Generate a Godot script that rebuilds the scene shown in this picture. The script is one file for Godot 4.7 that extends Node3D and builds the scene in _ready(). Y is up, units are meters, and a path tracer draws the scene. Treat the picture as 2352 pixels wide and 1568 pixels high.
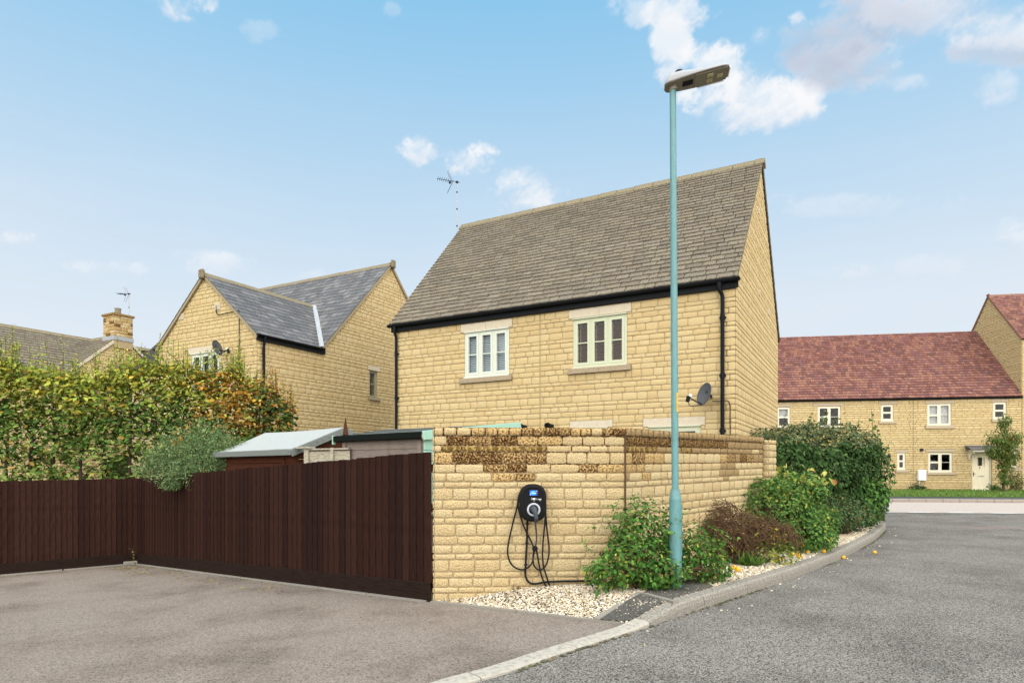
extends Node3D
# A Cotswold-stone estate: garden wall with a car charger, street lamp, stone houses. Metres; y = 0 is near road level, the eye stands 1.26 m above it.

const F := 1485.0
const CU := 1176.0
const CV := 1083.0
const EYE := 1.26
const HOUSE_TURN := -0.503

var rng := RandomNumberGenerator.new()
var taken := {}
var M := {}
var nothing: Callable
var brick_meshes: Array[ArrayMesh] = []
var tile_meshes: Array[ArrayMesh] = []
var slate_meshes: Array[ArrayMesh] = []
var leaf_mesh: ArrayMesh
var thin_leaf_mesh: ArrayMesh


# ------------------------------------------------------------------ mesh collecting
class Bag:
	var v := PackedVector3Array()
	var n := PackedVector3Array()
	var c := PackedColorArray()
	var t := PackedVector2Array()
	var i := PackedInt32Array()
	var tint := Color.WHITE

	func vert(p: Vector3, nn: Vector3, uv := Vector2.ZERO) -> int:
		v.append(p)
		n.append(nn)
		c.append(tint)
		t.append(uv)
		return v.size() - 1

	# corners counter-clockwise as seen from outside
	func quad(a: Vector3, b: Vector3, cc: Vector3, d: Vector3) -> void:
		var nn := (b - a).cross(d - a)
		if nn.length_squared() < 1e-14:
			nn = (cc - b).cross(d - b)
		nn = nn.normalized()
		var k := v.size()
		vert(a, nn, Vector2(0, 1))
		vert(b, nn, Vector2(1, 1))
		vert(cc, nn, Vector2(1, 0))
		vert(d, nn, Vector2(0, 0))
		i.append_array(PackedInt32Array([k, k + 2, k + 1, k, k + 3, k + 2]))

	func tri(a: Vector3, b: Vector3, cc: Vector3) -> void:
		var nn := (b - a).cross(cc - a).normalized()
		var k := v.size()
		vert(a, nn)
		vert(b, nn)
		vert(cc, nn)
		i.append_array(PackedInt32Array([k, k + 2, k + 1]))

	func box(at: Vector3, size: Vector3, b := Basis.IDENTITY) -> void:
		var x := b.x * size.x * 0.5
		var y := b.y * size.y * 0.5
		var z := b.z * size.z * 0.5
		quad(at - x - y + z, at + x - y + z, at + x + y + z, at - x + y + z)
		quad(at + x - y - z, at - x - y - z, at - x + y - z, at + x + y - z)
		quad(at + x - y + z, at + x - y - z, at + x + y - z, at + x + y + z)
		quad(at - x - y - z, at - x - y + z, at - x + y + z, at - x + y - z)
		quad(at - x + y + z, at + x + y + z, at + x + y - z, at - x + y - z)
		quad(at - x - y - z, at + x - y - z, at + x - y + z, at - x - y + z)

	# box between two corners
	func span(lo: Vector3, hi: Vector3) -> void:
		box((lo + hi) * 0.5, (hi - lo).abs())

	# box with chamfered edges
	func bevel(at: Vector3, size: Vector3, r: float, b := Basis.IDENTITY) -> void:
		var h := size * 0.5
		var faces := []
		for ax in 3:
			for sg in [1.0, -1.0]:
				var q := []
				var u := (ax + 1) % 3
				var w := (ax + 2) % 3
				for s in [[-1, -1], [1, -1], [1, 1], [-1, 1]]:
					var p := Vector3.ZERO
					p[ax] = h[ax] * sg
					p[u] = (h[u] - r) * s[0] * sg
					p[w] = (h[w] - r) * s[1]
					q.append(at + b * p)
				quad(q[0], q[1], q[2], q[3])
				faces.append(q)
		for ax in 3:
			var u := (ax + 1) % 3
			var w := (ax + 2) % 3
			for su in [-1.0, 1.0]:
				for sw in [-1.0, 1.0]:
					var q := []
					for e in [[-1.0, 0], [1.0, 0], [1.0, 1], [-1.0, 1]]:
						var p := Vector3.ZERO
						p[ax] = (h[ax] - r) * e[0] * su * sw
						p[u] = (h[u] if e[1] == 0 else h[u] - r) * su
						p[w] = (h[w] - r if e[1] == 0 else h[w]) * sw
						q.append(at + b * p)
					quad(q[3], q[2], q[1], q[0])
		for sx in [-1.0, 1.0]:
			for sy in [-1.0, 1.0]:
				for sz in [-1.0, 1.0]:
					var px := at + b * Vector3(h.x * sx, (h.y - r) * sy, (h.z - r) * sz)
					var py := at + b * Vector3((h.x - r) * sx, h.y * sy, (h.z - r) * sz)
					var pz := at + b * Vector3((h.x - r) * sx, (h.y - r) * sy, h.z * sz)
					if sx * sy * sz > 0:
						tri(px, py, pz)
					else:
						tri(pz, py, px)

	func tube(path: Array, radius, sides := 8, caps := true) -> void:
		var first := v.size()
		var up := Vector3.UP
		for k in path.size():
			var dir: Vector3 = (path[mini(k + 1, path.size() - 1)] - path[maxi(k - 1, 0)]).normalized()
			if k == 0 and absf(dir.dot(up)) > 0.95:
				up = Vector3.RIGHT
			var x := (up - dir * up.dot(dir)).normalized()
			up = x
			var y := dir.cross(x)
			var r: float = radius[k] if radius is Array else radius
			for s in sides:
				var a := TAU * s / sides
				var o := x * cos(a) + y * sin(a)
				vert(path[k] + o * r, o)
		for k in path.size() - 1:
			for s in sides:
				var a := first + k * sides + s
				var b2 := first + k * sides + (s + 1) % sides
				i.append_array(PackedInt32Array([a, a + sides, b2, b2, a + sides, b2 + sides]))
		if caps:
			for e in [0, path.size() - 1]:
				var at: int = first + int(e) * sides
				for s in range(1, sides - 1):
					if e == 0:
						i.append_array(PackedInt32Array([at, at + s, at + s + 1]))
					else:
						i.append_array(PackedInt32Array([at, at + s + 1, at + s]))

	# rings of equal length, counter-clockwise seen against the direction they advance; smooth inside, caps flat
	func loft(rings: Array, cap0 := true, cap1 := true) -> void:
		var m: int = rings[0].size()
		var first := v.size()
		for r in rings:
			for p in r:
				vert(p, Vector3.ZERO)
		for k in rings.size() - 1:
			for s in m:
				var a := first + k * m + s
				var b2 := first + k * m + (s + 1) % m
				var nn := (v[b2] - v[a]).cross(v[a + m] - v[a])
				if nn.length_squared() < 1e-16:
					nn = (v[b2 + m] - v[a + m]).cross(v[a + m] - v[b2])
				for q in [a, b2, a + m, b2 + m]:
					n[q] += nn
				i.append_array(PackedInt32Array([a, a + m, b2, b2, a + m, b2 + m]))
		for q in range(first, v.size()):
			n[q] = n[q].normalized()
		if cap0:
			fan(rings[0], true)
		if cap1:
			fan(rings[-1], false)

	func fan(ring: Array, flip: bool) -> void:
		var mid := Vector3.ZERO
		for p in ring:
			mid += p
		mid /= ring.size()
		for s in ring.size():
			var a: Vector3 = ring[s]
			var b2: Vector3 = ring[(s + 1) % ring.size()]
			if flip:
				tri(mid, b2, a)
			else:
				tri(mid, a, b2)

	func lathe(profile: Array, sides := 24, at := Vector3.ZERO, b := Basis.IDENTITY) -> void:
		var rings := []
		for p in profile:
			var ring := []
			for s in sides:
				var a := TAU * s / sides
				ring.append(at + b * Vector3(cos(a) * p.x, p.y, -sin(a) * p.x))
			rings.append(ring)
		loft(rings)

	func add(arrays: Array, xf: Transform3D, unit_scale: Vector3) -> void:
		var vs: PackedVector3Array = arrays[Mesh.ARRAY_VERTEX]
		var ns: PackedVector3Array = arrays[Mesh.ARRAY_NORMAL]
		var ix: PackedInt32Array = arrays[Mesh.ARRAY_INDEX]
		var k := v.size()
		var s := unit_scale
		var rot := Basis(xf.basis.x / s.x, xf.basis.y / s.y, xf.basis.z / s.z)
		for q in vs.size():
			v.append(xf * vs[q])
			n.append((rot * (ns[q] / s)).normalized())
			c.append(tint)
			t.append(Vector2.ZERO)
		for q in ix:
			i.append(k + q)

	func mesh() -> ArrayMesh:
		var a := []
		a.resize(Mesh.ARRAY_MAX)
		a[Mesh.ARRAY_VERTEX] = v
		a[Mesh.ARRAY_NORMAL] = n
		a[Mesh.ARRAY_COLOR] = c
		a[Mesh.ARRAY_TEX_UV] = t
		a[Mesh.ARRAY_INDEX] = i
		var m := ArrayMesh.new()
		m.add_surface_from_arrays(Mesh.PRIMITIVE_TRIANGLES, a)
		return m


# ------------------------------------------------------------------ scene tree helpers
func numbered(parent: Node, called: String) -> String:
	var key := str(parent.get_instance_id()) + called
	var k: int = taken.get(key, 0)
	taken[key] = k + 1
	return called if k == 0 else "%s_%03d" % [called, k]


func tag(o: Node, label := "", category := "", group := "", kind := "") -> void:
	if label: o.set_meta("label", label)
	if category: o.set_meta("category", category)
	if group: o.set_meta("group", group)
	if kind: o.set_meta("kind", kind)


func thing(called: String, label: String, category: String, at := Vector3.ZERO, turn := 0.0, group := "") -> Node3D:
	var o := Node3D.new()
	o.name = numbered(self, called)
	add_child(o, true)
	o.position = at
	o.rotation.y = turn
	tag(o, label, category, group)
	return o


func put(called: String, mesh: Mesh, material: Material, parent: Node = self, xf := Transform3D.IDENTITY) -> MeshInstance3D:
	var o := MeshInstance3D.new()
	o.name = numbered(parent, called)
	o.mesh = mesh
	o.material_override = material
	parent.add_child(o, true)
	o.transform = xf
	return o


func obj(called: String, bag: Bag, material: Material, parent: Node = self) -> MeshInstance3D:
	return put(called, bag.mesh(), material, parent)


func struct(called: String, bag: Bag, material: Material) -> MeshInstance3D:
	var o := obj(called, bag, material)
	o.set_meta("kind", "structure")
	return o


func group_node(called: String, parent: Node) -> Node3D:
	var o := Node3D.new()
	o.name = numbered(parent, called)
	parent.add_child(o, true)
	return o


func rnd(a: float, b: float) -> float:
	return rng.randf_range(a, b)


func rvec() -> Vector3:
	return Vector3(rng.randfn(), rng.randfn(), rng.randfn()) * 0.577


# ------------------------------------------------------------------ ground
func ground_y(x: float, d: float) -> float:
	var p := maxf(0.1098 + 0.037 * x - 0.0207 * d, -0.6)
	var k := 0.06
	var h := clampf(0.5 + 0.5 * (0.07 - p) / k, 0.0, 1.0)
	return lerpf(0.07, p, h) - k * h * (1.0 - h)


# height of the planted verge above the road: level with the drive at its edging, kerb height further in
func verge_lift(x: float, d: float) -> float:
	var t := (x + 0.785) * 0.708 + (d - 6.51) * 0.706
	return 0.012 + 0.1 * smoothstep(0.0, 0.9, t)


func seen(u: float, v: float, d: float) -> Vector3:
	return Vector3((u - CU) / F * d, EYE + (CV - v) / F * d, -d)


# where the line of sight through a measured photo point meets the ground
func ground_at(u: float, v: float, lift := 0.0) -> Vector3:
	var lo := 0.5
	var hi := 60.0
	for k in 40:
		var d := (lo + hi) * 0.5
		var p := seen(u, v, d)
		if p.y > ground_y(p.x, d) + lift:
			lo = d
		else:
			hi = d
	return seen(u, v, lo)


func flat(p: Vector3) -> Vector2:
	return Vector2(p.x, -p.z)


# a sheet of ground: polygon in (x, depth), cut into cells so that it follows the slope
func sheet(poly: PackedVector2Array, cell: float, lift: Callable) -> Bag:
	var bag := Bag.new()
	var lo := poly[0]
	var hi := poly[0]
	for p in poly:
		lo = lo.min(p)
		hi = hi.max(p)
	var x := lo.x
	while x < hi.x:
		var y := lo.y
		while y < hi.y:
			var sq := PackedVector2Array([Vector2(x, y), Vector2(x + cell, y), Vector2(x + cell, y + cell), Vector2(x, y + cell)])
			for piece in Geometry2D.intersect_polygons(sq, poly):
				var tris := Geometry2D.triangulate_polygon(piece)
				var k := bag.v.size()
				for p in piece:
					bag.vert(Vector3(p.x, lift.call(p.x, p.y), -p.y), Vector3.UP, p)
				for t in range(0, tris.size(), 3):
					var a: Vector2 = piece[tris[t]]
					var b: Vector2 = piece[tris[t + 1]]
					var c: Vector2 = piece[tris[t + 2]]
					# seen from above x runs right and depth runs away, so counter-clockwise here is counter-clockwise from above
					if (b - a).cross(c - a) > 0:
						bag.i.append_array(PackedInt32Array([k + tris[t], k + tris[t + 2], k + tris[t + 1]]))
					else:
						bag.i.append_array(PackedInt32Array([k + tris[t], k + tris[t + 1], k + tris[t + 2]]))
			y += cell
		x += cell
	return bag


# ------------------------------------------------------------------ materials
func srgb(r: float, g: float, b: float) -> Color:
	return Color(r, g, b).linear_to_srgb()


func noise_tex(seed_: int, freq: float, octaves: int, stops: Array, size := 512, kind := FastNoiseLite.TYPE_SIMPLEX_SMOOTH) -> NoiseTexture2D:
	var f := FastNoiseLite.new()
	f.seed = seed_
	f.noise_type = kind
	f.frequency = freq
	f.fractal_octaves = octaves
	f.fractal_gain = 0.6
	var t := NoiseTexture2D.new()
	t.width = size
	t.height = size
	t.seamless = true
	t.noise = f
	if stops:
		var g := Gradient.new()
		var offs := PackedFloat32Array()
		var cols := PackedColorArray()
		for s in stops:
			offs.append(s[0])
			cols.append(s[1])
		g.offsets = offs
		g.colors = cols
		t.color_ramp = g
	return t


func grey(a: float) -> Color:
	return Color(a, a, a)


func mat(called: String, color: Color, rough := 0.8, tex: Texture2D = null, size := Vector3.ONE, bump: Texture2D = null, bump_cm := 0.0) -> StandardMaterial3D:
	var m := StandardMaterial3D.new()
	m.resource_name = called
	m.albedo_color = color
	m.roughness = rough
	m.metallic_specular = 0.35
	if tex or bump:
		m.uv1_triplanar = true
		m.uv1_world_triplanar = true
		m.uv1_scale = Vector3(1.0 / size.x, 1.0 / size.y, 1.0 / size.z)
	if tex:
		m.albedo_texture = tex
	if bump:
		m.heightmap_enabled = true
		m.heightmap_texture = bump
		m.heightmap_scale = bump_cm
	return m


func tinted(base: StandardMaterial3D, tints: Array) -> Array:
	var out := []
	for t in tints:
		var m: StandardMaterial3D = base.duplicate()
		m.albedo_color = t.linear_to_srgb()
		out.append(m)
	return out


func vertex_tinted(base: StandardMaterial3D) -> StandardMaterial3D:
	var m: StandardMaterial3D = base.duplicate()
	m.albedo_color = Color.WHITE
	m.vertex_color_use_as_albedo = true
	return m


# ------------------------------------------------------------------ pieces: bricks, tiles, slates
func make_units() -> void:
	for k in 6:
		brick_meshes.append(brick_unit(0.30, 0.09, 0.03, 6, 4, 0.9))
	for k in 4:
		brick_meshes.append(brick_unit(0.30, 0.1, 0.03, 4, 3, 0.5))
	for k in 5:
		tile_meshes.append(tile_unit(0.10))
	for k in 3:
		slate_meshes.append(tile_unit(0.02))


# a rock-faced block: x and y from -0.5 to 0.5, z from 0 (in the mortar) to 1 (the face)
func brick_unit(w: float, h: float, d: float, nx: int, ny: int, rough: float) -> ArrayMesh:
	var b := Bag.new()
	var s := Vector3(w, h, d)
	var g := []
	for j in ny:
		var row := []
		for q in nx:
			var fx := q / float(nx - 1) - 0.5
			var fy := j / float(ny - 1) - 0.5
			var edge := q == 0 or j == 0 or q == nx - 1 or j == ny - 1
			var corner := (q == 0 or q == nx - 1) and (j == 0 or j == ny - 1)
			var p := Vector3(fx, fy, 0.74 + 0.26 * rng.randf() * rough)
			if edge:
				p.z = 0.6 + rnd(-0.12, 0.1)
				p.x *= 1.0 - rnd(0, 0.02)
				p.y *= 1.0 - rnd(0, 0.07) * rough
			if corner:
				p.x *= 1.0 - 0.035 * rough
				p.y *= 1.0 - 0.13 * rough
			row.append(p)
		g.append(row)
	# face, smooth across the grid (normals as at true size)
	var k := 0
	for j in ny:
		for q in nx:
			var l: Vector3 = g[j][maxi(q - 1, 0)] * s
			var r: Vector3 = g[j][mini(q + 1, nx - 1)] * s
			var dn: Vector3 = g[maxi(j - 1, 0)][q] * s
			var up: Vector3 = g[mini(j + 1, ny - 1)][q] * s
			var n := (r - l).cross(up - dn).normalized()
			if q == 0: n.x -= 0.5
			if q == nx - 1: n.x += 0.5
			if j == 0: n.y -= 0.5
			if j == ny - 1: n.y += 0.5
			b.vert(g[j][q], (n.normalized() * s).normalized())
	for j in ny - 1:
		for q in nx - 1:
			var a := j * nx + q
			b.i.append_array(PackedInt32Array([a, a + nx + 1, a + 1, a, a + nx, a + nx + 1]))
	# skirt back into the mortar
	var rim := []
	for q in nx: rim.append(g[0][q])
	for j in range(1, ny): rim.append(g[j][nx - 1])
	for q in range(nx - 2, -1, -1): rim.append(g[ny - 1][q])
	for j in range(ny - 2, 0, -1): rim.append(g[j][0])
	for q in rim.size():
		var a: Vector3 = rim[q]
		var c: Vector3 = rim[(q + 1) % rim.size()]
		b.quad(Vector3(a.x, a.y, 0), Vector3(c.x, c.y, 0), c, a)
	return b.mesh()


# a roof tile: x from -0.5 to 0.5, y from 0 (tail) up the slope to 1, z from 0 to 1
func tile_unit(rough: float) -> ArrayMesh:
	var b := Bag.new()
	var xs := [-0.49, -0.2, 0.15, 0.49]
	var tail := []
	for x in xs:
		tail.append(Vector3(x, rnd(-0.5, 0.5) * rough, 1.0 - rnd(0, 2.0) * rough))
	var head := []
	for x in xs:
		head.append(Vector3(x, 1, 1))
	for k in 3:
		b.quad(tail[k], tail[k + 1], head[k + 1], head[k])
		var a: Vector3 = tail[k]
		var c: Vector3 = tail[k + 1]
		b.quad(Vector3(a.x, a.y, 0), Vector3(c.x, c.y, 0), c, a)
	for e in [0, 3]:
		var a: Vector3 = tail[e]
		var h: Vector3 = head[e]
		var a0 := Vector3(a.x, a.y, 0)
		var h0 := Vector3(h.x, h.y, 0)
		if e == 0:
			b.quad(h0, a0, a, h)
		else:
			b.quad(a0, h0, h, a)
	return b.mesh()


# pieces waiting to be built: [node it belongs to, transform in its thing, variant, tint, size, face normal]
func lay_bricks(out: Array, parent: Node, o: Vector3, x: Vector3, n: Vector3, length: float, courses: Array, y0: float, y1: float, openings: Array, limits: Callable, lens: Vector2, proud: float, units: Vector2i, tints: int, joint := 0.0085) -> void:
	var y := y0
	var k := 0
	while y < y1 - 0.02:
		var h: float = minf(courses[k % courses.size()], y1 - y)
		k += 1
		var lim := Vector2(0, length)
		if limits.is_valid():
			lim = limits.call(y + h * 0.55)
		var spans := [[lim.x, lim.y, y, y + h]]
		for r: Rect2 in openings:
			var next := []
			for s in spans:
				if r.end.y <= s[2] + 0.004 or r.position.y >= s[3] - 0.004 or r.end.x <= s[0] or r.position.x >= s[1]:
					next.append(s)
					continue
				if r.position.x > s[0]:
					next.append([s[0], r.position.x, s[2], s[3]])
				if r.end.x < s[1]:
					next.append([r.end.x, s[1], s[2], s[3]])
				if r.position.y > s[2] + 0.025:
					next.append([maxf(s[0], r.position.x), minf(s[1], r.end.x), s[2], r.position.y])
				if r.end.y < s[3] - 0.025:
					next.append([maxf(s[0], r.position.x), minf(s[1], r.end.x), r.end.y, s[3]])
			spans = next
		for s in spans:
			if s[1] - s[0] < 0.035:
				continue
			var a: float = s[0]
			var started := false
			while a < s[1] - 0.03:
				var w := rnd(lens.x, lens.y)
				if not started:
					w *= rnd(0.35, 1.0)
					started = true
				if s[1] - a - w < 0.09:
					w = s[1] - a
				var hh: float = s[3] - s[2] - joint
				var ww := w - joint
				var dep := proud * rnd(0.85, 1.15)
				var at: Vector3 = o + x * (a + w * 0.5) + Vector3.UP * ((s[2] + s[3]) * 0.5)
				var flip := -1.0 if rng.randf() < 0.5 else 1.0
				var basis_ := Basis(x * ww, Vector3.UP * hh, n * dep)
				if flip < 0:
					basis_ = Basis(-x * ww, -Vector3.UP * hh, n * dep)
				out.append([parent, Transform3D(basis_, at), units.x + rng.randi() % units.y, rng.randi() % tints, ww * hh, n])
				a += w
		y += h


func lay_tiles(out: Array, parent: Node, o: Vector3, x: Vector3, s: Vector3, slope: float, limits: Callable, g0: float, g1: float, lens: Vector2, thick: float, units: int, tints: int, wild := 0.0) -> void:
	var n := x.cross(s).normalized()
	var y := 0.0
	var half := false
	while y < slope - 0.02:
		var g := lerpf(g0, g1, y / slope)
		var h := minf(g * 1.35, slope - y)
		var lim: Vector2 = limits.call(y + g * 0.3)
		var a := lim.x
		var first := true
		half = not half
		while a < lim.y - 0.02:
			var w := rnd(lens.x, lens.y)
			if first and half:
				w *= 0.5
			first = false
			if lim.y - a - w < lens.x * 0.4:
				w = lim.y - a
			var drop := rnd(-1, 1) * wild * 0.4
			var yy := (s * h - n * thick * 1.25).normalized()
			var zz := x.cross(yy).normalized()
			var tw := rnd(-wild, wild) * 0.6
			var xx := x.rotated(zz, tw)
			yy = yy.rotated(zz, tw)
			var at: Vector3 = o + x * (a + w * 0.5) + s * (y + drop) + n * (thick * 1.2 + rnd(0, wild) * 0.15)
			out.append([parent, Transform3D(Basis(xx * (w - 0.009), yy * h, zz * thick), at), rng.randi() % units, rng.randi() % tints, w * g, n])
			a += w
		y += g


# the pieces that show largest become parts, the rest one part that is stuff
func build_pieces(root: Node3D, list: Array, called: String, rest: String, meshes: Array, mats: Array, tints: Array, base: Material, ref: Vector3, most: int, hidden: Callable) -> void:
	var eye := Vector3(0, EYE, 0)
	var order := []
	for k in list.size():
		var e: Array = list[k]
		var c: Vector3 = root.transform * e[1].origin
		var n: Vector3 = root.transform.basis * e[5]
		var d := -c.z
		var score := -1.0
		if d > 0.5:
			var u := CU + F * c.x / d
			var v := CV - F * (c.y - EYE) / d
			var cosv := n.dot((eye - c).normalized())
			if u > -5 and u < 2357 and v > -5 and v < 1573 and cosv > 0.03 and not (hidden.is_valid() and hidden.call(e[1].origin, u, v)):
				score = e[4] * cosv / c.distance_squared_to(eye)
		order.append(Vector2(score, k))
	order.sort_custom(func(a, b): return a.x > b.x)
	var bag := Bag.new()
	var arrays := []
	for m: ArrayMesh in meshes:
		arrays.append(m.surface_get_arrays(0))
	for k in order.size():
		var e: Array = list[int(order[k].y)]
		if k < most and order[k].x > 0.0:
			put(called, meshes[e[2]], mats[e[3]], e[0], e[1])
		else:
			bag.tint = tints[e[3]]
			var b: Basis = e[1].basis
			bag.add(arrays[e[2]], e[1], Vector3(b.x.length(), b.y.length(), b.z.length()))
	if bag.v.size():
		var o := obj(rest, bag, base, root)
		o.set_meta("kind", "stuff")


# ------------------------------------------------------------------ walls with openings
# a wall core in the plane x along, y up; outer face at z = 0, thickness inwards (-z), openings left free
func wall_core(bag: Bag, o: Vector3, x: Vector3, n: Vector3, x0: float, x1: float, y0: float, y1: float, thick: float, openings: Array) -> void:
	var xs := [x0, x1]
	for r: Rect2 in openings:
		xs.append(clampf(r.position.x, x0, x1))
		xs.append(clampf(r.end.x, x0, x1))
	xs.sort()
	var b := Basis(x, Vector3.UP, n)
	for k in xs.size() - 1:
		if xs[k + 1] - xs[k] < 0.001:
			continue
		var mid: float = (xs[k] + xs[k + 1]) * 0.5
		var ys := [[y0, y1]]
		for r: Rect2 in openings:
			if mid < r.position.x or mid > r.end.x:
				continue
			var next := []
			for s in ys:
				if r.end.y <= s[0] or r.position.y >= s[1]:
					next.append(s)
					continue
				if r.position.y > s[0]: next.append([s[0], r.position.y])
				if r.end.y < s[1]: next.append([r.end.y, s[1]])
			ys = next
		for s in ys:
			bag.box(o + x * mid + Vector3.UP * ((s[0] + s[1]) * 0.5) - n * thick * 0.5, Vector3(xs[k + 1] - xs[k], s[1] - s[0], thick), b)


func gable_core(bag: Bag, a: Vector3, c: Vector3, top: Vector3, inward: Vector3) -> void:
	bag.tri(a, c, top)
	bag.tri(c + inward, a + inward, top + inward)
	bag.quad(c, c + inward, top + inward, top)
	bag.quad(a + inward, a, top, top + inward)


# a flat slab: four corners counter-clockwise from above, with thickness below
func slab(bag: Bag, a: Vector3, b: Vector3, c: Vector3, d: Vector3, thick: float) -> void:
	var n := (b - a).cross(d - a).normalized() * thick
	bag.quad(a, b, c, d)
	bag.quad(d - n, c - n, b - n, a - n)
	bag.quad(a - n, b - n, b, a)
	bag.quad(b - n, c - n, c, b)
	bag.quad(c - n, d - n, d, c)
	bag.quad(d - n, a - n, a, d)


# a casement window in a wall plane; lights = how many across; bars = heights (0..1) of glazing bars; returns the window part
func window(parent: Node, o: Vector3, x: Vector3, n: Vector3, r: Rect2, lights: int, bars: Array, frame_mat: Material, recess: float, fw := 0.05, sash := 0.045, style := "cottage") -> Node3D:
	var w := group_node("window", parent)
	var b := Basis(x, Vector3.UP, n)
	var base := o - n * recess
	var f := Bag.new()
	var dep := 0.06
	var cx := r.position.x + r.size.x * 0.5
	var cy := r.position.y + r.size.y * 0.5
	var P := func(px: float, py: float, pz: float) -> Vector3: return base + x * px + Vector3.UP * py + n * pz
	f.box(P.call(cx, r.position.y + fw * 0.5, 0), Vector3(r.size.x, fw, dep), b)
	f.box(P.call(cx, r.end.y - fw * 0.5, 0), Vector3(r.size.x, fw, dep), b)
	for k in lights + 1:
		var px := r.position.x + fw * 0.5 + (r.size.x - fw) * k / lights
		f.box(P.call(px, cy, -0.001), Vector3(fw, r.size.y - fw * 2, dep), b)
	# projecting cill nose of the frame and drip at the head
	f.box(P.call(cx, r.position.y - 0.008, 0.03), Vector3(r.size.x + 0.02, 0.034, dep + 0.03), b)
	if style == "cottage":
		f.box(P.call(cx, r.end.y + 0.004, 0.028), Vector3(r.size.x + 0.01, 0.022, dep + 0.02), b)
	obj("frame", f, frame_mat, w)
	var cell := (r.size.x - fw) / lights
	for k in lights:
		var x0 := r.position.x + fw + cell * k
		var x1 := x0 + cell - fw
		var y0 := r.position.y + fw
		var y1 := r.end.y - fw
		var heights := bars.duplicate()
		if style == "split" :
			heights = bars if k == 0 or lights == 1 else [0.5]
		if sash > 0.0:
			var s := Bag.new()
			s.box(P.call((x0 + x1) * 0.5, y0 + sash * 0.5, 0.012), Vector3(x1 - x0 - 0.004, sash, dep * 0.9), b)
			s.box(P.call((x0 + x1) * 0.5, y1 - sash * 0.5, 0.012), Vector3(x1 - x0 - 0.004, sash, dep * 0.9), b)
			for e in [x0 + sash * 0.5 + 0.002, x1 - sash * 0.5 - 0.002]:
				s.box(P.call(e, (y0 + y1) * 0.5, 0.0115), Vector3(sash, y1 - y0 - sash * 2, dep * 0.9), b)
			if style == "split" and (k == 0 or lights == 1):
				s.box(P.call((x0 + x1) * 0.5, lerpf(y0, y1, heights[0]), 0.013), Vector3(x1 - x0 - sash * 2, sash * 1.9, dep * 0.9), b)
			obj("sash", s, frame_mat, w)
		var gx0 := x0 + sash
		var gx1 := x1 - sash
		var gy0 := y0 + sash
		var gy1 := y1 - sash
		var stops := [gy0]
		for h in heights:
			var hy := lerpf(gy0, gy1, h)
			if not (style == "split" and (k == 0 or lights == 1)):
				var bar := Bag.new()
				bar.box(P.call((gx0 + gx1) * 0.5, hy, 0.012), Vector3(gx1 - gx0 - 0.002, 0.022, 0.035), b)
				obj("glazing_bar", bar, frame_mat, w)
			stops.append(hy)
		stops.append(gy1)
		for q in stops.size() - 1:
			var p := Bag.new()
			p.quad(P.call(gx0, stops[q], 0.004), P.call(gx1, stops[q], 0.004), P.call(gx1, stops[q + 1], 0.004), P.call(gx0, stops[q + 1], 0.004))
			obj("pane", p, M.glass, w)
	return w


func blind(w: Node, o: Vector3, x: Vector3, n: Vector3, r: Rect2, material: Material, pitch: float, tilt: float) -> void:
	var y := r.position.y + 0.05
	var k := 0
	while y < r.end.y - 0.04:
		var s := Bag.new()
		var b := Basis(x, Vector3.UP, n).rotated(x, tilt)
		s.box(o + x * (r.position.x + r.size.x * 0.5) + Vector3.UP * y - n * 0.085, Vector3(r.size.x - 0.06, 0.003, pitch * 1.12), b)
		obj("slat", s, material, w)
		y += pitch
	var cords := Bag.new()
	for q in 6:
		cords.box(o + x * (r.position.x + r.size.x * (0.12 + 0.152 * q)) + Vector3.UP * (r.position.y + r.size.y * 0.5) - n * (0.085 - pitch * 0.65), Vector3(0.004, r.size.y - 0.1, 0.003), Basis(x, Vector3.UP, n))
	obj("cord", cords, M.pale_cord, w)


# stone lintel or sill made of one or two blocks
func dressed(parent: Node, called: String, o: Vector3, x: Vector3, n: Vector3, r: Rect2, blocks: int, out_: float, material: Material) -> void:
	var b := Basis(x, Vector3.UP, n)
	for k in blocks:
		var w := r.size.x / blocks
		var s := Bag.new()
		s.bevel(o + x * (r.position.x + w * (k + 0.5)) + Vector3.UP * (r.position.y + r.size.y * 0.5) + n * (out_ * 0.5 - 0.05), Vector3(w - 0.004, r.size.y, out_ + 0.1), 0.004, b)
		obj(called, s, material, parent)


# ------------------------------------------------------------------ foliage
func make_leaves() -> void:
	var b := Bag.new()
	var p := [Vector3(0, 0, 0), Vector3(-0.26, 0.32, 0.05), Vector3(0.26, 0.32, 0.05), Vector3(-0.22, 0.68, 0.04), Vector3(0.22, 0.68, 0.04), Vector3(0, 1, -0.08), Vector3(0, 0.35, -0.02), Vector3(0, 0.7, -0.02)]
	for t in [[0, 6, 1], [0, 2, 6], [1, 6, 7], [1, 7, 3], [6, 2, 4], [6, 4, 7], [3, 7, 5], [7, 4, 5]]:
		b.tri(p[t[0]], p[t[1]], p[t[2]])
	leaf_mesh = b.mesh()
	b = Bag.new()
	b.tri(Vector3(0, 0, 0), Vector3(0.12, 0.4, 0.04), Vector3(-0.12, 0.4, 0.04))
	b.tri(Vector3(-0.12, 0.4, 0.04), Vector3(0.12, 0.4, 0.04), Vector3(0, 1, -0.05))
	thin_leaf_mesh = b.mesh()


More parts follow.
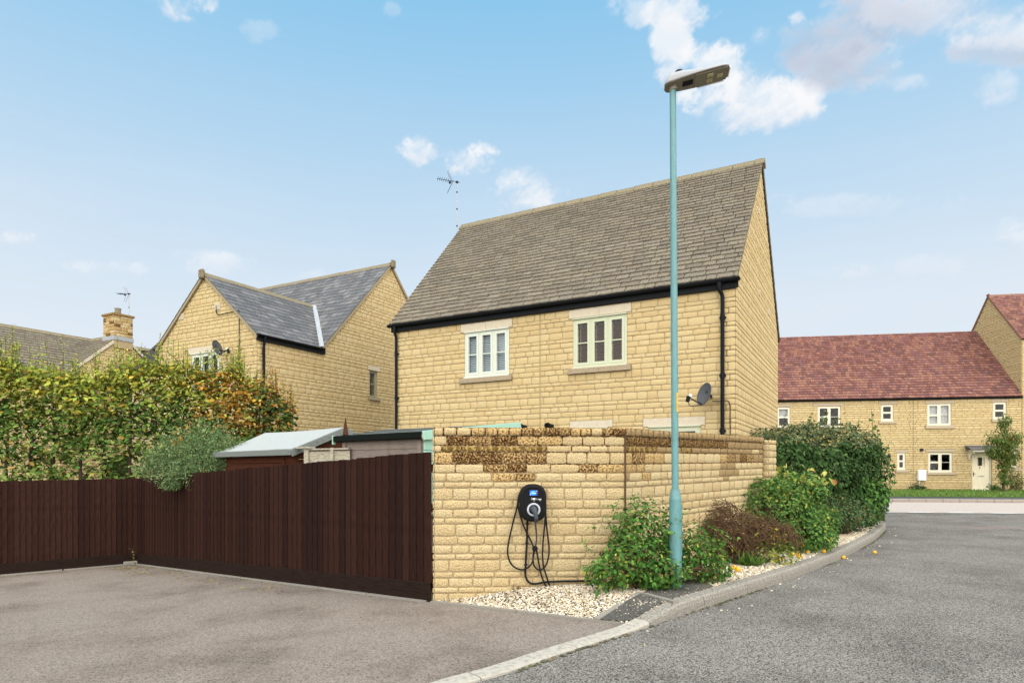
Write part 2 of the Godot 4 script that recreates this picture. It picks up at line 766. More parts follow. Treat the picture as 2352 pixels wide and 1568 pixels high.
func leaf_material(called: String, glow: float, rough := 0.55) -> StandardMaterial3D:
	var m := StandardMaterial3D.new()
	m.resource_name = called
	m.albedo_color = Color.WHITE
	m.vertex_color_use_as_albedo = true
	m.roughness = rough
	m.metallic_specular = 0.14
	m.cull_mode = BaseMaterial3D.CULL_DISABLED
	m.backlight_enabled = true
	m.backlight = Color(glow, glow, glow * 0.7).linear_to_srgb()
	return m


# leaves: [position, outward direction, size, colour]
func foliage(called: String, parent: Node, leaves: Array, mesh: Mesh, material: Material, droop := 0.35, facing := 0.8, up := 0.5) -> MultiMeshInstance3D:
	var mm := MultiMesh.new()
	mm.transform_format = MultiMesh.TRANSFORM_3D
	mm.use_colors = true
	mm.mesh = mesh
	mm.instance_count = leaves.size()
	for k in leaves.size():
		var e: Array = leaves[k]
		var out_: Vector3 = e[1]
		var n := (out_ * facing + Vector3(0, up, 0) + rvec() * 0.75).normalized()
		var y := rvec() + out_ * 0.6 + Vector3(0, -droop, 0)
		y = (y - n * y.dot(n)).normalized()
		var s: float = e[2]
		mm.set_instance_transform(k, Transform3D(Basis(y.cross(n) * s, y * s, n * s), e[0]))
		mm.set_instance_color(k, e[3])
	var o := MultiMeshInstance3D.new()
	o.name = numbered(parent, called)
	o.multimesh = mm
	o.material_override = material
	parent.add_child(o, true)
	o.set_meta("kind", "stuff")
	return o


func pick(palette: Array) -> Color:
	var total := 0.0
	for p in palette: total += p[0]
	var r := rng.randf() * total
	for p in palette:
		r -= p[0]
		if r <= 0.0:
			var c: Color = p[1] * rnd(0.75, 1.25)
			c.a = 1.0
			return c
	return palette[0][1]


# leaves on a set of lumps [centre, radii]; the shell is ragged
func lump_leaves(lumps: Array, count: int, size: Vector2, palette: Array, floor_: Callable, noise: FastNoiseLite, ragged := 0.35, depth := 0.45) -> Array:
	var out := []
	var weights := []
	var total := 0.0
	for l in lumps:
		var r: Vector3 = l[1]
		total += r.x * r.y + r.y * r.z + r.x * r.z
		weights.append(total)
	var tries := 0
	while out.size() < count and tries < count * 5:
		tries += 1
		var t := rng.randf() * total
		var k := 0
		while weights[k] < t: k += 1
		var c: Vector3 = lumps[k][0]
		var r: Vector3 = lumps[k][1]
		var dir := rvec().normalized()
		var wob := 1.0 + ragged * noise.get_noise_3dv((c + dir * r) * 3.0)
		var f := (1.0 - depth * pow(rng.randf(), 1.6)) * wob
		var p := c + dir * r * f
		if p.y < floor_.call(p):
			continue
		var inside := false
		for q in lumps.size():
			if q != k:
				var g: Vector3 = (p - lumps[q][0]) / lumps[q][1]
				if g.length_squared() < 0.42:
					inside = true
					break
		if inside:
			continue
		# gaps
		if noise.get_noise_3dv(p * 9.0) < -0.28 and rng.randf() < 0.75:
			continue
		out.append([p, (dir / r).normalized(), rnd(size.x, size.y), pick(palette)])
	return out


func twigs(lumps: Array, root: Vector3, count: int, radius: float, reach := 0.95) -> Bag:
	var b := Bag.new()
	for k in count:
		var l: Array = lumps[rng.randi() % lumps.size()]
		var end: Vector3 = l[0] + rvec().normalized() * l[1] * rnd(0.4, reach)
		var from := root + Vector3(rnd(-0.12, 0.12), 0, rnd(-0.12, 0.12))
		var mid := from.lerp(end, 0.5) + Vector3(rnd(-0.08, 0.08), rnd(0.02, 0.15), rnd(-0.08, 0.08))
		b.tube([from, from.lerp(mid, 0.6), mid, mid.lerp(end, 0.6) + rvec() * 0.03, end], [radius, radius * 0.85, radius * 0.65, radius * 0.45, radius * 0.25], 5)
	return b


# ------------------------------------------------------------------ sky
# cloud: direction (as a point on the plane one metre ahead of the eye), radii, density, greyness
var clouds := []
var cloud_noise := FastNoiseLite.new()
var wisp_noise := FastNoiseLite.new()


func cloud(u: float, v: float, ru: float, rv: float, density: float, shade := 0.0, power := 1.0) -> void:
	clouds.append([Vector2((u - CU) / F, (CV - v) / F), Vector2(ru / F, rv / F), density, shade, power])


func sky_at(dir: Vector3) -> Color:
	var e := maxf(dir.y, 0.0)
	# clear air: deep blue high up, milky towards the horizon
	var top := Color(0.125, 0.50, 0.83)
	var low := Color(0.79, 0.855, 0.925)
	var c := low.lerp(top, smoothstep(0.06, 0.82, e))
	var az := atan2(dir.x, -dir.z)
	var cover := 0.0
	var white := 1.0
	var n := 0.0
	if dir.z < -0.05:
		var wq := dir * Vector3(3.0, 4.0, 3.0) + Vector3(13, 11, 17)
		n = cloud_noise.get_noise_3dv(wq + Vector3(0.09, 0.07, 0.05) * cloud_noise.get_noise_3dv(wq * 1.7 + Vector3(5, 9, 2)))
	else:
		n = cloud_noise.get_noise_3dv(dir * 3.4 + Vector3(13, 11, 17))
	if dir.z < -0.05:
		var p := Vector2(dir.x, dir.y) / -dir.z
		var broken := n * 0.5 + 0.5
		for k in clouds:
			var q: Vector2 = (p - k[0]) / k[1]
			var r2 := q.length_squared()
			if r2 > 4.0:
				continue
			var f: float = (0.92 if k[4] > 0.7 else 1.12) - r2 * 0.8 + n * 1.9 * k[4]
			var a: float = k[2] * smoothstep(0.0, 0.85, f) * clampf(0.72 + n * 1.1, 0.35, 1.0)
			a = minf(a, k[2])
			if a > 0.0:
				# lit tops, greyer undersides and middles
				var s: float = 1.0 - k[3] * clampf(0.35 + 0.65 * f, 0.0, 1.0) - 0.07 * clampf(0.3 - q.y, 0.0, 1.2) * clampf(0.5 + f, 0.0, 1.0) - 0.1 * clampf(-n * 1.5, 0.0, 0.6)
				white = lerpf(white, s, a / maxf(cover + a, 0.001))
				cover = 1.0 - (1.0 - cover) * (1.0 - a)
	# the same broken cloud goes on all round, outside the view
	var side := smoothstep(0.72, 1.0, absf(az)) + smoothstep(0.78, 0.95, e)
	side = minf(side, 1.0)
	if side > 0.0:
		var g := cloud_noise.get_noise_3dv(Vector3(dir.x, dir.y * 2.0, dir.z) * 0.75 + Vector3(31, 25, 22)) + n * 0.4
		var a := side * smoothstep(0.0, 0.35, g) * 0.85
		white = lerpf(white, 0.93, a)
		cover = 1.0 - (1.0 - cover) * (1.0 - a)
	# thin veil
	var w := wisp_noise.get_noise_3d(dir.x * 2.0 + 21.3, dir.y * 7.0 + 5.1, dir.z * 2.0 + 33.7)
	var veil := clampf(w * 0.5 + 0.05, 0.0, 0.3) * (1.0 - smoothstep(0.1, 0.55, e))
	c = c.lerp(Color(0.86, 0.88, 0.93), veil)
	var cc := Color(0.965, 0.972, 0.985) * white
	cc.b = minf(cc.b * (1.0 + (1.0 - white) * 0.4), 1.0)
	cc.r *= 1.0 - (1.0 - white) * 0.3
	cc.g *= 1.0 - (1.0 - white) * 0.06
	return c.lerp(cc, cover)


func make_sky() -> ImageTexture:
	cloud_noise.seed = 5
	cloud_noise.frequency = 2.6
	cloud_noise.fractal_octaves = 7
	cloud_noise.fractal_gain = 0.68
	wisp_noise.seed = 9
	wisp_noise.frequency = 0.8
	wisp_noise.fractal_octaves = 5
	cloud(405, 8, 85, 42, 0.85)
	cloud(590, 72, 50, 26, 0.22)
	cloud(900, 22, 20, 18, 0.2)
	cloud(1430, 25, 60, 35, 0.5)
	cloud(1570, 25, 75, 38, 0.75)
	cloud(1540, 115, 42, 80, 0.8)
	cloud(1665, 165, 120, 65, 0.92, 0.0, 0.8)
	cloud(1735, 235, 140, 62, 1.0, 0.0, 0.7)
	cloud(1640, 210, 90, 50, 0.9)
	cloud(1755, 95, 34, 34, 0.6)
	cloud(1835, 45, 30, 24, 0.8)
	cloud(1880, 105, 115, 70, 0.92, 0.36, 0.65)
	cloud(1960, 150, 130, 62, 0.9, 0.3, 0.65)
	cloud(2010, 60, 150, 70, 0.9, 0.34, 0.65)
	cloud(2060, 120, 32, 62, 0.8)
	cloud(2060, 190, 100, 24, 0.55, 0.05)
	cloud(2190, 30, 190, 60, 0.97, 0.16, 0.6)
	cloud(2290, 70, 150, 45, 1.0, 0.0, 0.6)
	cloud(2300, 115, 150, 40, 0.9, 0.28, 0.6)
	cloud(2290, 200, 60, 45, 0.5, 0.0, 0.8)
	cloud(965, 345, 55, 36, 0.85, 0.0, 0.9)
	cloud(1075, 372, 66, 38, 1.0, 0.0, 0.8)
	cloud(1215, 440, 100, 60, 1.0, 0.0, 0.8)
	cloud(1180, 480, 50, 20, 0.4, 0.15)
	cloud(30, 545, 55, 18, 0.85)
	cloud(250, 614, 110, 16, 0.45)
	cloud(500, 608, 120, 28, 0.4)
	cloud(440, 590, 80, 22, 0.4, 0.04)
	cloud(790, 635, 120, 26, 0.4)
	cloud(1950, 470, 300, 28, 0.3)
	cloud(2330, 545, 55, 45, 0.6, 0.0, 0.8)
	cloud(1930, 620, 90, 22, 0.4)
	cloud(2120, 600, 90, 30, 0.25)
	var w := 4096
	var h := 2048
	var coarse := Image.create(512, 128, false, Image.FORMAT_RGB8)
	for y in 128:
		var el := (1.0 - (y + 0.5) / 128.0) * PI * 0.5
		for x in 512:
			var az := ((x + 0.5) / 512.0 - 0.5) * TAU
			coarse.set_pixel(x, y, sky_at(Vector3(sin(az) * cos(el), sin(el), -cos(az) * cos(el))).linear_to_srgb())
	coarse.resize(w, h / 2, Image.INTERPOLATE_CUBIC)
	var im := Image.create(w, h, false, Image.FORMAT_RGB8)
	im.fill(srgb(0.24, 0.22, 0.19))
	im.blit_rect(coarse, Rect2i(0, 0, w, h / 2), Vector2i.ZERO)
	# in view, the same sky with all its detail
	var x0 := int((0.5 - 44.0 / 360.0) * w)
	var x1 := int((0.5 + 44.0 / 360.0) * w)
	var y0 := int((0.5 - 41.0 / 180.0) * h)
	for y in range(y0, h / 2):
		var el := (0.5 - (y + 0.5) / h) * PI
		for x in range(x0, x1):
			var az := ((x + 0.5) / w - 0.5) * TAU
			im.set_pixel(x, y, sky_at(Vector3(sin(az) * cos(el), sin(el), -cos(az) * cos(el))).linear_to_srgb())
	return ImageTexture.create_from_image(im)


# ------------------------------------------------------------------ materials of the place
func make_materials() -> void:
	var fine := noise_tex(3, 0.05, 5, [[0.0, grey(0.66)], [0.35, grey(0.86)], [0.65, grey(0.97)], [1.0, grey(1.0)]])
	var fine_bump := noise_tex(4, 0.035, 5, [])
	var grit := noise_tex(8, 0.16, 4, [])
	M.fine = fine
	M.grit = grit
	# stone
	M.stone_tints = [Color(0.6631, 0.5034, 0.2642), Color(0.6482, 0.4872, 0.2527), Color(0.6724, 0.5163, 0.2781), Color(0.6271, 0.4650, 0.2364), Color(0.6601, 0.5066, 0.2746), Color(0.6389, 0.4742, 0.2422)]
	M.stone = mat("cotswold_stone", Color.WHITE, 0.92, fine, Vector3(0.5, 0.5, 0.5), fine_bump, 1.0)
	M.stones = tinted(M.stone, M.stone_tints)
	M.stone_any = vertex_tinted(M.stone)
	M.mortar = mat("mortar", srgb(0.46, 0.355, 0.205), 0.95, fine, Vector3(0.4, 0.4, 0.4), grit, 0.25)
	M.pale_mortar = mat("pale_mortar", srgb(0.50, 0.39, 0.225), 0.95, fine, Vector3(0.4, 0.4, 0.4), grit, 0.25)
	# garden wall: clean tints, then the same stone under brown lichen, black algae
	var pale := [Color(0.5994, 0.4631, 0.2538), Color(0.5894, 0.4492, 0.2421), Color(0.6093, 0.4734, 0.2686), Color(0.5742, 0.4334, 0.2332), Color(0.5994, 0.4685, 0.2627), Color(0.5614, 0.4195, 0.2241)]
	var dirt1 := noise_tex(21, 0.032, 6, [[0.0, Color(0.34, 0.28, 0.25)], [0.36, Color(0.5, 0.43, 0.4)], [0.46, Color(0.93, 0.91, 0.89)], [1.0, Color(1, 1, 1)]])
	var dirt2 := noise_tex(22, 0.032, 6, [[0.0, Color(0.25, 0.2, 0.18)], [0.42, Color(0.4, 0.33, 0.3)], [0.55, Color(0.9, 0.87, 0.84)], [1.0, Color(1, 1, 1)]])
	var dirt3 := noise_tex(23, 0.032, 6, [[0.0, Color(0.2, 0.15, 0.13)], [0.5, Color(0.32, 0.255, 0.225)], [0.64, Color(0.8, 0.75, 0.7)], [1.0, Color(1, 0.97, 0.94)]])
	var algae := noise_tex(24, 0.012, 5, [[0.0, Color(0.36, 0.34, 0.3)], [0.45, Color(0.55, 0.52, 0.44)], [0.7, Color(0.88, 0.86, 0.8)], [1.0, Color(1, 1, 1)]])
	for dt in [dirt1, dirt2, dirt3, algae]:
		dt.noise.fractal_gain = 0.68
	M.wall_tints = pale
	var clean := mat("wall_stone", Color.WHITE, 0.92, fine, Vector3(0.5, 0.5, 0.5), fine_bump, 1.3)
	M.wall_stones = tinted(clean, pale)
	for d in [dirt1, dirt2, dirt3, algae]:
		var size := 0.45
		M.wall_stones.append_array(tinted(mat("stained_stone", Color.WHITE, 0.95, d, Vector3(size, size, size), fine_bump, 1.3), [Color(0.60, 0.43, 0.20)]))
		pale.append(Color(0.35, 0.24, 0.12))
	M.wall_any = vertex_tinted(clean)
	M.stained_mortar = mat("stained_mortar", srgb(0.5, 0.375, 0.2), 0.95, dirt2, Vector3(0.7, 0.7, 0.7), grit, 0.25)
	M.dressed = mat("dressed_stone", srgb(0.60, 0.515, 0.395), 0.85, noise_tex(31, 0.02, 4, [[0.0, grey(0.9)], [1.0, grey(1.0)]]), Vector3(0.8, 0.8, 0.8))
	M.sill = mat("sill_stone", srgb(0.44, 0.345, 0.235), 0.88, noise_tex(32, 0.03, 5, [[0.0, grey(0.45)], [0.35, grey(0.85)], [1.0, grey(1.0)]]), Vector3(0.5, 0.9, 0.5))
	M.far_dressed = mat("terrace_dressed_stone", srgb(0.42, 0.335, 0.235), 0.85)
	# roofs
	var lichen := noise_tex(41, 0.035, 5, [[0.0, Color(0.5, 0.47, 0.44)], [0.45, Color(0.72, 0.7, 0.66)], [0.6, Color(0.86, 0.84, 0.8)], [0.72, Color(1, 1, 0.98)], [1.0, Color(1, 1, 1)]])
	M.tile_tints = [Color(0.3055, 0.2731, 0.2326), Color(0.2781, 0.2452, 0.2053), Color(0.3328, 0.3010, 0.2560), Color(0.2952, 0.2697, 0.2364), Color(0.2541, 0.2278, 0.1975), Color(0.3157, 0.2801, 0.2288)]
	M.tile = mat("stone_slate", Color.WHITE, 0.95, lichen, Vector3(0.55, 0.55, 0.55), grit, 0.7)
	M.tiles = tinted(M.tile, M.tile_tints)
	M.tile_any = vertex_tinted(M.tile)
	M.ridge = mat("ridge_stone", srgb(0.33, 0.285, 0.2), 0.95, lichen, Vector3(0.5, 0.5, 0.5), grit, 0.5)
	M.slate_tints = [Color(0.1268, 0.1221, 0.1242), Color(0.1446, 0.1383, 0.1394), Color(0.1150, 0.1100, 0.1115), Color(0.1625, 0.1536, 0.1521), Color(0.1357, 0.1253, 0.1207), Color(0.1951, 0.1835, 0.1800)]
	M.slate = mat("slate", Color.WHITE, 0.5, noise_tex(42, 0.03, 5, [[0.0, grey(0.7)], [0.5, grey(0.92)], [1.0, grey(1.0)]]), Vector3(0.7, 0.7, 0.7))
	M.slates = tinted(M.slate, M.slate_tints)
	M.slate_any = vertex_tinted(M.slate)
	M.red_tints = [Color(0.2266, 0.1017, 0.0808), Color(0.2603, 0.1234, 0.0943), Color(0.1856, 0.0855, 0.0716), Color(0.2402, 0.1161, 0.1013), Color(0.2876, 0.1447, 0.1051), Color(0.2059, 0.1017, 0.0943), Color(0.1585, 0.0804, 0.0690)]
	M.red = mat("clay_tile", Color.WHITE, 0.85, fine, Vector3(0.9, 0.9, 0.9))
	M.reds = tinted(M.red, M.red_tints)
	M.red_any = vertex_tinted(M.red)
	M.red_ridge = mat("clay_ridge", srgb(0.26, 0.13, 0.09), 0.9, fine, Vector3.ONE)
	M.under = mat("roof_felt", srgb(0.05, 0.047, 0.04), 0.95)
	M.lead = mat("lead", srgb(0.42, 0.44, 0.46), 0.5, noise_tex(44, 0.02, 4, [[0.0, grey(0.75)], [1.0, grey(1.0)]]), Vector3.ONE)
	M.verge = mat("verge_mortar", srgb(0.36, 0.29, 0.19), 0.95, fine, Vector3(0.5, 0.5, 0.5))
	# plastics, metal, paint
	M.black = mat("black_gutter", srgb(0.012, 0.013, 0.015), 0.42)
	M.fascia = mat("black_fascia", srgb(0.014, 0.015, 0.017), 0.55)
	M.cream_frame = mat("sage_cream_paint", srgb(0.50, 0.51, 0.37), 0.45)
	M.grey_frame = mat("cream_frame_paint", srgb(0.56, 0.58, 0.5), 0.45)
	M.white_frame = mat("ivory_frame", srgb(0.66, 0.61, 0.49), 0.4)
	M.olive_frame = mat("olive_frame", srgb(0.3, 0.29, 0.2), 0.5)
	M.glass = StandardMaterial3D.new()
	M.glass.resource_name = "window_glass"
	M.glass.albedo_color = Color(0.08, 0.1, 0.11, 0.03)
	M.glass.transparency = BaseMaterial3D.TRANSPARENCY_ALPHA
	M.glass.roughness = 0.03
	M.glass.metallic_specular = 0.4
	M.white_blind = mat("white_blind", srgb(0.36, 0.44, 0.485), 0.6)
	M.wood_blind = mat("wooden_blind", srgb(0.055, 0.022, 0.011), 0.5)
	M.pale_cord = mat("blind_cord", srgb(0.45, 0.36, 0.26), 0.8)
	M.curtain = mat("net_curtain", srgb(0.62, 0.63, 0.62), 0.9, noise_tex(51, 0.02, 3, [[0.0, grey(0.6)], [1.0, grey(1.0)]]), Vector3(0.25, 2.0, 0.25))
	M.dark_room = mat("room", srgb(0.03, 0.028, 0.026), 0.9)
	M.lamp_green = mat("turquoise_paint", srgb(0.108, 0.255, 0.262), 0.42, noise_tex(52, 0.02, 5, [[0.0, grey(0.86)], [0.5, grey(0.97)], [1.0, grey(1.0)]]), Vector3(0.6, 1.5, 0.6))
	M.lamp_green.metallic_specular = 0.5
	M.lantern_top = mat("lantern_grey", srgb(0.33, 0.335, 0.35), 0.4)
	M.lantern_under = mat("lantern_underside", srgb(0.30, 0.265, 0.215), 0.55, fine, Vector3(0.2, 0.2, 0.2))
	M.louvre = mat("lantern_rim", srgb(0.8, 0.81, 0.84), 0.35)
	M.led = mat("led_lens", srgb(0.52, 0.47, 0.27), 0.3)
	M.dark_grey = mat("dark_grey_plastic", srgb(0.035, 0.036, 0.038), 0.5)
	M.dish = mat("dish_mesh", srgb(0.085, 0.09, 0.1), 0.55)
	M.steel = mat("galvanised_steel", srgb(0.35, 0.35, 0.36), 0.45)
	M.steel.metallic = 0.6
	M.white = mat("white_plastic", srgb(0.75, 0.75, 0.74), 0.4)
	M.charger = mat("charger_shell", srgb(0.016, 0.016, 0.017), 0.38, noise_tex(61, 0.2, 2, [[0.0, grey(0.8)], [1.0, grey(1.0)]]), Vector3(0.05, 0.05, 0.05), grit, 0.02)
	M.charger_face = mat("charger_face", srgb(0.011, 0.011, 0.012), 0.5, null, Vector3(0.05, 0.05, 0.05), grit, 0.03)
	M.ring = mat("charger_ring", srgb(0.42, 0.44, 0.49), 0.35)
	M.rubber = mat("rubber_cable", srgb(0.016, 0.017, 0.019), 0.45)
	M.plug = mat("plug_grey", srgb(0.06, 0.068, 0.076), 0.45)
	M.print = mat("white_print", srgb(0.85, 0.85, 0.85), 0.6)
	# wood
	var grain := noise_tex(71, 0.02, 5, [[0.0, grey(0.5)], [0.4, grey(0.85)], [1.0, grey(1.0)]])
	M.fence_tints = [Color(0.0393, 0.0173, 0.0125), Color(0.0343, 0.0153, 0.0113), Color(0.0435, 0.0194, 0.0142), Color(0.0320, 0.0145, 0.0113), Color(0.0397, 0.0181, 0.0138), Color(0.0290, 0.0137, 0.0113), Color(0.0451, 0.0202, 0.0146)]
	M.fence = mat("stained_board", Color.WHITE, 0.8, grain, Vector3(0.16, 2.2, 0.16), grain, 0.15)
	M.fences = tinted(M.fence, M.fence_tints)
	M.gravel_board = mat("gravel_board", srgb(0.026, 0.0155, 0.012), 0.85, grain, Vector3(2.0, 0.3, 2.0))
	M.shed_brown = tinted(mat("shed_board", Color.WHITE, 0.8, grain, Vector3(1.8, 0.14, 1.8), grain, 0.12), [Color(0.115, 0.042, 0.022), Color(0.098, 0.036, 0.02), Color(0.13, 0.05, 0.027)])
	M.shed_grey = tinted(mat("weathered_board", Color.WHITE, 0.9, grain, Vector3(1.6, 0.12, 1.6), grain, 0.15), [Color(0.36, 0.29, 0.245), Color(0.31, 0.25, 0.215), Color(0.40, 0.33, 0.28)])
	M.pale_panel = tinted(mat("pale_panel", Color.WHITE, 0.9, noise_tex(73, 0.02, 5, [[0.0, grey(0.35)], [0.45, grey(0.9)], [1.0, grey(1.0)]]), Vector3(0.7, 0.25, 0.7)), [Color(0.50, 0.45, 0.34), Color(0.44, 0.40, 0.31)])
	M.mint = mat("mint_paint", srgb(0.33, 0.53, 0.42), 0.6)
	M.felt = mat("grey_felt", srgb(0.40, 0.42, 0.41), 0.95, noise_tex(74, 0.03, 5, [[0.0, grey(0.82)], [1.0, grey(1.0)]]), Vector3(0.6, 0.6, 0.6), grit, 0.15)
	M.felt_edge = mat("grey_felt_edge", srgb(0.2, 0.215, 0.2), 0.95, fine, Vector3(0.4, 0.4, 0.4), grit, 0.15)
	M.black_felt = mat("black_felt", srgb(0.04, 0.05, 0.043), 0.95, grit, Vector3(0.2, 0.2, 0.2), grit, 0.2)
	# ground
	var tar := noise_tex(81, 0.42, 2, [[0.0, grey(0.22)], [0.34, grey(0.52)], [0.5, grey(0.8)], [0.66, grey(1.0)], [1.0, grey(1.0)]], 1024, FastNoiseLite.TYPE_VALUE)
	var tar2 := noise_tex(82, 0.42, 2, [[0.0, Color(0.5, 0.48, 0.46)], [0.35, Color(0.76, 0.74, 0.72)], [0.6, Color(0.93, 0.91, 0.89)], [1.0, Color(1, 1, 1)]], 1024, FastNoiseLite.TYPE_VALUE)
	var worn := noise_tex(83, 0.008, 5, [[0.0, grey(0.80)], [0.35, grey(0.9)], [0.6, grey(0.97)], [1.0, grey(1.0)]], 512)
	var scuffed := noise_tex(84, 0.01, 6, [[0.0, Color(0.8, 0.79, 0.785)], [0.3, Color(0.92, 0.91, 0.905)], [0.55, Color(0.98, 0.975, 0.97)], [1.0, Color(1, 1, 1)]], 512)
	M.road = mat("road_asphalt", srgb(0.31, 0.285, 0.255), 0.9, tar, Vector3(2.5, 2.5, 2.5), tar, 0.3)
	detail(M.road, worn, 6.5)
	M.drive = mat("driveway_asphalt", srgb(0.305, 0.268, 0.24), 0.92, tar2, Vector3(3.4, 3.4, 3.4), tar, 0.2)
	detail(M.drive, scuffed, 7.5)
	M.path = mat("path_asphalt", srgb(0.15, 0.14, 0.125), 0.92, tar, Vector3(1.3, 1.3, 1.3), grit, 0.4)
	M.far_path = mat("pavement_asphalt", srgb(0.17, 0.17, 0.17), 0.92, tar, Vector3(2.3, 2.3, 2.3))
	M.paving = mat("pink_paving", srgb(0.47, 0.395, 0.35), 0.9, noise_tex(85, 0.06, 4, [[0.0, grey(0.78)], [0.5, grey(0.95)], [1.0, grey(1.0)]]), Vector3(3.1, 3.1, 3.1))
	M.kerb = mat("kerb_concrete", srgb(0.40, 0.365, 0.31), 0.92, noise_tex(86, 0.025, 5, [[0.0, grey(0.72)], [0.32, grey(0.88)], [0.5, grey(0.97)], [1.0, grey(1.0)]]), Vector3(0.8, 0.5, 0.8), grit, 0.15)
	M.dirty_kerb = mat("lichened_kerb", srgb(0.32, 0.29, 0.245), 0.95, noise_tex(87, 0.03, 5, [[0.0, grey(0.5)], [0.36, grey(0.74)], [0.55, grey(0.94)], [1.0, grey(1.0)]]), Vector3(0.5, 0.35, 0.5), grit, 0.2)
	M.far_kerb = mat("far_kerb", srgb(0.37, 0.31, 0.265), 0.92, fine, Vector3.ONE)
	M.edging = mat("edging_concrete", srgb(0.30, 0.275, 0.235), 0.95, fine, Vector3(0.3, 0.3, 0.3), grit, 0.3)
	M.soil = mat("soil", srgb(0.07, 0.05, 0.033), 0.98, fine, Vector3(0.5, 0.5, 0.5), fine_bump, 2.0)
	M.gravel_bed = mat("gravel_bed", srgb(0.30, 0.245, 0.165), 0.95, grit, Vector3(0.3, 0.3, 0.3), grit, 0.6)
	M.grass_ground = mat("turf", srgb(0.075, 0.115, 0.03), 0.95, fine, Vector3(0.6, 0.6, 0.6))
	M.marking = mat("road_paint", srgb(0.72, 0.71, 0.68), 0.8, noise_tex(88, 0.06, 4, [[0.0, grey(0.6)], [0.4, grey(0.95)], [1.0, grey(1.0)]]), Vector3(0.7, 0.7, 0.7))
	M.pink_mark = mat("pink_wear", srgb(0.37, 0.27, 0.25), 0.9)
	M.flag = mat("sandstone_flag", srgb(0.45, 0.34, 0.22), 0.9, fine, Vector3(0.5, 0.5, 0.5))
	M.pebble = vertex_tinted(mat("pebble", Color.WHITE, 0.75))
	M.fruit = mat("yellow_fruit", srgb(0.75, 0.39, 0.03), 0.4)
	M.bark = mat("bark", srgb(0.105, 0.08, 0.06), 0.95, grain, Vector3(0.1, 0.5, 0.1), grit, 0.3)
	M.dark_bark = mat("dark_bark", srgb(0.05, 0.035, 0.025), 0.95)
	M.twig = mat("brown_twig", srgb(0.10, 0.058, 0.034), 0.9)
	M.green_stem = mat("green_stem", srgb(0.09, 0.10, 0.03), 0.8)
	M.leaf = leaf_material("leaf", 0.45)
	M.glossy_leaf = leaf_material("glossy_leaf", 0.3, 0.55)
	M.door = mat("cream_door", srgb(0.72, 0.64, 0.46), 0.45)
	M.door_white = mat("door_sill_white", srgb(0.78, 0.76, 0.7), 0.4)
	M.chrome = mat("chrome", srgb(0.5, 0.5, 0.5), 0.25)
	M.chrome.metallic = 0.9
	M.lichen_pot = mat("chimney_pot", srgb(0.34, 0.30, 0.235), 0.9, lichen, Vector3(0.2, 0.2, 0.2))


func dull() -> void:
	for k in ["black", "fascia", "gravel_board", "charger", "charger_face", "rubber", "dark_grey", "black_felt", "dish", "fence", "tile", "road", "drive", "path", "far_path", "under", "soil", "wood_blind", "twig", "bark", "red", "stone", "plug"]:
		M[k].metallic_specular = 0.14
	for k in ["fences", "tiles", "reds", "stones", "wall_stones", "shed_brown"]:
		for m in M[k]:
			m.metallic_specular = 0.14
	for k in ["tile_any", "red_any", "stone_any", "wall_any"]:
		M[k].metallic_specular = 0.14


func detail(m: StandardMaterial3D, tex: Texture2D, size: float) -> void:
	# a second, coarser pattern over the first
	m.detail_enabled = true
	m.detail_blend_mode = BaseMaterial3D.BLEND_MODE_MUL
	m.detail_albedo = tex
	m.detail_uv_layer = BaseMaterial3D.DETAIL_UV_1
	m.uv2_triplanar = true
	m.uv2_world_triplanar = true
	m.uv2_scale = Vector3.ONE / size
	m.detail_uv_layer = BaseMaterial3D.DETAIL_UV_2


func _ready() -> void:
	rng.seed = 20240917
	# camera: upright picture plane with a raised lens, as in the photograph
	var cam := Camera3D.new()
	cam.name = "camera"
	cam.projection = Camera3D.PROJECTION_FRUSTUM
	cam.near = 0.05
	cam.far = 600.0
	cam.size = 0.05 * 1568.0 / F
	cam.frustum_offset = Vector2(0, 0.05 * 299.0 / F)
	add_child(cam)
	cam.position = Vector3(0, EYE, 0)
	cam.current = true
	# sky, veiled sun, exposure
	var exposure := 5.0
	var env := Environment.new()
	var sky := Sky.new()
	var pano := PanoramaSkyMaterial.new()
	pano.panorama = make_sky()
	sky.sky_material = pano
	env.sky = sky
	env.background_mode = Environment.BG_SKY
	env.sky_rotation = Vector3(0, PI, 0)
	env.background_energy_multiplier = 1.0 / exposure
	env.tonemap_mode = Environment.TONE_MAPPER_LINEAR
	env.tonemap_exposure = exposure
	env.sdfgi_enabled = true
	env.ssao_enabled = true
	env.ssil_enabled = true
	var world := WorldEnvironment.new()
	world.name = "environment"
	world.environment = env
	add_child(world)
	var sun := DirectionalLight3D.new()
	sun.name = "sun"
	sun.light_energy = 0.5
	sun.light_color = Color(1.0, 0.97, 0.92)
	sun.light_angular_distance = 130.0
	sun.shadow_enabled = true
	add_child(sun)
	sun.look_at_from_position(Vector3(0.12, 0.95, 1.0) * 20.0, Vector3.ZERO)

	make_materials()
	dull()
	make_units()
	make_leaves()
	build_ground()
	build_main_house()
	build_left_house()
	build_far_house()
	build_terrace()
	build_garden_wall()
	build_fences()
	build_sheds()
	build_lamp()
	build_charger()
	build_plants()
	build_litter()


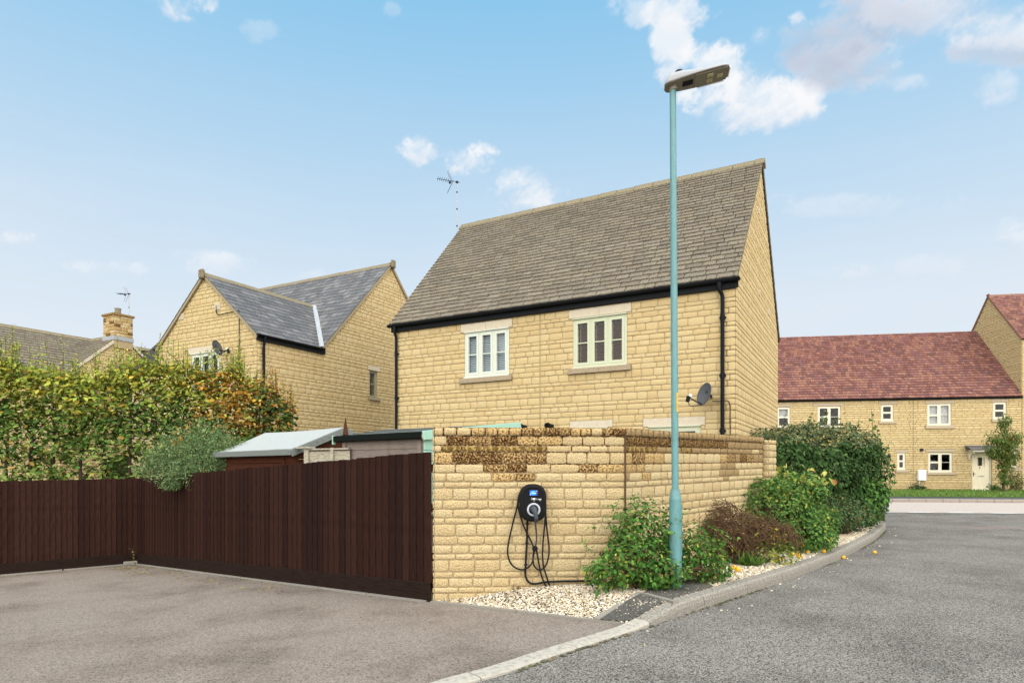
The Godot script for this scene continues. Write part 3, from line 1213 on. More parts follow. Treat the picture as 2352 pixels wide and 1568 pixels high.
# ------------------------------------------------------------------ ground, road, kerbs
func kerb_line() -> Array:
	var out := []
	# road-side foot of the near kerb, from beside the camera round to the junction
	out.append(Vector3(-3.2, 0, 0.6))
	out.append(Vector3(-1.9, 0, -1.9))
	for p in [[1040, 1583], [1160, 1549], [1292, 1503.7], [1460, 1449.8], [1577.6, 1410.7], [1672.9, 1379], [1831.6, 1325], [1945.9, 1277.4], [2010, 1241], [2036, 1215]]:
		out.append(ground_at(p[0], p[1]))
	var tip: Vector3 = out[-1]
	out.append(Vector3(tip.x + 0.12, 0, tip.z - 0.55))
	out.append(Vector3(tip.x + 0.02, 0, tip.z - 1.35))
	out.append(Vector3(tip.x - 0.45, 0, tip.z - 2.2))
	out.append(Vector3(tip.x - 1.4, 0, tip.z - 2.9))
	out.append(Vector3(tip.x - 3.0, 0, tip.z - 3.1))
	out.append(Vector3(tip.x - 9.0, 0, tip.z - 2.1))
	# smooth
	var c := Curve3D.new()
	for k in out.size():
		var p: Vector3 = out[k]
		p.y = 0
		var t: Vector3 = (out[mini(k + 1, out.size() - 1)] - out[maxi(k - 1, 0)])
		t.y = 0
		var l := minf((out[mini(k + 1, out.size() - 1)] - p).length(), (out[maxi(k - 1, 0)] - p).length())
		if l < 0.01: l = 0.5
		t = t.normalized() * l * 0.33
		c.add_point(p, -t, t)
	c.bake_interval = 0.05
	var pts := []
	var total := c.get_baked_length()
	var s := 0.0
	while s < total:
		pts.append(c.sample_baked(s))
		s += 0.15
	return pts


func kerb_rise(p: Vector3) -> float:
	# dropped across the drive, full height from the lamp on
	return lerpf(0.022, 0.115, smoothstep(0.86, 1.55, p.x + maxf(0.0, -p.z - 8.0)))


func build_ground() -> void:
	var kerb := kerb_line()
	var inner := []
	for k in kerb.size():
		var t: Vector3 = (kerb[mini(k + 1, kerb.size() - 1)] - kerb[maxi(k - 1, 0)]).normalized()
		inner.append(kerb[k] + Vector3(t.z, 0, -t.x) * 0.135)
	var g := func(x: float, d: float) -> float: return ground_y(x, d)
	# land far and wide, a hand below the paved surfaces
	var land := func(x: float, d: float) -> float: return ground_y(x, d) - 0.12 if d < 27.0 or x < 5.0 else ground_y(x, d) - 0.1
	var big := sheet(PackedVector2Array([Vector2(-120, -60), Vector2(140, -60), Vector2(140, 200), Vector2(-120, 200)]), 10.0, land)
	struct("ground", big, M.grass_ground)
	# road
	var road := PackedVector2Array()
	for p in kerb: road.append(Vector2(p.x, -p.z))
	var end: Vector3 = kerb[-1]
	var table := func(x: float) -> float: return 18.35 - 0.165 * (x - 14.0)
	road.append(Vector2(end.x, table.call(end.x)))
	road.append(Vector2(60, table.call(60.0)))
	road.append(Vector2(60, -25))
	road.append(Vector2(-3.2, -25))
	struct("road", sheet(road, 1.5, g), M.road)
	# block-paved table and the far pavement
	var band := func(a: float, b: float) -> PackedVector2Array:
		return PackedVector2Array([Vector2(-6, table.call(-6.0) + a), Vector2(60, table.call(60.0) + a), Vector2(60, table.call(60.0) + b), Vector2(-6, table.call(-6.0) + b)])
	struct("block_paving", sheet(band.call(0.0, 7.0), 2.0, func(x, d): return ground_y(x, d) + 0.006), M.paving)
	struct("pavement", sheet(band.call(7.12, 9.1), 2.0, func(x, d): return ground_y(x, d) + 0.125), M.far_path)
	struct("lawn", sheet(band.call(9.1, 17.5), 1.0, func(x, d): return ground_y(x, d) + 0.14 + 0.06 * smoothstep(27.0, 34.0, d)), M.grass_ground)
	# dashes at the edge of the table
	var dashes := group_node("road_marking", self)
	tag(dashes, "", "", "", "structure")
	var x := 4.0
	while x < 30.0:
		var b := sheet(PackedVector2Array([Vector2(x, table.call(x) - 0.02), Vector2(x + 0.66, table.call(x + 0.66) - 0.02), Vector2(x + 0.66, table.call(x + 0.66) + 0.26), Vector2(x, table.call(x) + 0.26)]), 1.0, func(px, d): return ground_y(px, d) + 0.011)
		obj("dash", b, M.marking, dashes)
		x += 1.08
	# pink wear on the tarmac in front of it
	var wear := group_node("worn_road_patch", self)
	tag(wear, "", "", "", "structure")
	for k in 7:
		var wx := 9.55 + k * 0.17
		var b := sheet(PackedVector2Array([Vector2(wx, 13.95), Vector2(wx + 0.05, 13.95), Vector2(wx + 0.2, 13.3), Vector2(wx + 0.13, 13.3)]), 1.0, func(px, d): return ground_y(px, d) + 0.005)
		obj("stripe", b, M.pink_mark, wear)
	# driveway
	var a := Vector2(-0.785, 6.5)
	var e1 := flat(ground_at(1438, 1438))
	var drive := PackedVector2Array([Vector2(-14, 6.2), Vector2(-6.594, 11.42), a])
	drive.append(e1)
	var k0 := 0
	for k in inner.size():
		if inner[k].x > e1.x:
			k0 = k
			break
	for k in range(k0 - 1, -1, -1):
		drive.append(flat(inner[k]))
	drive.append(Vector2(-3.4, -25))
	drive.append(Vector2(-14, -25))
	struct("driveway", sheet(drive, 1.0, func(px, d): return ground_y(px, d) + 0.008), M.drive)
	# raised bed between wall and kerb
	var b2 := Vector2(1.156, 6.63)
	var c2 := Vector2(3.70, 9.55)
	var bed := PackedVector2Array([a, e1])
	for k in range(k0, inner.size()):
		bed.append(flat(inner[k]))
	bed.append(Vector2(4.2, 15.0))
	bed.append(Vector2(5.2, 13.4))
	bed.append(c2 + Vector2(0.2, 0.3))
	bed.append(c2)
	bed.append(b2)
	var v := func(px, d): return ground_y(px, d) + verge_lift(px, d)
	struct("gravel_bed", sheet(bed, 0.4, v), M.gravel_bed)
	pebbles(bed)
	# tarmac strip beside the kerb with its concrete edgings, and the pad under the lamp
	var s0 := flat(ground_at(1378, 1426, 0.02))
	var s1 := flat(ground_at(1474, 1371, 0.09))
	var s2 := flat(ground_at(1545, 1388, 0.1))
	var strip := PackedVector2Array([s0, e1 + Vector2(0.0, 0.02)])
	var pad := PackedVector2Array([s1, s2])
	for k in range(k0, inner.size()):
		var p := flat(inner[k])
		if p.x < s2.x and p.x > e1.x + 0.03:
			strip.append(p)
		if p.x > s2.x and p.x < 2.02:
			pad.append(p)
	strip.append(s2)
	strip.append(s1)
	pad.append(Vector2(1.98, 6.62))
	pad.append(Vector2(1.45, 6.42))
	struct("path", sheet(strip, 0.3, func(px, d): return ground_y(px, d) + verge_lift(px, d) + 0.012), M.path)
	struct("path", sheet(pad, 0.3, func(px, d): return ground_y(px, d) + verge_lift(px, d) + 0.012), M.path)
	var edging := group_node("edging", self)
	tag(edging, "", "", "", "structure")
	edge_run(edging, [a + Vector2(-0.02, -0.05), e1], 0.055, 0.9, func(px, d): return ground_y(px, d) + 0.028, "edging_stone", M.edging)
	edge_run(edging, [s0 + Vector2(-0.03, 0), s1 + Vector2(-0.02, 0.02)], 0.05, 0.9, func(px, d): return ground_y(px, d) + verge_lift(px, d) + 0.022, "edging_stone", M.edging)
	edge_run(edging, [s1 + Vector2(0.01, 0), s2 + Vector2(0.03, 0)], 0.045, 0.6, func(px, d): return ground_y(px, d) + verge_lift(px, d) + 0.021, "edging_stone", M.edging)
	# pale edging along the feet of the fences
	edge_run(edging, [Vector2(-12.0, 7.52), Vector2(-6.70, 11.26)], 0.06, 0.9, func(px, d): return ground_y(px, d) + 0.03, "edging_stone", M.edging)
	edge_run(edging, [Vector2(-6.56, 11.28), Vector2(-0.87, 6.49)], 0.05, 0.9, func(px, d): return ground_y(px, d) + 0.022, "edging_stone", M.edging)
	# near kerb
	var stones := group_node("kerb", self)
	tag(stones, "", "", "", "structure")
	var k := 0
	var bright := 0
	while k < kerb.size() - 1:
		var step := 6
		var last := mini(k + step, kerb.size() - 1)
		var rings := []
		for q in range(k, last + 1):
			var o: Vector3 = kerb[q]
			var i: Vector3 = inner[q]
			if q == k:
				o = o.lerp(kerb[q + 1], 0.03)
				i = i.lerp(inner[q + 1], 0.03)
			elif q == last:
				o = o.lerp(kerb[q - 1], 0.03)
				i = i.lerp(inner[q - 1], 0.03)
			var y := ground_y(o.x, -o.z)
			var r := kerb_rise(o)
			var out_ := (o - i).normalized()
			rings.append([Vector3(o.x, y - 0.1, o.z), Vector3(o.x, y + r * 0.55, o.z) - out_ * 0.003, Vector3(o.x, y + r * 0.86, o.z) - out_ * 0.012, Vector3(o.x, y + r, o.z) - out_ * 0.032, Vector3(i.x, y + r, i.z), Vector3(i.x, y - 0.1, i.z)])
		for ring in rings: ring.reverse()
		var bag := Bag.new()
		for q in rings.size() - 1:
			for w in 5:
				bag.quad(rings[q][w], rings[q + 1][w], rings[q + 1][w + 1], rings[q][w + 1])
		bag.fan(rings[0], true)
		bag.fan(rings[-1], false)
		obj("kerb_stone", bag, M.kerb if kerb[k].x < 0.95 else M.dirty_kerb, stones)
		k = last
	# far kerb
	var far := group_node("kerb", self)
	tag(far, "", "", "", "structure")
	var fx := 6.0
	while fx < 34.0:
		var d0: float = table.call(fx) + 7.06
		var bag := Bag.new()
		bag.bevel(Vector3(fx + 0.3, ground_y(fx, d0) + 0.03, -d0), Vector3(0.592, 0.2, 0.13), 0.015, Basis(Vector3.UP, -0.1635))
		obj("kerb_stone", bag, M.far_kerb, far)
		fx += 0.592
	# two stepping flags in the gravel near the far end
	var flags := group_node("stepping_stones", self)
	tag(flags, "two buff sandstone flags set in the gravel beside the kerb by the low dark shrub", "paving slab")
	var f0 := ground_at(1942, 1238, 0.115)
	for q in 2:
		var bag := Bag.new()
		bag.bevel(Vector3(f0.x - 0.17 + 0.34 * q, f0.y - 0.01, f0.z - 0.25 - 0.28 * q), Vector3(0.55, 0.04, 0.42), 0.008, Basis(Vector3.UP, 0.75))
		obj("flag", bag, M.flag, flags)
	# grass in front of the terrace
	grass(PackedVector2Array([Vector2(9.0, table.call(9.0) + 9.1), Vector2(32.0, table.call(32.0) + 9.1), Vector2(32.0, 33.2), Vector2(9.0, 36.9)]))


func edge_run(parent: Node, line: Array, width: float, piece: float, top: Callable, called: String, material: Material) -> void:
	var a: Vector2 = line[0]
	var b: Vector2 = line[1]
	var len_ := a.distance_to(b)
	var n := maxi(1, roundi(len_ / piece))
	for k in n:
		var p := a.lerp(b, (k + 0.01) / n)
		var q := a.lerp(b, (k + 0.99) / n)
		var dir := (q - p).normalized()
		var side := Vector2(-dir.y, dir.x) * width * 0.5
		var bag := Bag.new()
		var yp: float = top.call(p.x, p.y)
		var yq: float = top.call(q.x, q.y)
		var c := [Vector3(p.x - side.x, yp, -(p.y - side.y)), Vector3(q.x - side.x, yq, -(q.y - side.y)), Vector3(q.x + side.x, yq, -(q.y + side.y)), Vector3(p.x + side.x, yp, -(p.y + side.y))]
		slab(bag, c[0], c[1], c[2], c[3], 0.15)
		obj(called, bag, material, parent)


func pebbles(bed: PackedVector2Array) -> void:
	var unit := Bag.new()
	var ring := []
	for j in [[-0.32, 0.62], [0.0, 1.0], [0.3, 0.66]]:
		var r := []
		for s in 6:
			var a := TAU * s / 6.0 + rnd(-0.2, 0.2)
			r.append(Vector3(cos(a) * j[1] * rnd(0.85, 1.15), j[0], -sin(a) * j[1] * rnd(0.85, 1.15)) * 0.5)
		ring.append(r)
	unit.loft(ring)
	var m := unit.mesh()
	var lo := Vector2(-0.9, 4.6)
	var hi := Vector2(8.4, 16.5)
	var spots := []
	var tones := [[4, Color(0.58, 0.48, 0.345)], [3, Color(0.64, 0.565, 0.44)], [2.2, Color(0.70, 0.655, 0.57)], [1.4, Color(0.48, 0.345, 0.195)], [0.7, Color(0.33, 0.235, 0.145)], [0.3, Color(0.2, 0.15, 0.1)]]
	var tries := 0
	while spots.size() < 56000 and tries < 1200000:
		tries += 1
		var p := Vector2(rnd(lo.x, hi.x), rnd(lo.y, hi.y))
		# most of them near the front, where single stones can be seen
		if rng.randf() > clampf(7.0 / p.y - 0.18, 0.1, 1.0):
			continue
		if not Geometry2D.is_point_in_polygon(p, bed):
			continue
		spots.append(p)
	var mm := MultiMesh.new()
	mm.transform_format = MultiMesh.TRANSFORM_3D
	mm.use_colors = true
	mm.mesh = m
	mm.instance_count = spots.size()
	for k in spots.size():
		var p: Vector2 = spots[k]
		var s := rnd(0.010, 0.022) * (1.0 + maxf(0.0, p.y - 7.0) * 0.05)
		var b := Basis.from_euler(Vector3(rnd(-0.5, 0.5), rnd(0, TAU), rnd(-0.5, 0.5))) * Basis.from_scale(Vector3(s * rnd(0.9, 1.5), s * rnd(0.6, 1.0), s))
		mm.set_instance_transform(k, Transform3D(b, Vector3(p.x, ground_y(p.x, p.y) + verge_lift(p.x, p.y) + rnd(0.0, 0.008), -p.y)))
		mm.set_instance_color(k, pick(tones))
	var o := MultiMeshInstance3D.new()
	o.name = "gravel"
	o.multimesh = mm
	o.material_override = M.pebble
	add_child(o, true)
	tag(o, "pale buff gravel chippings between garden wall and kerb", "gravel", "", "stuff")


func grass(poly: PackedVector2Array) -> void:
	var leaves := []
	var pal := [[3, Color(0.10, 0.19, 0.035)], [2, Color(0.14, 0.24, 0.05)], [1, Color(0.20, 0.24, 0.07)]]
	while leaves.size() < 26000:
		var p := Vector2(rnd(9, 32), rnd(24, 37))
		if not Geometry2D.is_point_in_polygon(p, poly): continue
		var y := ground_y(p.x, p.y) + 0.13 + 0.06 * smoothstep(27.0, 34.0, p.y)
		leaves.append([Vector3(p.x, y, -p.y), Vector3(rnd(-0.3, 0.3), 1, rnd(-0.3, 0.3)), rnd(0.05, 0.14), pick(pal)])
	var o := foliage("grass", self, leaves, thin_leaf_mesh, M.leaf, -1.2, 0.1, 0.0)
	tag(o, "green lawn strip in front of the terraced houses", "grass", "", "stuff")


# ------------------------------------------------------------------ the big house behind the wall
func build_main_house() -> void:
	var h := thing("stone_house", "large honey-stone house with grey stone-slate roof directly behind the garden wall", "house", Vector3(4.033, 0, -11.65), HOUSE_TURN)
	var L := 7.80
	var D := 6.2
	var X := Vector3.RIGHT
	var N := Vector3(0, 0, 1)
	var origin := Vector3(-L, 0, 0)
	var wins := [Rect2(-5.797 + L, 3.355, 1.125, 0.995), Rect2(-3.171 + L, 3.366, 1.136, 0.985), Rect2(-1.60 + L, 1.05, 0.98, 1.06), Rect2(-3.13 + L, 1.05, 0.70, 1.08), Rect2(-5.4 + L, 1.05, 0.76, 1.08)]
	var lintels := [Rect2(-5.907 + L, 4.37, 1.316, 0.172), Rect2(-3.268 + L, 4.377, 1.322, 0.174), Rect2(-1.708 + L, 2.118, 1.17, 0.16), Rect2(-3.243 + L, 2.146, 0.917, 0.138), Rect2(-5.5 + L, 2.14, 0.94, 0.138)]
	var sills := [Rect2(-5.923 + L, 3.224, 1.332, 0.106), Rect2(-3.274 + L, 3.240, 1.328, 0.105)]
	var bag := Bag.new()
	wall_core(bag, origin, X, N, 0, L, -0.3, 4.66, 0.26, wins)
	var front := obj("front_wall", bag, M.mortar, h)
	bag = Bag.new()
	wall_core(bag, Vector3.ZERO, Vector3(0, 0, -1), X, 0.0, D, -0.3, 4.80, 0.26, [])
	gable_core(bag, Vector3(-0.001, 4.80, 0), Vector3(-0.001, 4.80, -D), Vector3(-0.001, 8.06, -D * 0.5), Vector3(-0.26, 0, 0))
	var gable := obj("gable_wall", bag, M.mortar, h)
	bag = Bag.new()
	wall_core(bag, Vector3(0, 0, -D), Vector3(-1, 0, 0), Vector3(0, 0, -1), 0, L, -0.3, 4.7, 0.26, [])
	wall_core(bag, Vector3(-L, 0, -D), Vector3(0, 0, 1), Vector3(-1, 0, 0), 0, D, -0.3, 4.7, 0.26, [])
	gable_core(bag, Vector3(-L, 4.70, -D), Vector3(-L, 4.70, 0), Vector3(-L, 8.06, -D * 0.5), Vector3(0.26, 0, 0))
	obj("rear_wall", bag, M.mortar, h)
	bag = Bag.new()
	bag.span(Vector3(-L + 0.27, 2.35, -D + 0.27), Vector3(-0.27, 2.6, -0.27))
	obj("floor", bag, M.dark_room, h)
	# masonry, with the movement joint left open
	var list := []
	var open := wins + lintels + sills + [Rect2(-3.937 + L, -1, 0.014, 8)]
	var pattern := [0.15, 0.107, 0.107, 0.075]
	lay_bricks(list, front, origin, X, N, L, pattern, 0.9, 4.66, open, nothing, Vector2(0.18, 0.36), 0.016, Vector2i(0, 6), 6)
	lay_bricks(list, gable, Vector3.ZERO, Vector3(0, 0, -1), X, D, pattern, 0.9, 8.0, [], func(y): return Vector2(maxf(0.0, (y - 4.81) * 0.945), minf(D, D - (y - 4.81) * 0.945)), Vector2(0.18, 0.36), 0.016, Vector2i(0, 6), 6)
	build_pieces(h, list, "brick", "brickwork", brick_meshes, M.stones, M.stone_tints, M.stone_any, Vector3(0.3, 0.09, 0.024), 300, func(p, u, v): return v > 1000.0 - maxf(0, (1000 - u) * 0.05) or (u > 1730 and v > 960))
	# dressed stone
	for k in 5:
		dressed(h, "lintel", origin, X, N, lintels[k], 2 if k < 2 else 1, 0.026, M.dressed)
	for k in 2:
		dressed(h, "sill", origin, X, N, sills[k], 2, 0.07, M.sill)
	var w := window(h, origin, X, N, wins[0], 3, [0.5], M.grey_frame, 0.02, 0.045, 0.05)
	blind(w, origin, X, N, wins[0], M.white_blind, 0.04, 0.9)
	w = window(h, origin, X, N, wins[1], 3, [0.5], M.cream_frame, 0.02, 0.045, 0.05)
	blind(w, origin, X, N, wins[1], M.wood_blind, 0.042, 0.75)
	for k in range(2, 5):
		window(h, origin, X, N, wins[k], 2, [0.5], M.cream_frame, 0.03, 0.045, 0.05)
	# window stays
	# roof: slabs, then slates
	var rise := 8.13 - 4.82
	var half := D * 0.5
	var run := 0.14
	var slope := Vector3(0, rise, -half).normalized()
	var slope_len := Vector3(0, rise, -half).length() + run
	var foot := Vector3(-L - 0.06, 4.825, 0) - slope * run
	var top := foot + slope * slope_len
	var len_ := L + 0.10
	bag = Bag.new()
	slab(bag, foot, foot + X * len_, top + X * len_, top, 0.06)
	var back := Vector3(0, rise, half).normalized()
	var bfoot := Vector3(-L - 0.06, 4.825, -D) - back * run
	slab(bag, bfoot + X * len_, bfoot, top, top + X * len_, 0.06)
	var roof := obj("roof", bag, M.under, h)
	list = []
	lay_tiles(list, roof, foot + X * -0.02, X, slope, slope_len, func(y): return Vector2(0, len_ + 0.04), 0.165, 0.118, Vector2(0.17, 0.40), 0.026, 5, 6, 0.024)
	lay_tiles(list, roof, bfoot + X * (len_ + 0.02), -X, back, slope_len, func(y): return Vector2(0, len_ + 0.04), 0.17, 0.12, Vector2(0.25, 0.5), 0.022, 5, 6, 0.014)
	build_pieces(h, list, "roof_slate", "roof_slates", tile_meshes, M.tiles, M.tile_tints, M.tile_any, Vector3(0.3, 0.18, 0.02), 300, nothing)
	# ridge stones
	var rx := -0.08
	while rx < len_ + 0.04:
		var rl := minf(0.46, len_ + 0.06 - rx)
		bag = Bag.new()
		var c := Vector3(foot.x + rx + rl * 0.5, top.y + 0.055 + rnd(-0.006, 0.006), top.z)
		for sg in [-1.0, 1.0]:
			var nrm := Vector3(0, half, sg * rise).normalized()
			var dn := Vector3(0, -rise, sg * half).normalized()
			bag.bevel(c + dn * 0.10 - Vector3(0, 0.0, 0) + nrm * 0.0, Vector3(rl - 0.012, 0.035, 0.24), 0.006, Basis(X, nrm, X.cross(nrm)))
		obj("ridge_stone", bag, M.ridge, h)
		rx += rl
	# pointed verges of the gable
	bag = Bag.new()
	for sg in [-1.0, 1.0]:
		var s2 := Vector3(0, rise, sg * half).normalized()
		var st := Vector3(0.035, 4.81, -half - sg * half)
		var b := Basis(X, s2, X.cross(s2))
		bag.box(st + s2 * (slope_len * 0.5 - run * 0.5) + b.z * 0.02 * -sg, Vector3(0.03, slope_len - 0.05, 0.05), b)
	obj("verge", bag, M.verge, h)
	# fascia, gutter, downpipes
	bag = Bag.new()
	bag.span(Vector3(-L - 0.05, 4.565, 0.028), Vector3(0.055, 4.745, 0.07))
	bag.span(Vector3(-L - 0.05, 4.64, 0.0), Vector3(0.045, 4.66, 0.03))
	obj("fascia", bag, M.fascia, h)
	gutter(h, Vector3(-L - 0.09, 4.722, 0.13), Vector3(0.1, 4.722, 0.13), 0.058)
	downpipe(h, Vector3(-7.70, 4.67, 0.135), 0.065, -0.2, 0.034, [4.05, 3.0, 2.0, 1.0])
	downpipe(h, Vector3(-0.262, 4.67, 0.135), 0.065, -0.2, 0.036, [4.05, 3.0, 2.0, 1.0], 0.045)
	# boiler flues over the wall
	for fx in [-4.277, -3.655]:
		bag = Bag.new()
		bag.tube([Vector3(fx, 2.2, 0.0), Vector3(fx, 2.2, 0.2)], 0.05, 16)
		bag.tube([Vector3(fx, 2.2, 0.2), Vector3(fx, 2.215, 0.235), Vector3(fx, 2.25, 0.25)], [0.066, 0.066, 0.04], 16)
		obj("flue", bag, M.black, h)
	# vent bricks high in the gable and a tag low down
	for p in [Vector2(-2.75, 6.85), Vector2(-2.85, 5.1), Vector2(-4.35, 5.0)]:
		bag = Bag.new()
		bag.span(Vector3(0.0, p.y, p.x), Vector3(0.03, p.y + 0.14, p.x + 0.1))
		obj("vent_brick", bag, M.dressed, h)
	# satellite dish and its cable
	dish(h.transform * Vector3(-0.5, 2.66, 0.28), -1.2, 0.215, "dark grey satellite dish on the front wall of the large house beside its right downpipe", h.transform * Vector3(-0.42, 2.62, 0.03))
	var cable := Bag.new()
	cable.tube([Vector3(-0.4, 2.55, 0.04), Vector3(-0.3, 2.54, 0.035), Vector3(-0.15, 2.55, 0.035), Vector3(-0.11, 2.53, 0.035), Vector3(-0.09, 2.45, 0.035), Vector3(-0.085, 1.4, 0.035), Vector3(-0.085, 0.3, 0.035)], 0.008, 6)
	obj("cable", cable, M.rubber, h)
	# aerial behind the left end of the roof
	aerial(h.transform * Vector3(-7.95, 6.6, -2.9), 9.36 - 6.6, "tall thin television aerial on a banded pole above the left end of the stone-slate roof", PI * 0.92, [6.2, 7.3], h.transform.basis * Vector3(1, 0, 0))


func gutter(parent: Node, a: Vector3, b: Vector3, r: float) -> void:
	var bag := Bag.new()
	var x := (b - a).normalized()
	var z := x.cross(Vector3.UP).normalized()
	var ring := func(at: Vector3) -> Array:
		var out := []
		for k in 9:
			var t := PI + PI * k / 8.0
			out.append(at + z * cos(t) * r + Vector3.UP * sin(t) * r)
		for k in 9:
			var t := TAU - PI * k / 8.0
			out.append(at + z * cos(t) * r * 0.88 + Vector3.UP * (sin(t) * r * 0.88))
		return out
	bag.loft([ring.call(a), ring.call(b)])
	# unions
	var len_ := a.distance_to(b)
	var n := maxi(2, roundi(len_ / 1.3))
	for k in range(0, n + 1):
		var c := a.lerp(b, clampf(k / float(n), 0.01, 0.99))
		var big := []
		for e in [-0.025, 0.025]:
			var rr := []
			for q in 13:
				var t := PI + PI * q / 12.0
				rr.append(c + x * e + z * cos(t) * r * 1.1 + Vector3.UP * (sin(t) * r * 1.1 + 0.004))
			big.append(rr)
		bag.loft(big)
	obj("gutter", bag, M.black, parent)


# from a gutter outlet, back to the wall by a swan neck, then down to the ground
func downpipe(parent: Node, at: Vector3, wall_gap: float, ground: float, r: float, clips: Array, shift := 0.0) -> void:
	var bag := Bag.new()
	var z := wall_gap
	bag.tube([at, at + Vector3(0, -0.09, 0)], r * 1.15, 14)
	bag.tube([at + Vector3(0, -0.08, 0), at + Vector3(0, -0.12, 0), Vector3(at.x + shift * 0.3, at.y - 0.15, lerpf(at.z, z, 0.3)), Vector3(at.x + shift * 0.8, at.y - 0.2, lerpf(at.z, z, 0.85)), Vector3(at.x + shift, at.y - 0.25, z), Vector3(at.x + shift, at.y - 0.3, z), Vector3(at.x + shift, ground, z)], r, 14)
	var px := at.x + shift
	for y in clips:
		bag.tube([Vector3(px, y - 0.045, z), Vector3(px, y + 0.045, z)], r * 1.22, 14)
		bag.box(Vector3(px, y, z * 0.5), Vector3(r * 3.2, 0.03, z))
	obj("downpipe", bag, M.black, parent)


func dish(at: Vector3, turn: float, r: float, label: String, fixing: Vector3) -> void:
	var t := thing("satellite_dish", label, "satellite dish", at, turn)
	# reflector opens along +z, tipped up
	var tilt := Basis(Vector3.RIGHT, -0.28)
	var rings := []
	var prof := [[0.0, -0.052], [0.35, -0.045], [0.7, -0.022], [0.97, 0.0], [1.0, 0.004], [1.0, -0.008], [0.7, -0.034], [0.35, -0.057], [0.0, -0.062]]
	for p in prof:
		var ring := []
		for s in 28:
			var a := TAU * s / 28.0
			ring.append(tilt * Vector3(cos(a) * r * 0.86 * maxf(p[0], 0.01), sin(a) * r * maxf(p[0], 0.01), p[1]))
		rings.append(ring)
	rings.reverse()
	var b := Bag.new()
	b.loft(rings)
	obj("reflector", b, M.dish, t)
	b = Bag.new()
	var foot := tilt * Vector3(0, -r * 0.92, 0.0)
	var head := tilt * Vector3(0, -r * 0.75, r * 1.35)
	b.tube([foot + Vector3(0, 0, -0.03), foot.lerp(head, 0.5) + Vector3(0, -0.005, 0), head], 0.011, 8)
	obj("arm", b, M.black, t)
	b = Bag.new()
	b.bevel(head + Vector3(0, -0.03, 0.02), Vector3(0.055, 0.11, 0.06), 0.008, tilt)
	obj("receiver", b, M.black, t)
	b = Bag.new()
	b.tube([head + Vector3(0, 0.02, 0.0), head + Vector3(0, 0.035, -0.045)], 0.028, 12)
	obj("receiver_cap", b, M.white, t)
	b = Bag.new()
	b.tube([head + Vector3(0, -0.08, 0.02), head + Vector3(0, -0.15, -0.02), head + Vector3(0, -0.15, -0.09), foot + Vector3(0, -0.02, 0.09), foot + Vector3(0, 0, -0.02)], 0.005, 6)
	obj("lead", b, M.rubber, t)
	b = Bag.new()
	var back := t.transform.affine_inverse() * fixing
	b.bevel(Vector3(0, 0, -0.085), Vector3(0.07, 0.11, 0.06), 0.006)
	b.tube([Vector3(0, 0, -0.09), Vector3(0, -0.02, -0.15), back], 0.018, 8)
	obj("bracket", b, M.dark_grey, t)


func aerial(at: Vector3, tall: float, label: String, turn: float, _unused: Array, wall_dir: Vector3) -> void:
	var t := thing("tv_aerial", label, "aerial", at)
	var b := Bag.new()
	b.tube([Vector3.ZERO, Vector3(0, tall, 0)], 0.0125, 8)
	obj("pole", b, M.steel, t)
	b = Bag.new()
	b.box(wall_dir * 0.12 + Vector3(0, 0.15, 0), Vector3(0.3, 0.03, 0.03), Basis(wall_dir, Vector3.UP, wall_dir.cross(Vector3.UP)))
	obj("bracket", b, M.steel, t)
	var y := 0.55
	while y < tall - 0.2:
		b = Bag.new()
		b.tube([Vector3(0, y, 0), Vector3(0, y + 0.035, 0)], 0.02, 8)
		obj("band", b, M.black, t)
		y += 0.47
	var dir := Vector3(cos(turn), 0, sin(turn))
	var side := dir.cross(Vector3.UP)
	var top := Vector3(0, tall - 0.03, 0)
	b = Bag.new()
	b.tube([top - dir * 0.08, top + dir * 0.55 + Vector3(0, 0.035, 0)], 0.007, 6)
	b.bevel(top, Vector3(0.07, 0.05, 0.07), 0.008)
	b.bevel(top + dir * 0.2 + Vector3(0, -0.03, 0), Vector3(0.06, 0.06, 0.06), 0.008)
	obj("boom", b, M.dark_grey, t)
	for k in 6:
		b = Bag.new()
		var c := top + dir * (0.25 + 0.058 * k) + Vector3(0, 0.016 + 0.004 * k, 0)
		b.tube([c - side * 0.13, c + side * 0.13], 0.0045, 6)
		b.bevel(c, Vector3(0.02, 0.035, 0.02), 0.004)
		obj("director", b, M.dark_grey, t)
	for sg in [-1.0, 1.0]:
		b = Bag.new()
		var c := top + dir * 0.12
		b.tube([c, c + dir * 0.14 + Vector3(0, 0.30 * sg, 0)], 0.0045, 6)
		b.tube([c + side * 0.1, c + side * 0.1 + dir * 0.14 + Vector3(0, 0.3 * sg, 0)], 0.005, 6)
		b.tube([c - side * 0.1, c + side * 0.1], 0.005, 6)
		obj("reflector_rod", b, M.dark_grey, t)


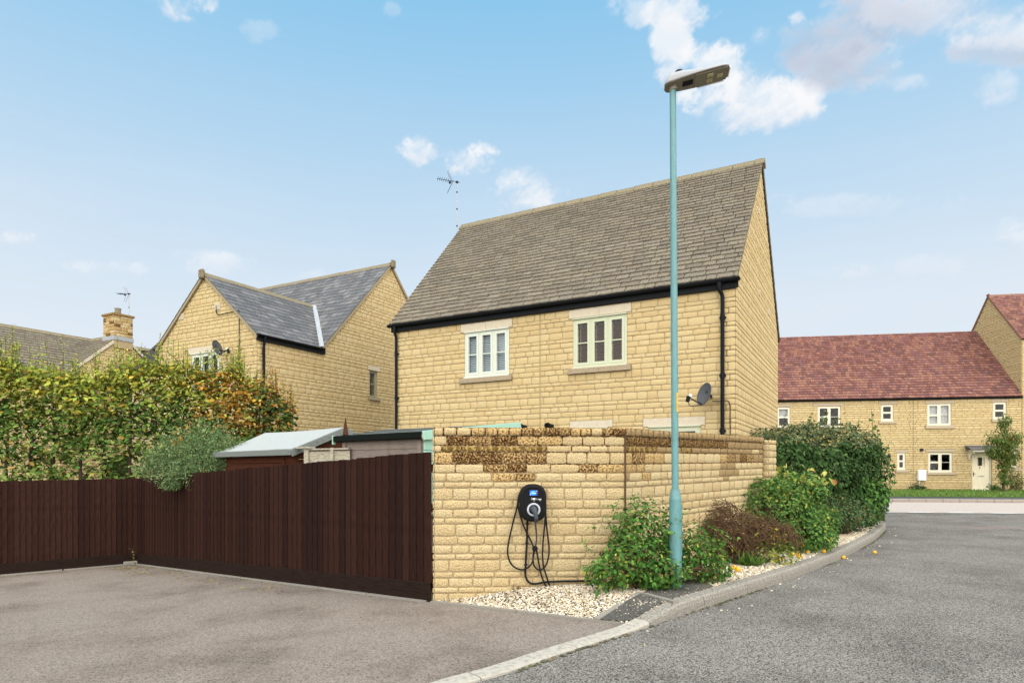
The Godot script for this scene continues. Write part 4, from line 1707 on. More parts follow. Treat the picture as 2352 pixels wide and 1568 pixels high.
# ------------------------------------------------------------------ slate-roofed house on the left
func build_left_house() -> void:
	var h := thing("slate_house", "honey-stone house with dark slate roofs and two gables behind the autumn hedge and sheds", "house", Vector3(-6.59, 0, -16.7), HOUSE_TURN)
	var W := 4.13
	var half := W * 0.5
	var X := Vector3.RIGHT
	var N := Vector3(0, 0, 1)
	var E := 4.86
	var wr := 6.66
	var zb := -2.25
	var mh := 3.07
	var mr := 8.12
	var depth := 2.25 + mh * 2.0
	var win := Rect2(W - 2.648, 3.35, 1.2, 1.16)
	var narrow := Rect2(4.295, 3.62, 0.373, 0.86)
	var b := Bag.new()
	wall_core(b, Vector3(-W, 0, 0), X, N, 0, W, -0.6, E - 0.1, 0.26, [win])
	gable_core(b, Vector3(-W, E - 0.1, 0.001), Vector3(0, E - 0.1, 0.001), Vector3(-half, wr - 0.05, 0.001), Vector3(0, 0, -0.26))
	var front := obj("front_gable_wall", b, M.mortar, h)
	b = Bag.new()
	wall_core(b, Vector3.ZERO, Vector3(0, 0, -1), X, 0, depth, -0.6, E - 0.1, 0.26, [narrow])
	gable_core(b, Vector3(0.001, E - 0.1, zb), Vector3(0.001, E - 0.1, -depth), Vector3(0.001, mr - 0.05, zb - mh), Vector3(-0.26, 0, 0))
	var side := obj("side_wall", b, M.mortar, h)
	b = Bag.new()
	wall_core(b, Vector3(-W, 0, zb), Vector3(0, 0, 1), -X, 0, -zb, -0.6, E - 0.1, 0.26, [])
	wall_core(b, Vector3(-9.5, 0, zb), X, N, 0, 9.5 - W, -0.6, E - 0.1, 0.26, [])
	wall_core(b, Vector3(-9.5, 0, -depth), Vector3(0, 0, 1), -X, 0, mh * 2, -0.6, E - 0.1, 0.26, [])
	gable_core(b, Vector3(-9.5, E - 0.1, -depth), Vector3(-9.5, E - 0.1, zb), Vector3(-9.5, mr - 0.05, zb - mh), Vector3(0.26, 0, 0))
	wall_core(b, Vector3(0, 0, -depth), -X, Vector3(0, 0, -1), 0, 9.5, -0.6, E - 0.1, 0.26, [])
	obj("rear_wall", b, M.mortar, h)
	b = Bag.new()
	b.span(Vector3(-9.2, 2.5, -depth + 0.3), Vector3(-0.3, 2.7, zb))
	b.span(Vector3(-W + 0.3, 2.5, zb), Vector3(-0.3, 2.7, -0.3))
	obj("floor", b, M.dark_room, h)
	var list := []
	var pattern := [0.15, 0.105, 0.105, 0.075]
	var lint := Rect2(W - 2.76, 4.52, 1.32, 0.17)
	lay_bricks(list, front, Vector3(-W, 0, 0), X, N, W, pattern, 1.5, wr - 0.05, [win, lint], func(y): return Vector2(maxf(0.0, (y - E + 0.02) * half / (wr - E)), minf(W, W - (y - E + 0.02) * half / (wr - E))), Vector2(0.18, 0.36), 0.016, Vector2i(6, 4), 6)
	lay_bricks(list, side, Vector3.ZERO, Vector3(0, 0, -1), X, depth, pattern, 0.4, mr - 0.06, [narrow, Rect2(4.234, 4.48, 0.54, 0.14), Rect2(4.234, 3.53, 0.55, 0.09), Rect2(5.86, -1, 0.014, 9)], func(y): return Vector2(0.0 if y < E - 0.1 else -zb + maxf(0.0, (y - E + 0.02) * mh / (mr - E)), minf(depth, depth - (y - E + 0.02) * mh / (mr - E))), Vector2(0.18, 0.36), 0.016, Vector2i(6, 4), 6)
	build_pieces(h, list, "brick", "brickwork", brick_meshes, M.stones, M.stone_tints, M.stone_any, Vector3.ONE, 300, func(p, u, v): return v > 990.0 or (u < 640 and v > 840) or u > 915)
	dressed(h, "lintel", Vector3(-W, 0, 0), X, N, lint, 2, 0.026, M.dressed)
	dressed(h, "lintel", Vector3.ZERO, Vector3(0, 0, -1), X, Rect2(4.234, 4.48, 0.54, 0.14), 1, 0.026, M.dressed)
	dressed(h, "sill", Vector3.ZERO, Vector3(0, 0, -1), X, Rect2(4.234, 3.53, 0.55, 0.085), 1, 0.06, M.sill)
	window(h, Vector3(-W, 0, 0), X, N, win, 3, [0.5], M.grey_frame, 0.03, 0.045, 0.05)
	window(h, Vector3.ZERO, Vector3(0, 0, -1), X, narrow, 1, [0.5], M.olive_frame, 0.07, 0.04, 0.03)
	# roofs
	var roof_b := Bag.new()
	var ws := Vector3(-half, wr - E, 0)
	var wl := ws.length()
	var wsn := ws.normalized()
	var run := 0.12
	var rf := Vector3(0, E, 0.06) - wsn * run
	# front wing, right slope, cut along the valley; left slope
	var v0 := Vector3(0, E, zb)
	var k_main := (mr - E) / mh
	var vt := Vector3(-half, wr, zb - (wr - E) / k_main)
	roof_b.quad(rf, Vector3(rf.x, rf.y, zb + 0.1), vt, Vector3(-half, wr, 0.06))
	roof_b.quad(Vector3(-W - 0.1, E - 0.08, zb - 2.0), Vector3(-W - 0.1, E - 0.08, 0.06), Vector3(-half, wr, 0.06), Vector3(-half, wr, zb - 2.0))
	# main wing
	var ms := Vector3(0, mr - E, -mh)
	var ml := ms.length()
	slab(roof_b, Vector3(-9.6, E - 0.1, zb + 0.1), Vector3(0.05, E - 0.1, zb + 0.1), Vector3(0.05, mr, zb - mh), Vector3(-9.6, mr, zb - mh), 0.06)
	slab(roof_b, Vector3(0.05, E - 0.1, -depth - 0.1), Vector3(-9.6, E - 0.1, -depth - 0.1), Vector3(-9.6, mr, zb - mh), Vector3(0.05, mr, zb - mh), 0.06)
	var roof := obj("roof", roof_b, M.under, h)
	list = []
	# along the wing's right eaves, x runs backwards (-z)
	lay_tiles(list, roof, rf + Vector3(0.004, 0.004, 0.03), Vector3(0, 0, -1), wsn, wl + run, func(y): return Vector2(0, -zb + 0.1 + maxf(0.0, (y - run) / wl) * (-vt.z + zb)), 0.205, 0.2, Vector2(0.2, 0.34), 0.012, 3, 6, 0.008)
	lay_tiles(list, roof, Vector3(-half, wr, 0.09) - Vector3(wsn.x * -1.0, wsn.y, 0) * (wl + run) + Vector3(0, 0, -3.3), Vector3(0, 0, 1), Vector3(-wsn.x, wsn.y, 0), wl + run, func(y): return Vector2(0, 3.3), 0.21, 0.2, Vector2(0.25, 0.4), 0.012, 3, 6, 0.008)
	var msn := ms.normalized()
	var mfoot := Vector3(-9.6, E, zb) - msn * run
	# the main slope shows to the right of the valley and above the wing's ridge
	lay_tiles(list, roof, mfoot + Vector3(0, 0.004, 0.004), X, msn, ml + run, func(y):
		var up := maxf(0.0, (y - run)) * (mr - E) / ml
		if up < wr - E:
			return Vector2(9.6 - half * up / (wr - E) + 0.02, 9.68)
		return Vector2(0, 9.68), 0.215, 0.2, Vector2(0.2, 0.34), 0.012, 3, 6, 0.008)
	build_pieces(h, list, "roof_slate", "roof_slates", slate_meshes, M.slates, M.slate_tints, M.slate_any, Vector3.ONE, 300, func(p, u, v): return u > 940)
	# valley of lead, ridges, verges
	b = Bag.new()
	var vdir := (vt - v0).normalized()
	var vs := Vector3(0.075, 0, 0.0)
	slab(b, v0 - vdir * 0.1 + Vector3(-0.06, 0.055, 0.08), v0 - vdir * 0.1 + Vector3(0.11, 0.055, 0.02), vt + Vector3(0.11, 0.05, -0.02), vt + Vector3(-0.06, 0.05, 0.06), 0.02)
	obj("valley_lead", b, M.lead, h)
	ridge_run(h, Vector3(-half, wr + 0.03, 0.1), Vector3(-half, wr + 0.03, vt.z + 0.1), half, wr - E, "ridge_stone", M.ridge)
	ridge_run(h, Vector3(-9.6, mr + 0.03, zb - mh), Vector3(0.1, mr + 0.03, zb - mh), mh, mr - E, "ridge_stone", M.ridge)
	for c in [[Vector3(-half, wr - 0.02, 0.12), 0.0], [Vector3(0.13, mr - 0.02, zb - mh), PI * 0.5]]:
		b = Bag.new()
		b.bevel(c[0], Vector3(0.2, 0.26, 0.09), 0.03, Basis(Vector3.UP, c[1]))
		obj("ridge_end", b, M.ridge, h)
	b = Bag.new()
	for sg in [-1.0, 1.0]:
		var s1 := Vector3(-sg * half, wr - E, 0).normalized()
		var bb := Basis(s1, s1.cross(N) * -1.0, N)
		b.box(Vector3(-half + sg * half * 0.5, (E + wr) * 0.5 - 0.05, 0.05), Vector3(wl + 0.2, 0.07, 0.05), Basis(s1, N.cross(s1), N))
		var s3 := Vector3(0, mr - E, sg * mh).normalized()
		b.box(Vector3(0.045, (E + mr) * 0.5 - 0.05, zb - mh - sg * mh * 0.5), Vector3(0.05, 0.07, ml + 0.2), Basis(X, s3.cross(X), s3 * 1.0))
	obj("verge", b, M.verge, h)
	b = Bag.new()
	b.span(Vector3(0.027, 4.65, zb - 0.08), Vector3(0.075, 4.80, 0.05))
	b.span(Vector3(-0.01, 4.79, zb - 0.06), Vector3(0.08, 4.81, 0.06))
	obj("fascia", b, M.fascia, h)
	gutter(h, Vector3(0.12, 4.80, 0.08), Vector3(0.12, 4.80, zb + 0.02), 0.052)
	gutter(h, Vector3(-W - 0.13, 4.80, zb), Vector3(-W - 0.13, 4.80, 0.08), 0.052)
	# downpipe on the side wall, waste pipe and air bricks on the gable
	b = Bag.new()
	b.tube([Vector3(0.12, 4.76, -0.16), Vector3(0.12, 4.68, -0.16), Vector3(0.075, 4.58, -0.16), Vector3(0.065, 4.5, -0.16), Vector3(0.065, 0, -0.16)], 0.034, 12)
	obj("downpipe", b, M.black, h)
	b = Bag.new()
	b.tube([Vector3(-1.56, 5.73, 0.035), Vector3(-1.565, 5.58, 0.04), Vector3(-1.52, 5.49, 0.04), Vector3(-1.4, 5.475, 0.04), Vector3(-0.66, 5.50, 0.04), Vector3(-0.64, 5.48, 0.04), Vector3(-0.64, 3.5, 0.04)], 0.011, 8)
	obj("cable", b, M.rubber, h)
	for p in [Vector2(-3.2, 5.53), Vector2(-1.64, 5.62)]:
		b = Bag.new()
		b.span(Vector3(p.x, p.y, 0.0), Vector3(p.x + 0.22, p.y + 0.17, 0.032))
		for k in 5:
			b.span(Vector3(p.x + 0.015, p.y + 0.02 + 0.03 * k, 0.031), Vector3(p.x + 0.205, p.y + 0.035 + 0.03 * k, 0.038))
		obj("vent_brick", b, M.dressed, h)
	dish(h.transform * Vector3(-1.16, 4.52, 0.3), 1.31, 0.21, "grey satellite dish on the gable of the slate-roofed house, just above the hedge", h.transform * Vector3(-1.05, 4.45, 0.03))
	# its white-painted window is half hidden by the hedge


# angled ridge pieces from a to b
func ridge_run(parent: Node, a: Vector3, b: Vector3, half: float, rise: float, called: String, material: Material, piece := 0.46, wide := 0.2) -> void:
	var x := (b - a).normalized()
	var len_ := a.distance_to(b)
	var n := maxi(1, roundi(len_ / piece))
	for k in n:
		var bag := Bag.new()
		var c := a.lerp(b, (k + 0.5) / n) + Vector3(0, rnd(-0.005, 0.005), 0)
		for sg in [-1.0, 1.0]:
			var z: Vector3 = x.cross(Vector3.UP) * sg
			var dn: Vector3 = (z * half - Vector3.UP * rise).normalized()
			var nr: Vector3 = (z * rise + Vector3.UP * half).normalized()
			bag.bevel(c + dn * wide * 0.42, Vector3(len_ / n - 0.01, 0.03, wide), 0.006, Basis(x, nr, x.cross(nr)))
		obj(called, bag, material, parent)


# ------------------------------------------------------------------ chimney house far left
func build_far_house() -> void:
	var h := thing("chimney_house", "stone-slated house with a chimney rising behind the far left of the hedge", "house", Vector3(-15.69, 0, -26.0), HOUSE_TURN)
	var X := Vector3.RIGHT
	var N := Vector3(0, 0, 1)
	var E := 4.7
	var R := 6.74
	var half := 2.3
	var mx := -2.2
	var b := Bag.new()
	wall_core(b, Vector3(0, 0, half), Vector3(0, 0, -1), X, 0, half * 2, -0.8, E, 0.26, [Rect2(1.5, 0.6, 1.3, 1.2)])
	gable_core(b, Vector3(0.001, E, half), Vector3(0.001, E, -half), Vector3(0.001, R - 0.05, 0), Vector3(-0.26, 0, 0))
	var gable := obj("gable_wall", b, M.mortar, h)
	b = Bag.new()
	# main range runs towards the viewer along z
	wall_core(b, Vector3(mx + 2.4, 0, 12.0), Vector3(0, 0, -1), X, 0, 12.0 - half, -0.8, E, 0.26, [])
	wall_core(b, Vector3(mx + 2.4, 0, -half), Vector3(0, 0, -1), X, 0, 3.0, -0.8, E, 0.26, [])
	wall_core(b, Vector3(mx - 2.4, 0, 12.0), X, N, 0, 4.8, -0.8, E, 0.26, [])
	wall_core(b, Vector3(mx - 2.4, 0, -half - 3.0), Vector3(0, 0, 1), -X, 0, 15.0 + half, -0.8, E, 0.26, [])
	gable_core(b, Vector3(mx - 2.4, E, 12.0), Vector3(mx + 2.4, E, 12.0), Vector3(mx, R, 12.0), Vector3(0, 0, -0.26))
	gable_core(b, Vector3(mx + 2.4, E, -half - 3.0), Vector3(mx - 2.4, E, -half - 3.0), Vector3(mx, R, -half - 3.0), Vector3(0, 0, 0.26))
	var long_wall := obj("long_wall", b, M.mortar, h)
	var list := []
	lay_bricks(list, gable, Vector3(0, 0, half), Vector3(0, 0, -1), X, half * 2, [0.15, 0.105, 0.105, 0.075], 0.0, R, [Rect2(1.5, 0.6, 1.3, 1.2)], func(y): return Vector2(maxf(0.0, (y - E) * half / (R - E)), minf(half * 2, half * 2 - (y - E) * half / (R - E))), Vector2(0.25, 0.42), 0.02, Vector2i(6, 4), 6)
	lay_bricks(list, long_wall, Vector3(mx + 2.4, 0, 12.0), Vector3(0, 0, -1), X, 12.0 - half, [0.15, 0.105, 0.105, 0.075], 0.0, E, [], nothing, Vector2(0.25, 0.42), 0.02, Vector2i(6, 4), 6)
	var roof_b := Bag.new()
	var rs := Vector3(-2.4, R - E, 0)
	slab(roof_b, Vector3(mx + 2.5, E - 0.09, 12.1), Vector3(mx + 2.5, E - 0.09, -half - 3.1), Vector3(mx, R, -half - 3.1), Vector3(mx, R, 12.1), 0.06)
	slab(roof_b, Vector3(mx - 2.5, E - 0.09, -half - 3.1), Vector3(mx - 2.5, E - 0.09, 12.1), Vector3(mx, R, 12.1), Vector3(mx, R, -half - 3.1), 0.06)
	for sg in [1.0, -1.0]:
		var a := Vector3(0.06, E - 0.09, sg * (half + 0.1))
		var c := Vector3(mx + 0.3, E - 0.09, sg * (half + 0.1))
		if sg > 0:
			slab(roof_b, c, a, Vector3(0.06, R, 0), Vector3(mx + 0.0, R, 0), 0.06)
		else:
			slab(roof_b, a, c, Vector3(mx + 0.0, R, 0), Vector3(0.06, R, 0), 0.06)
	var roof := obj("roof", roof_b, M.under, h)
	var sl := rs.normalized()
	lay_tiles(list, roof, Vector3(mx + 2.5, E - 0.085, 12.1), Vector3(0, 0, -1), sl, rs.length() + 0.13, func(y): return Vector2(0, 12.1 - maxf(0.0, half - y * half / rs.length())), 0.2, 0.16, Vector2(0.25, 0.45), 0.028, 4, 6, 0.02)
	var gs := Vector3(0, R - E, -half).normalized()
	lay_tiles(list, roof, Vector3(mx, E, half) - gs * 0.13, Vector3.RIGHT, gs, Vector3(0, R - E, half).length() + 0.13, func(y): return Vector2(maxf(0.0, 2.3 * (1.0 - y / 3.1)), -mx + 0.05), 0.2, 0.16, Vector2(0.25, 0.45), 0.028, 4, 6, 0.02)
	var bricks := list.filter(func(e): return e[0] != roof)
	var tiles := list.filter(func(e): return e[0] == roof)
	build_pieces(h, bricks, "brick", "brickwork", brick_meshes, M.stones, M.stone_tints, M.stone_any, Vector3.ONE, 90, func(p, u, v): return v > 840)
	build_pieces(h, tiles, "roof_slate", "roof_slates", tile_meshes, M.tiles, M.tile_tints, M.tile_any, Vector3.ONE, 220, func(p, u, v): return v > 850)
	ridge_run(h, Vector3(mx, R + 0.06, 12.1), Vector3(mx, R + 0.06, -half - 3.1), 2.4, R - E, "ridge_stone", M.ridge, 0.5, 0.24)
	ridge_run(h, Vector3(mx, R + 0.06, 0), Vector3(-0.75, R + 0.06, 0), half, R - E, "ridge_stone", M.ridge, 0.5, 0.24)
	b = Bag.new()
	for sg in [-1.0, 1.0]:
		var s3 := Vector3(0, R - E, sg * half).normalized()
		b.box(Vector3(0.05, (E + R) * 0.5 + 0.0, -sg * half * 0.5), Vector3(0.06, 0.09, Vector3(0, R - E, half).length() + 0.1), Basis(X, s3.cross(X), s3))
	obj("verge", b, M.dressed, h)
	# chimney
	var chimney := group_node("chimney", h)
	var cb := Bag.new()
	var cc := Vector3(-0.28, 0, 0)
	cb.span(Vector3(cc.x - 0.37, 6.2, -0.37), Vector3(cc.x + 0.37, 7.5, 0.37))
	obj("core", cb, M.mortar, chimney)
	var cl := []
	for f in [[Vector3(cc.x + 0.37, 0, 0.37), Vector3(0, 0, -1), X], [Vector3(cc.x - 0.37, 0, 0.37), X, N]]:
		lay_bricks(cl, chimney, f[0], f[1], f[2], 0.74, [0.11, 0.105, 0.15], 6.66, 7.5, [], nothing, Vector2(0.2, 0.4), 0.02, Vector2i(6, 4), 6)
	for e in cl:
		put("brick", brick_meshes[e[2]], M.wall_stones[[0, 3, 6, 8, 5, 6][e[3]]], chimney, e[1])
	cb = Bag.new()
	cb.bevel(Vector3(cc.x, 7.53, 0), Vector3(0.86, 0.09, 0.86), 0.015)
	obj("cap", cb, M.wall_stones[7], chimney)
	cb = Bag.new()
	cb.span(Vector3(cc.x - 0.40, 6.5, -0.40), Vector3(cc.x + 0.40, 6.66, 0.40))
	obj("flashing", cb, M.lead, chimney)
	cb = Bag.new()
	cb.lathe([Vector2(0.115, 7.55), Vector2(0.11, 7.8), Vector2(0.125, 7.83), Vector2(0.125, 7.86), Vector2(0.08, 7.86), Vector2(0.075, 7.7)], 18, Vector3(cc.x - 0.02, 0, 0.0))
	obj("pot", cb, M.lichen_pot, chimney)
	aerial(h.transform * Vector3(-0.05, 6.9, -0.3), 1.62, "small television aerial clamped to the chimney behind the hedge", PI * 1.08, [6.2], h.transform.basis * Vector3(-1, 0, 0))


# ------------------------------------------------------------------ terrace across the far road
func build_terrace() -> void:
	var at := Vector3(25.26, 0, -34.6)
	var turn := -0.1637
	terrace_unit(at, turn, -13.0, -3.473, "left terraced stone house with red tile roof, mostly behind the tall dark bush", [
		[Rect2(-10.5, 3.75, 0.68, 1.12), 1, [0.5]], [Rect2(-8.349, 3.72, 1.18, 1.16), 2, [0.5]], [Rect2(-5.083, 4.05, 0.607, 0.87), 1, [0.5]], [Rect2(-4.264, 1.39, 0.396, 0.89), 1, [0.5]]],
		[Rect2(-10.65, 4.9, 0.98, 0.155), Rect2(-8.6, 4.9, 1.62, 0.165), Rect2(-5.204, 4.95, 0.929, 0.15), Rect2(-4.384, 2.3, 0.652, 0.145)],
		[Rect2(-5.204, 3.89, 0.885, 0.13), Rect2(-4.357, 1.225, 0.641, 0.14)], -6.2)
	terrace_unit(at, turn, -3.473, 1.83, "right terraced stone house with red tile roof, cream door and slate porch canopy", [
		[Rect2(-2.762, 3.76, 1.173, 1.165), 2, [0.47]], [Rect2(0.461, 4.075, 0.622, 0.882), 1, [0.5]], [Rect2(-2.72, 1.24, 1.184, 1.05), 2, [0.5]], [Rect2(1.316, 1.45, 0.386, 0.862), 1, [0.5]]],
		[Rect2(-2.881, 4.945, 1.451, 0.17), Rect2(0.357, 4.975, 0.83, 0.155), Rect2(-2.843, 2.325, 1.44, 0.14), Rect2(1.18, 2.366, 0.62, 0.15)],
		[Rect2(-2.859, 3.59, 1.44, 0.175), Rect2(0.383, 3.91, 0.752, 0.15), Rect2(-2.805, 1.095, 1.44, 0.14), Rect2(1.22, 1.295, 0.58, 0.145)], -0.088)
	# taller house at the right end
	var h := thing("gabled_house", "taller stone house with red roof and bare gable at the right edge, above the terrace", "house", at, turn)
	var X := Vector3.RIGHT
	var gx := 1.84
	var E := 8.42
	var R := 11.42
	var D := 6.2
	var b := Bag.new()
	wall_core(b, Vector3(gx, 0, -D), Vector3(0, 0, 1), -X, 0, D, -0.2, E, 0.26, [])
	gable_core(b, Vector3(gx, E, -D), Vector3(gx, E, 0), Vector3(gx, R - 0.04, -D * 0.5), Vector3(0.26, 0, 0))
	var gable := obj("gable_wall", b, M.mortar, h)
	b = Bag.new()
	wall_core(b, Vector3(gx, 0, 0), X, Vector3(0, 0, 1), 0, 7.0, -0.2, E, 0.26, [])
	wall_core(b, Vector3(gx + 7.0, 0, -D), -X, Vector3(0, 0, -1), 0, 7.0, -0.2, E, 0.26, [])
	wall_core(b, Vector3(gx + 7.0, 0, 0), Vector3(0, 0, -1), X, 0, D, -0.2, E, 0.26, [])
	gable_core(b, Vector3(gx + 7, E, 0), Vector3(gx + 7, E, -D), Vector3(gx + 7, R - 0.04, -D * 0.5), Vector3(-0.26, 0, 0))
	var front := obj("front_wall", b, M.mortar, h)
	var list := []
	lay_bricks(list, gable, Vector3(gx, 0, -D), Vector3(0, 0, 1), -X, D, [0.15, 0.11, 0.11, 0.08], 5.2, R, [], func(y): return Vector2(maxf(0, (y - E) * 0.5 * D / (R - E)), minf(D, D - (y - E) * 0.5 * D / (R - E))), Vector2(0.28, 0.48), 0.024, Vector2i(6, 4), 6)
	lay_bricks(list, front, Vector3(gx, 0, 0), X, Vector3(0, 0, 1), 7.0, [0.15, 0.11, 0.11, 0.08], 0.2, E, [], nothing, Vector2(0.28, 0.48), 0.024, Vector2i(6, 4), 6)
	build_pieces(h, list, "brick", "brickwork", brick_meshes, M.stones, M.stone_tints, M.stone_any, Vector3.ONE, 300, func(p, u, v): return u > 2352)
	var rs := Vector3(0, R - E, -D * 0.5)
	var rb := Bag.new()
	slab(rb, Vector3(gx - 0.03, E - 0.13, 0.13), Vector3(gx + 7.1, E - 0.13, 0.13), Vector3(gx + 7.1, R, -D * 0.5), Vector3(gx - 0.03, R, -D * 0.5), 0.06)
	slab(rb, Vector3(gx + 7.1, E - 0.13, -D - 0.13), Vector3(gx - 0.03, E - 0.13, -D - 0.13), Vector3(gx - 0.03, R, -D * 0.5), Vector3(gx + 7.1, R, -D * 0.5), 0.06)
	var roof := obj("roof", rb, M.under, h)
	list = []
	lay_tiles(list, roof, Vector3(gx - 0.05, E, 0) - rs.normalized() * 0.19, X, rs.normalized(), rs.length() + 0.19, func(y): return Vector2(0, 7.15), 0.2, 0.2, Vector2(0.19, 0.22), 0.02, 5, 7, 0.012)
	build_pieces(h, list, "roof_tile", "roof_tiles", tile_meshes, M.reds, M.red_tints, M.red_any, Vector3.ONE, 200, nothing)
	ridge_run(h, Vector3(gx - 0.05, R + 0.04, -D * 0.5), Vector3(gx + 7.1, R + 0.04, -D * 0.5), D * 0.5, R - E, "ridge_tile", M.red_ridge, 0.4, 0.18)
	b = Bag.new()
	for sg in [-1.0, 1.0]:
		var s3 := Vector3(0, R - E, -sg * D * 0.5).normalized()
		b.box(Vector3(gx - 0.045, (E + R) * 0.5 - 0.03, -D * 0.5 + sg * D * 0.25), Vector3(0.05, 0.1, rs.length() + 0.3), Basis(X, s3.cross(X), s3))
	obj("verge", b, M.red_ridge, h)


func terrace_unit(at: Vector3, turn: float, x0: float, x1: float, label: String, wins: Array, lintels: Array, sills: Array, door_x: float) -> void:
	var h := thing("terraced_house", label, "house", at, turn, "terraced houses across the far road")
	var X := Vector3.RIGHT
	var N := Vector3(0, 0, 1)
	var W := x1 - x0
	var E := 5.22
	var R := 9.62
	var D := 8.9
	var o := Vector3(x0, 0, 0)
	var holes := []
	for w in wins:
		holes.append(Rect2(w[0].position - Vector2(x0, 0), w[0].size))
	var door := Rect2(door_x - 0.47 - x0, 0.1, 0.94, 2.2)
	holes.append(door)
	var b := Bag.new()
	wall_core(b, o, X, N, 0, W, -0.2, E, 0.26, holes)
	var front := obj("front_wall", b, M.pale_mortar, h)
	b = Bag.new()
	wall_core(b, Vector3(x0, 0, -D), Vector3(0, 0, 1), -X, 0, D, -0.2, E, 0.26, [])
	wall_core(b, Vector3(x1, 0, 0), Vector3(0, 0, -1), X, 0, D, -0.2, E, 0.26, [])
	wall_core(b, Vector3(x1, 0, -D), -X, -N, 0, W, -0.2, E, 0.26, [])
	gable_core(b, Vector3(x0, E, -D), Vector3(x0, E, 0), Vector3(x0, R - 0.1, -D * 0.5), Vector3(0.26, 0, 0))
	obj("party_wall", b, M.pale_mortar, h)
	b = Bag.new()
	b.span(Vector3(x0 + 0.3, 2.7, -D + 0.3), Vector3(x1 - 0.3, 2.95, -0.27))
	obj("floor", b, M.dark_room, h)
	var open := holes.duplicate()
	for r in lintels + sills:
		open.append(Rect2(r.position - Vector2(x0, 0), r.size))
	var list := []
	lay_bricks(list, front, o, X, N, W, [0.155, 0.12, 0.12, 0.09], 0.15, E - 0.04, open, nothing, Vector2(0.24, 0.46), 0.028, Vector2i(6, 4), 6, 0.016)
	build_pieces(h, list, "brick", "brickwork", brick_meshes, M.stones, M.stone_tints, M.stone_any, Vector3.ONE, 300, func(p, u, v): return u < 1790 or (u < 2030 and v > 965) or v > 1128)
	for r in lintels:
		dressed(h, "lintel", o, X, N, Rect2(r.position - Vector2(x0, 0), r.size), 1, 0.03, M.far_dressed)
	for r in sills:
		dressed(h, "sill", o, X, N, Rect2(r.position - Vector2(x0, 0), r.size), 1, 0.08, M.far_dressed)
	for k in wins.size():
		var r: Rect2 = holes[k]
		var w := window(h, o, X, N, r, wins[k][1], wins[k][2], M.white_frame, 0.05, 0.055, 0.05, "split")
		if (x0 < -5 and k == 0) or (x0 > -5 and k == 0):
			b = Bag.new()
			var q := 14
			for c in q:
				var u0 := r.position.x + 0.06 + (r.size.x - 0.12) * c / q
				var u1 := r.position.x + 0.06 + (r.size.x - 0.12) * (c + 1) / q
				var z0 := -0.16 + 0.02 * (c % 2)
				var z1 := -0.16 + 0.02 * ((c + 1) % 2)
				var low := r.position.y + (0.02 if x0 > -5 else r.size.y * 0.5)
				b.quad(o + Vector3(u0, low, z0), o + Vector3(u1, low, z1), o + Vector3(u1, r.end.y, z1), o + Vector3(u0, r.end.y, z0))
			obj("curtain", b, M.curtain, w)
	# roof of red tiles
	var rs := Vector3(0, R - E - 0.12, -D * 0.5)
	var rn := rs.normalized()
	b = Bag.new()
	slab(b, Vector3(x0, E - 0.01, 0.13), Vector3(x1, E - 0.01, 0.13), Vector3(x1, R, -D * 0.5), Vector3(x0, R, -D * 0.5), 0.06)
	slab(b, Vector3(x1, E - 0.13, -D - 0.13), Vector3(x0, E - 0.13, -D - 0.13), Vector3(x0, R, -D * 0.5), Vector3(x1, R, -D * 0.5), 0.06)
	var roof := obj("roof", b, M.under, h)
	list = []
	lay_tiles(list, roof, Vector3(x0, E + 0.12, 0) - rn * 0.17, X, rn, rs.length() + 0.17, func(y): return Vector2(0, W), 0.235, 0.22, Vector2(0.19, 0.23), 0.042, 5, 7, 0.014)
	build_pieces(h, list, "roof_tile", "roof_tiles", tile_meshes, M.reds, M.red_tints, M.red_any, Vector3.ONE, 300, func(p, u, v): return u < 1788)
	ridge_run(h, Vector3(x0, R + 0.04, -D * 0.5), Vector3(x1, R + 0.04, -D * 0.5), D * 0.5, R - E, "ridge_tile", M.red_ridge, 0.42, 0.18)
	b = Bag.new()
	b.span(Vector3(x0 + 0.01, E - 0.07, 0.03), Vector3(x1 - 0.01, E + 0.02, 0.07))
	obj("fascia", b, M.fascia, h)
	gutter(h, Vector3(x0 + 0.01, E + 0.02, 0.14), Vector3(x1 - 0.01, E + 0.02, 0.14), 0.06)
	# tile roof vent
	if x0 < -5:
		b = Bag.new()
		b.bevel(Vector3(-5.75, E, 0) + rn * 3.5 + Vector3(0, 0.04, 0.05), Vector3(0.2, 0.1, 0.16), 0.02)
		obj("roof_vent", b, M.red_ridge, h)
	# door in its frame, with a canopy on brackets
	var d := group_node("door", h)
	var P := func(px: float, py: float, pz: float) -> Vector3: return Vector3(door_x + px, py, pz)
	b = Bag.new()
	b.span(P.call(-0.47, 0.26, -0.13), P.call(-0.415, 2.3, -0.05))
	b.span(P.call(0.415, 0.26, -0.13), P.call(0.47, 2.3, -0.05))
	b.span(P.call(-0.414, 2.245, -0.13), P.call(0.414, 2.299, -0.051))
	obj("frame", b, M.white_frame, d)
	b = Bag.new()
	# leaf of planks round a small light
	for k in 7:
		var u0 := -0.41 + 0.1172 * k
		var u1 := u0 + 0.112
		if u1 > -0.12 and u0 < 0.06:
			b.span(P.call(u0, 0.3, -0.12), P.call(u1, 1.57, -0.075))
			b.span(P.call(u0, 2.03, -0.12), P.call(u1, 2.24, -0.075))
		else:
			b.span(P.call(u0, 0.3, -0.12), P.call(u1, 2.24, -0.075))
	b.span(P.call(-0.411, 0.3, -0.125), P.call(0.411, 2.24, -0.122))
	obj("leaf", b, M.door, d)
	b = Bag.new()
	b.span(P.call(-0.12, 1.58, -0.085), P.call(0.055, 2.02, -0.078))
	obj("pane", b, M.dark_room, d)
	b = Bag.new()
	b.span(P.call(-0.15, 1.0, -0.075), P.call(0.14, 1.05, -0.06))
	obj("letter_plate", b, M.chrome, d)
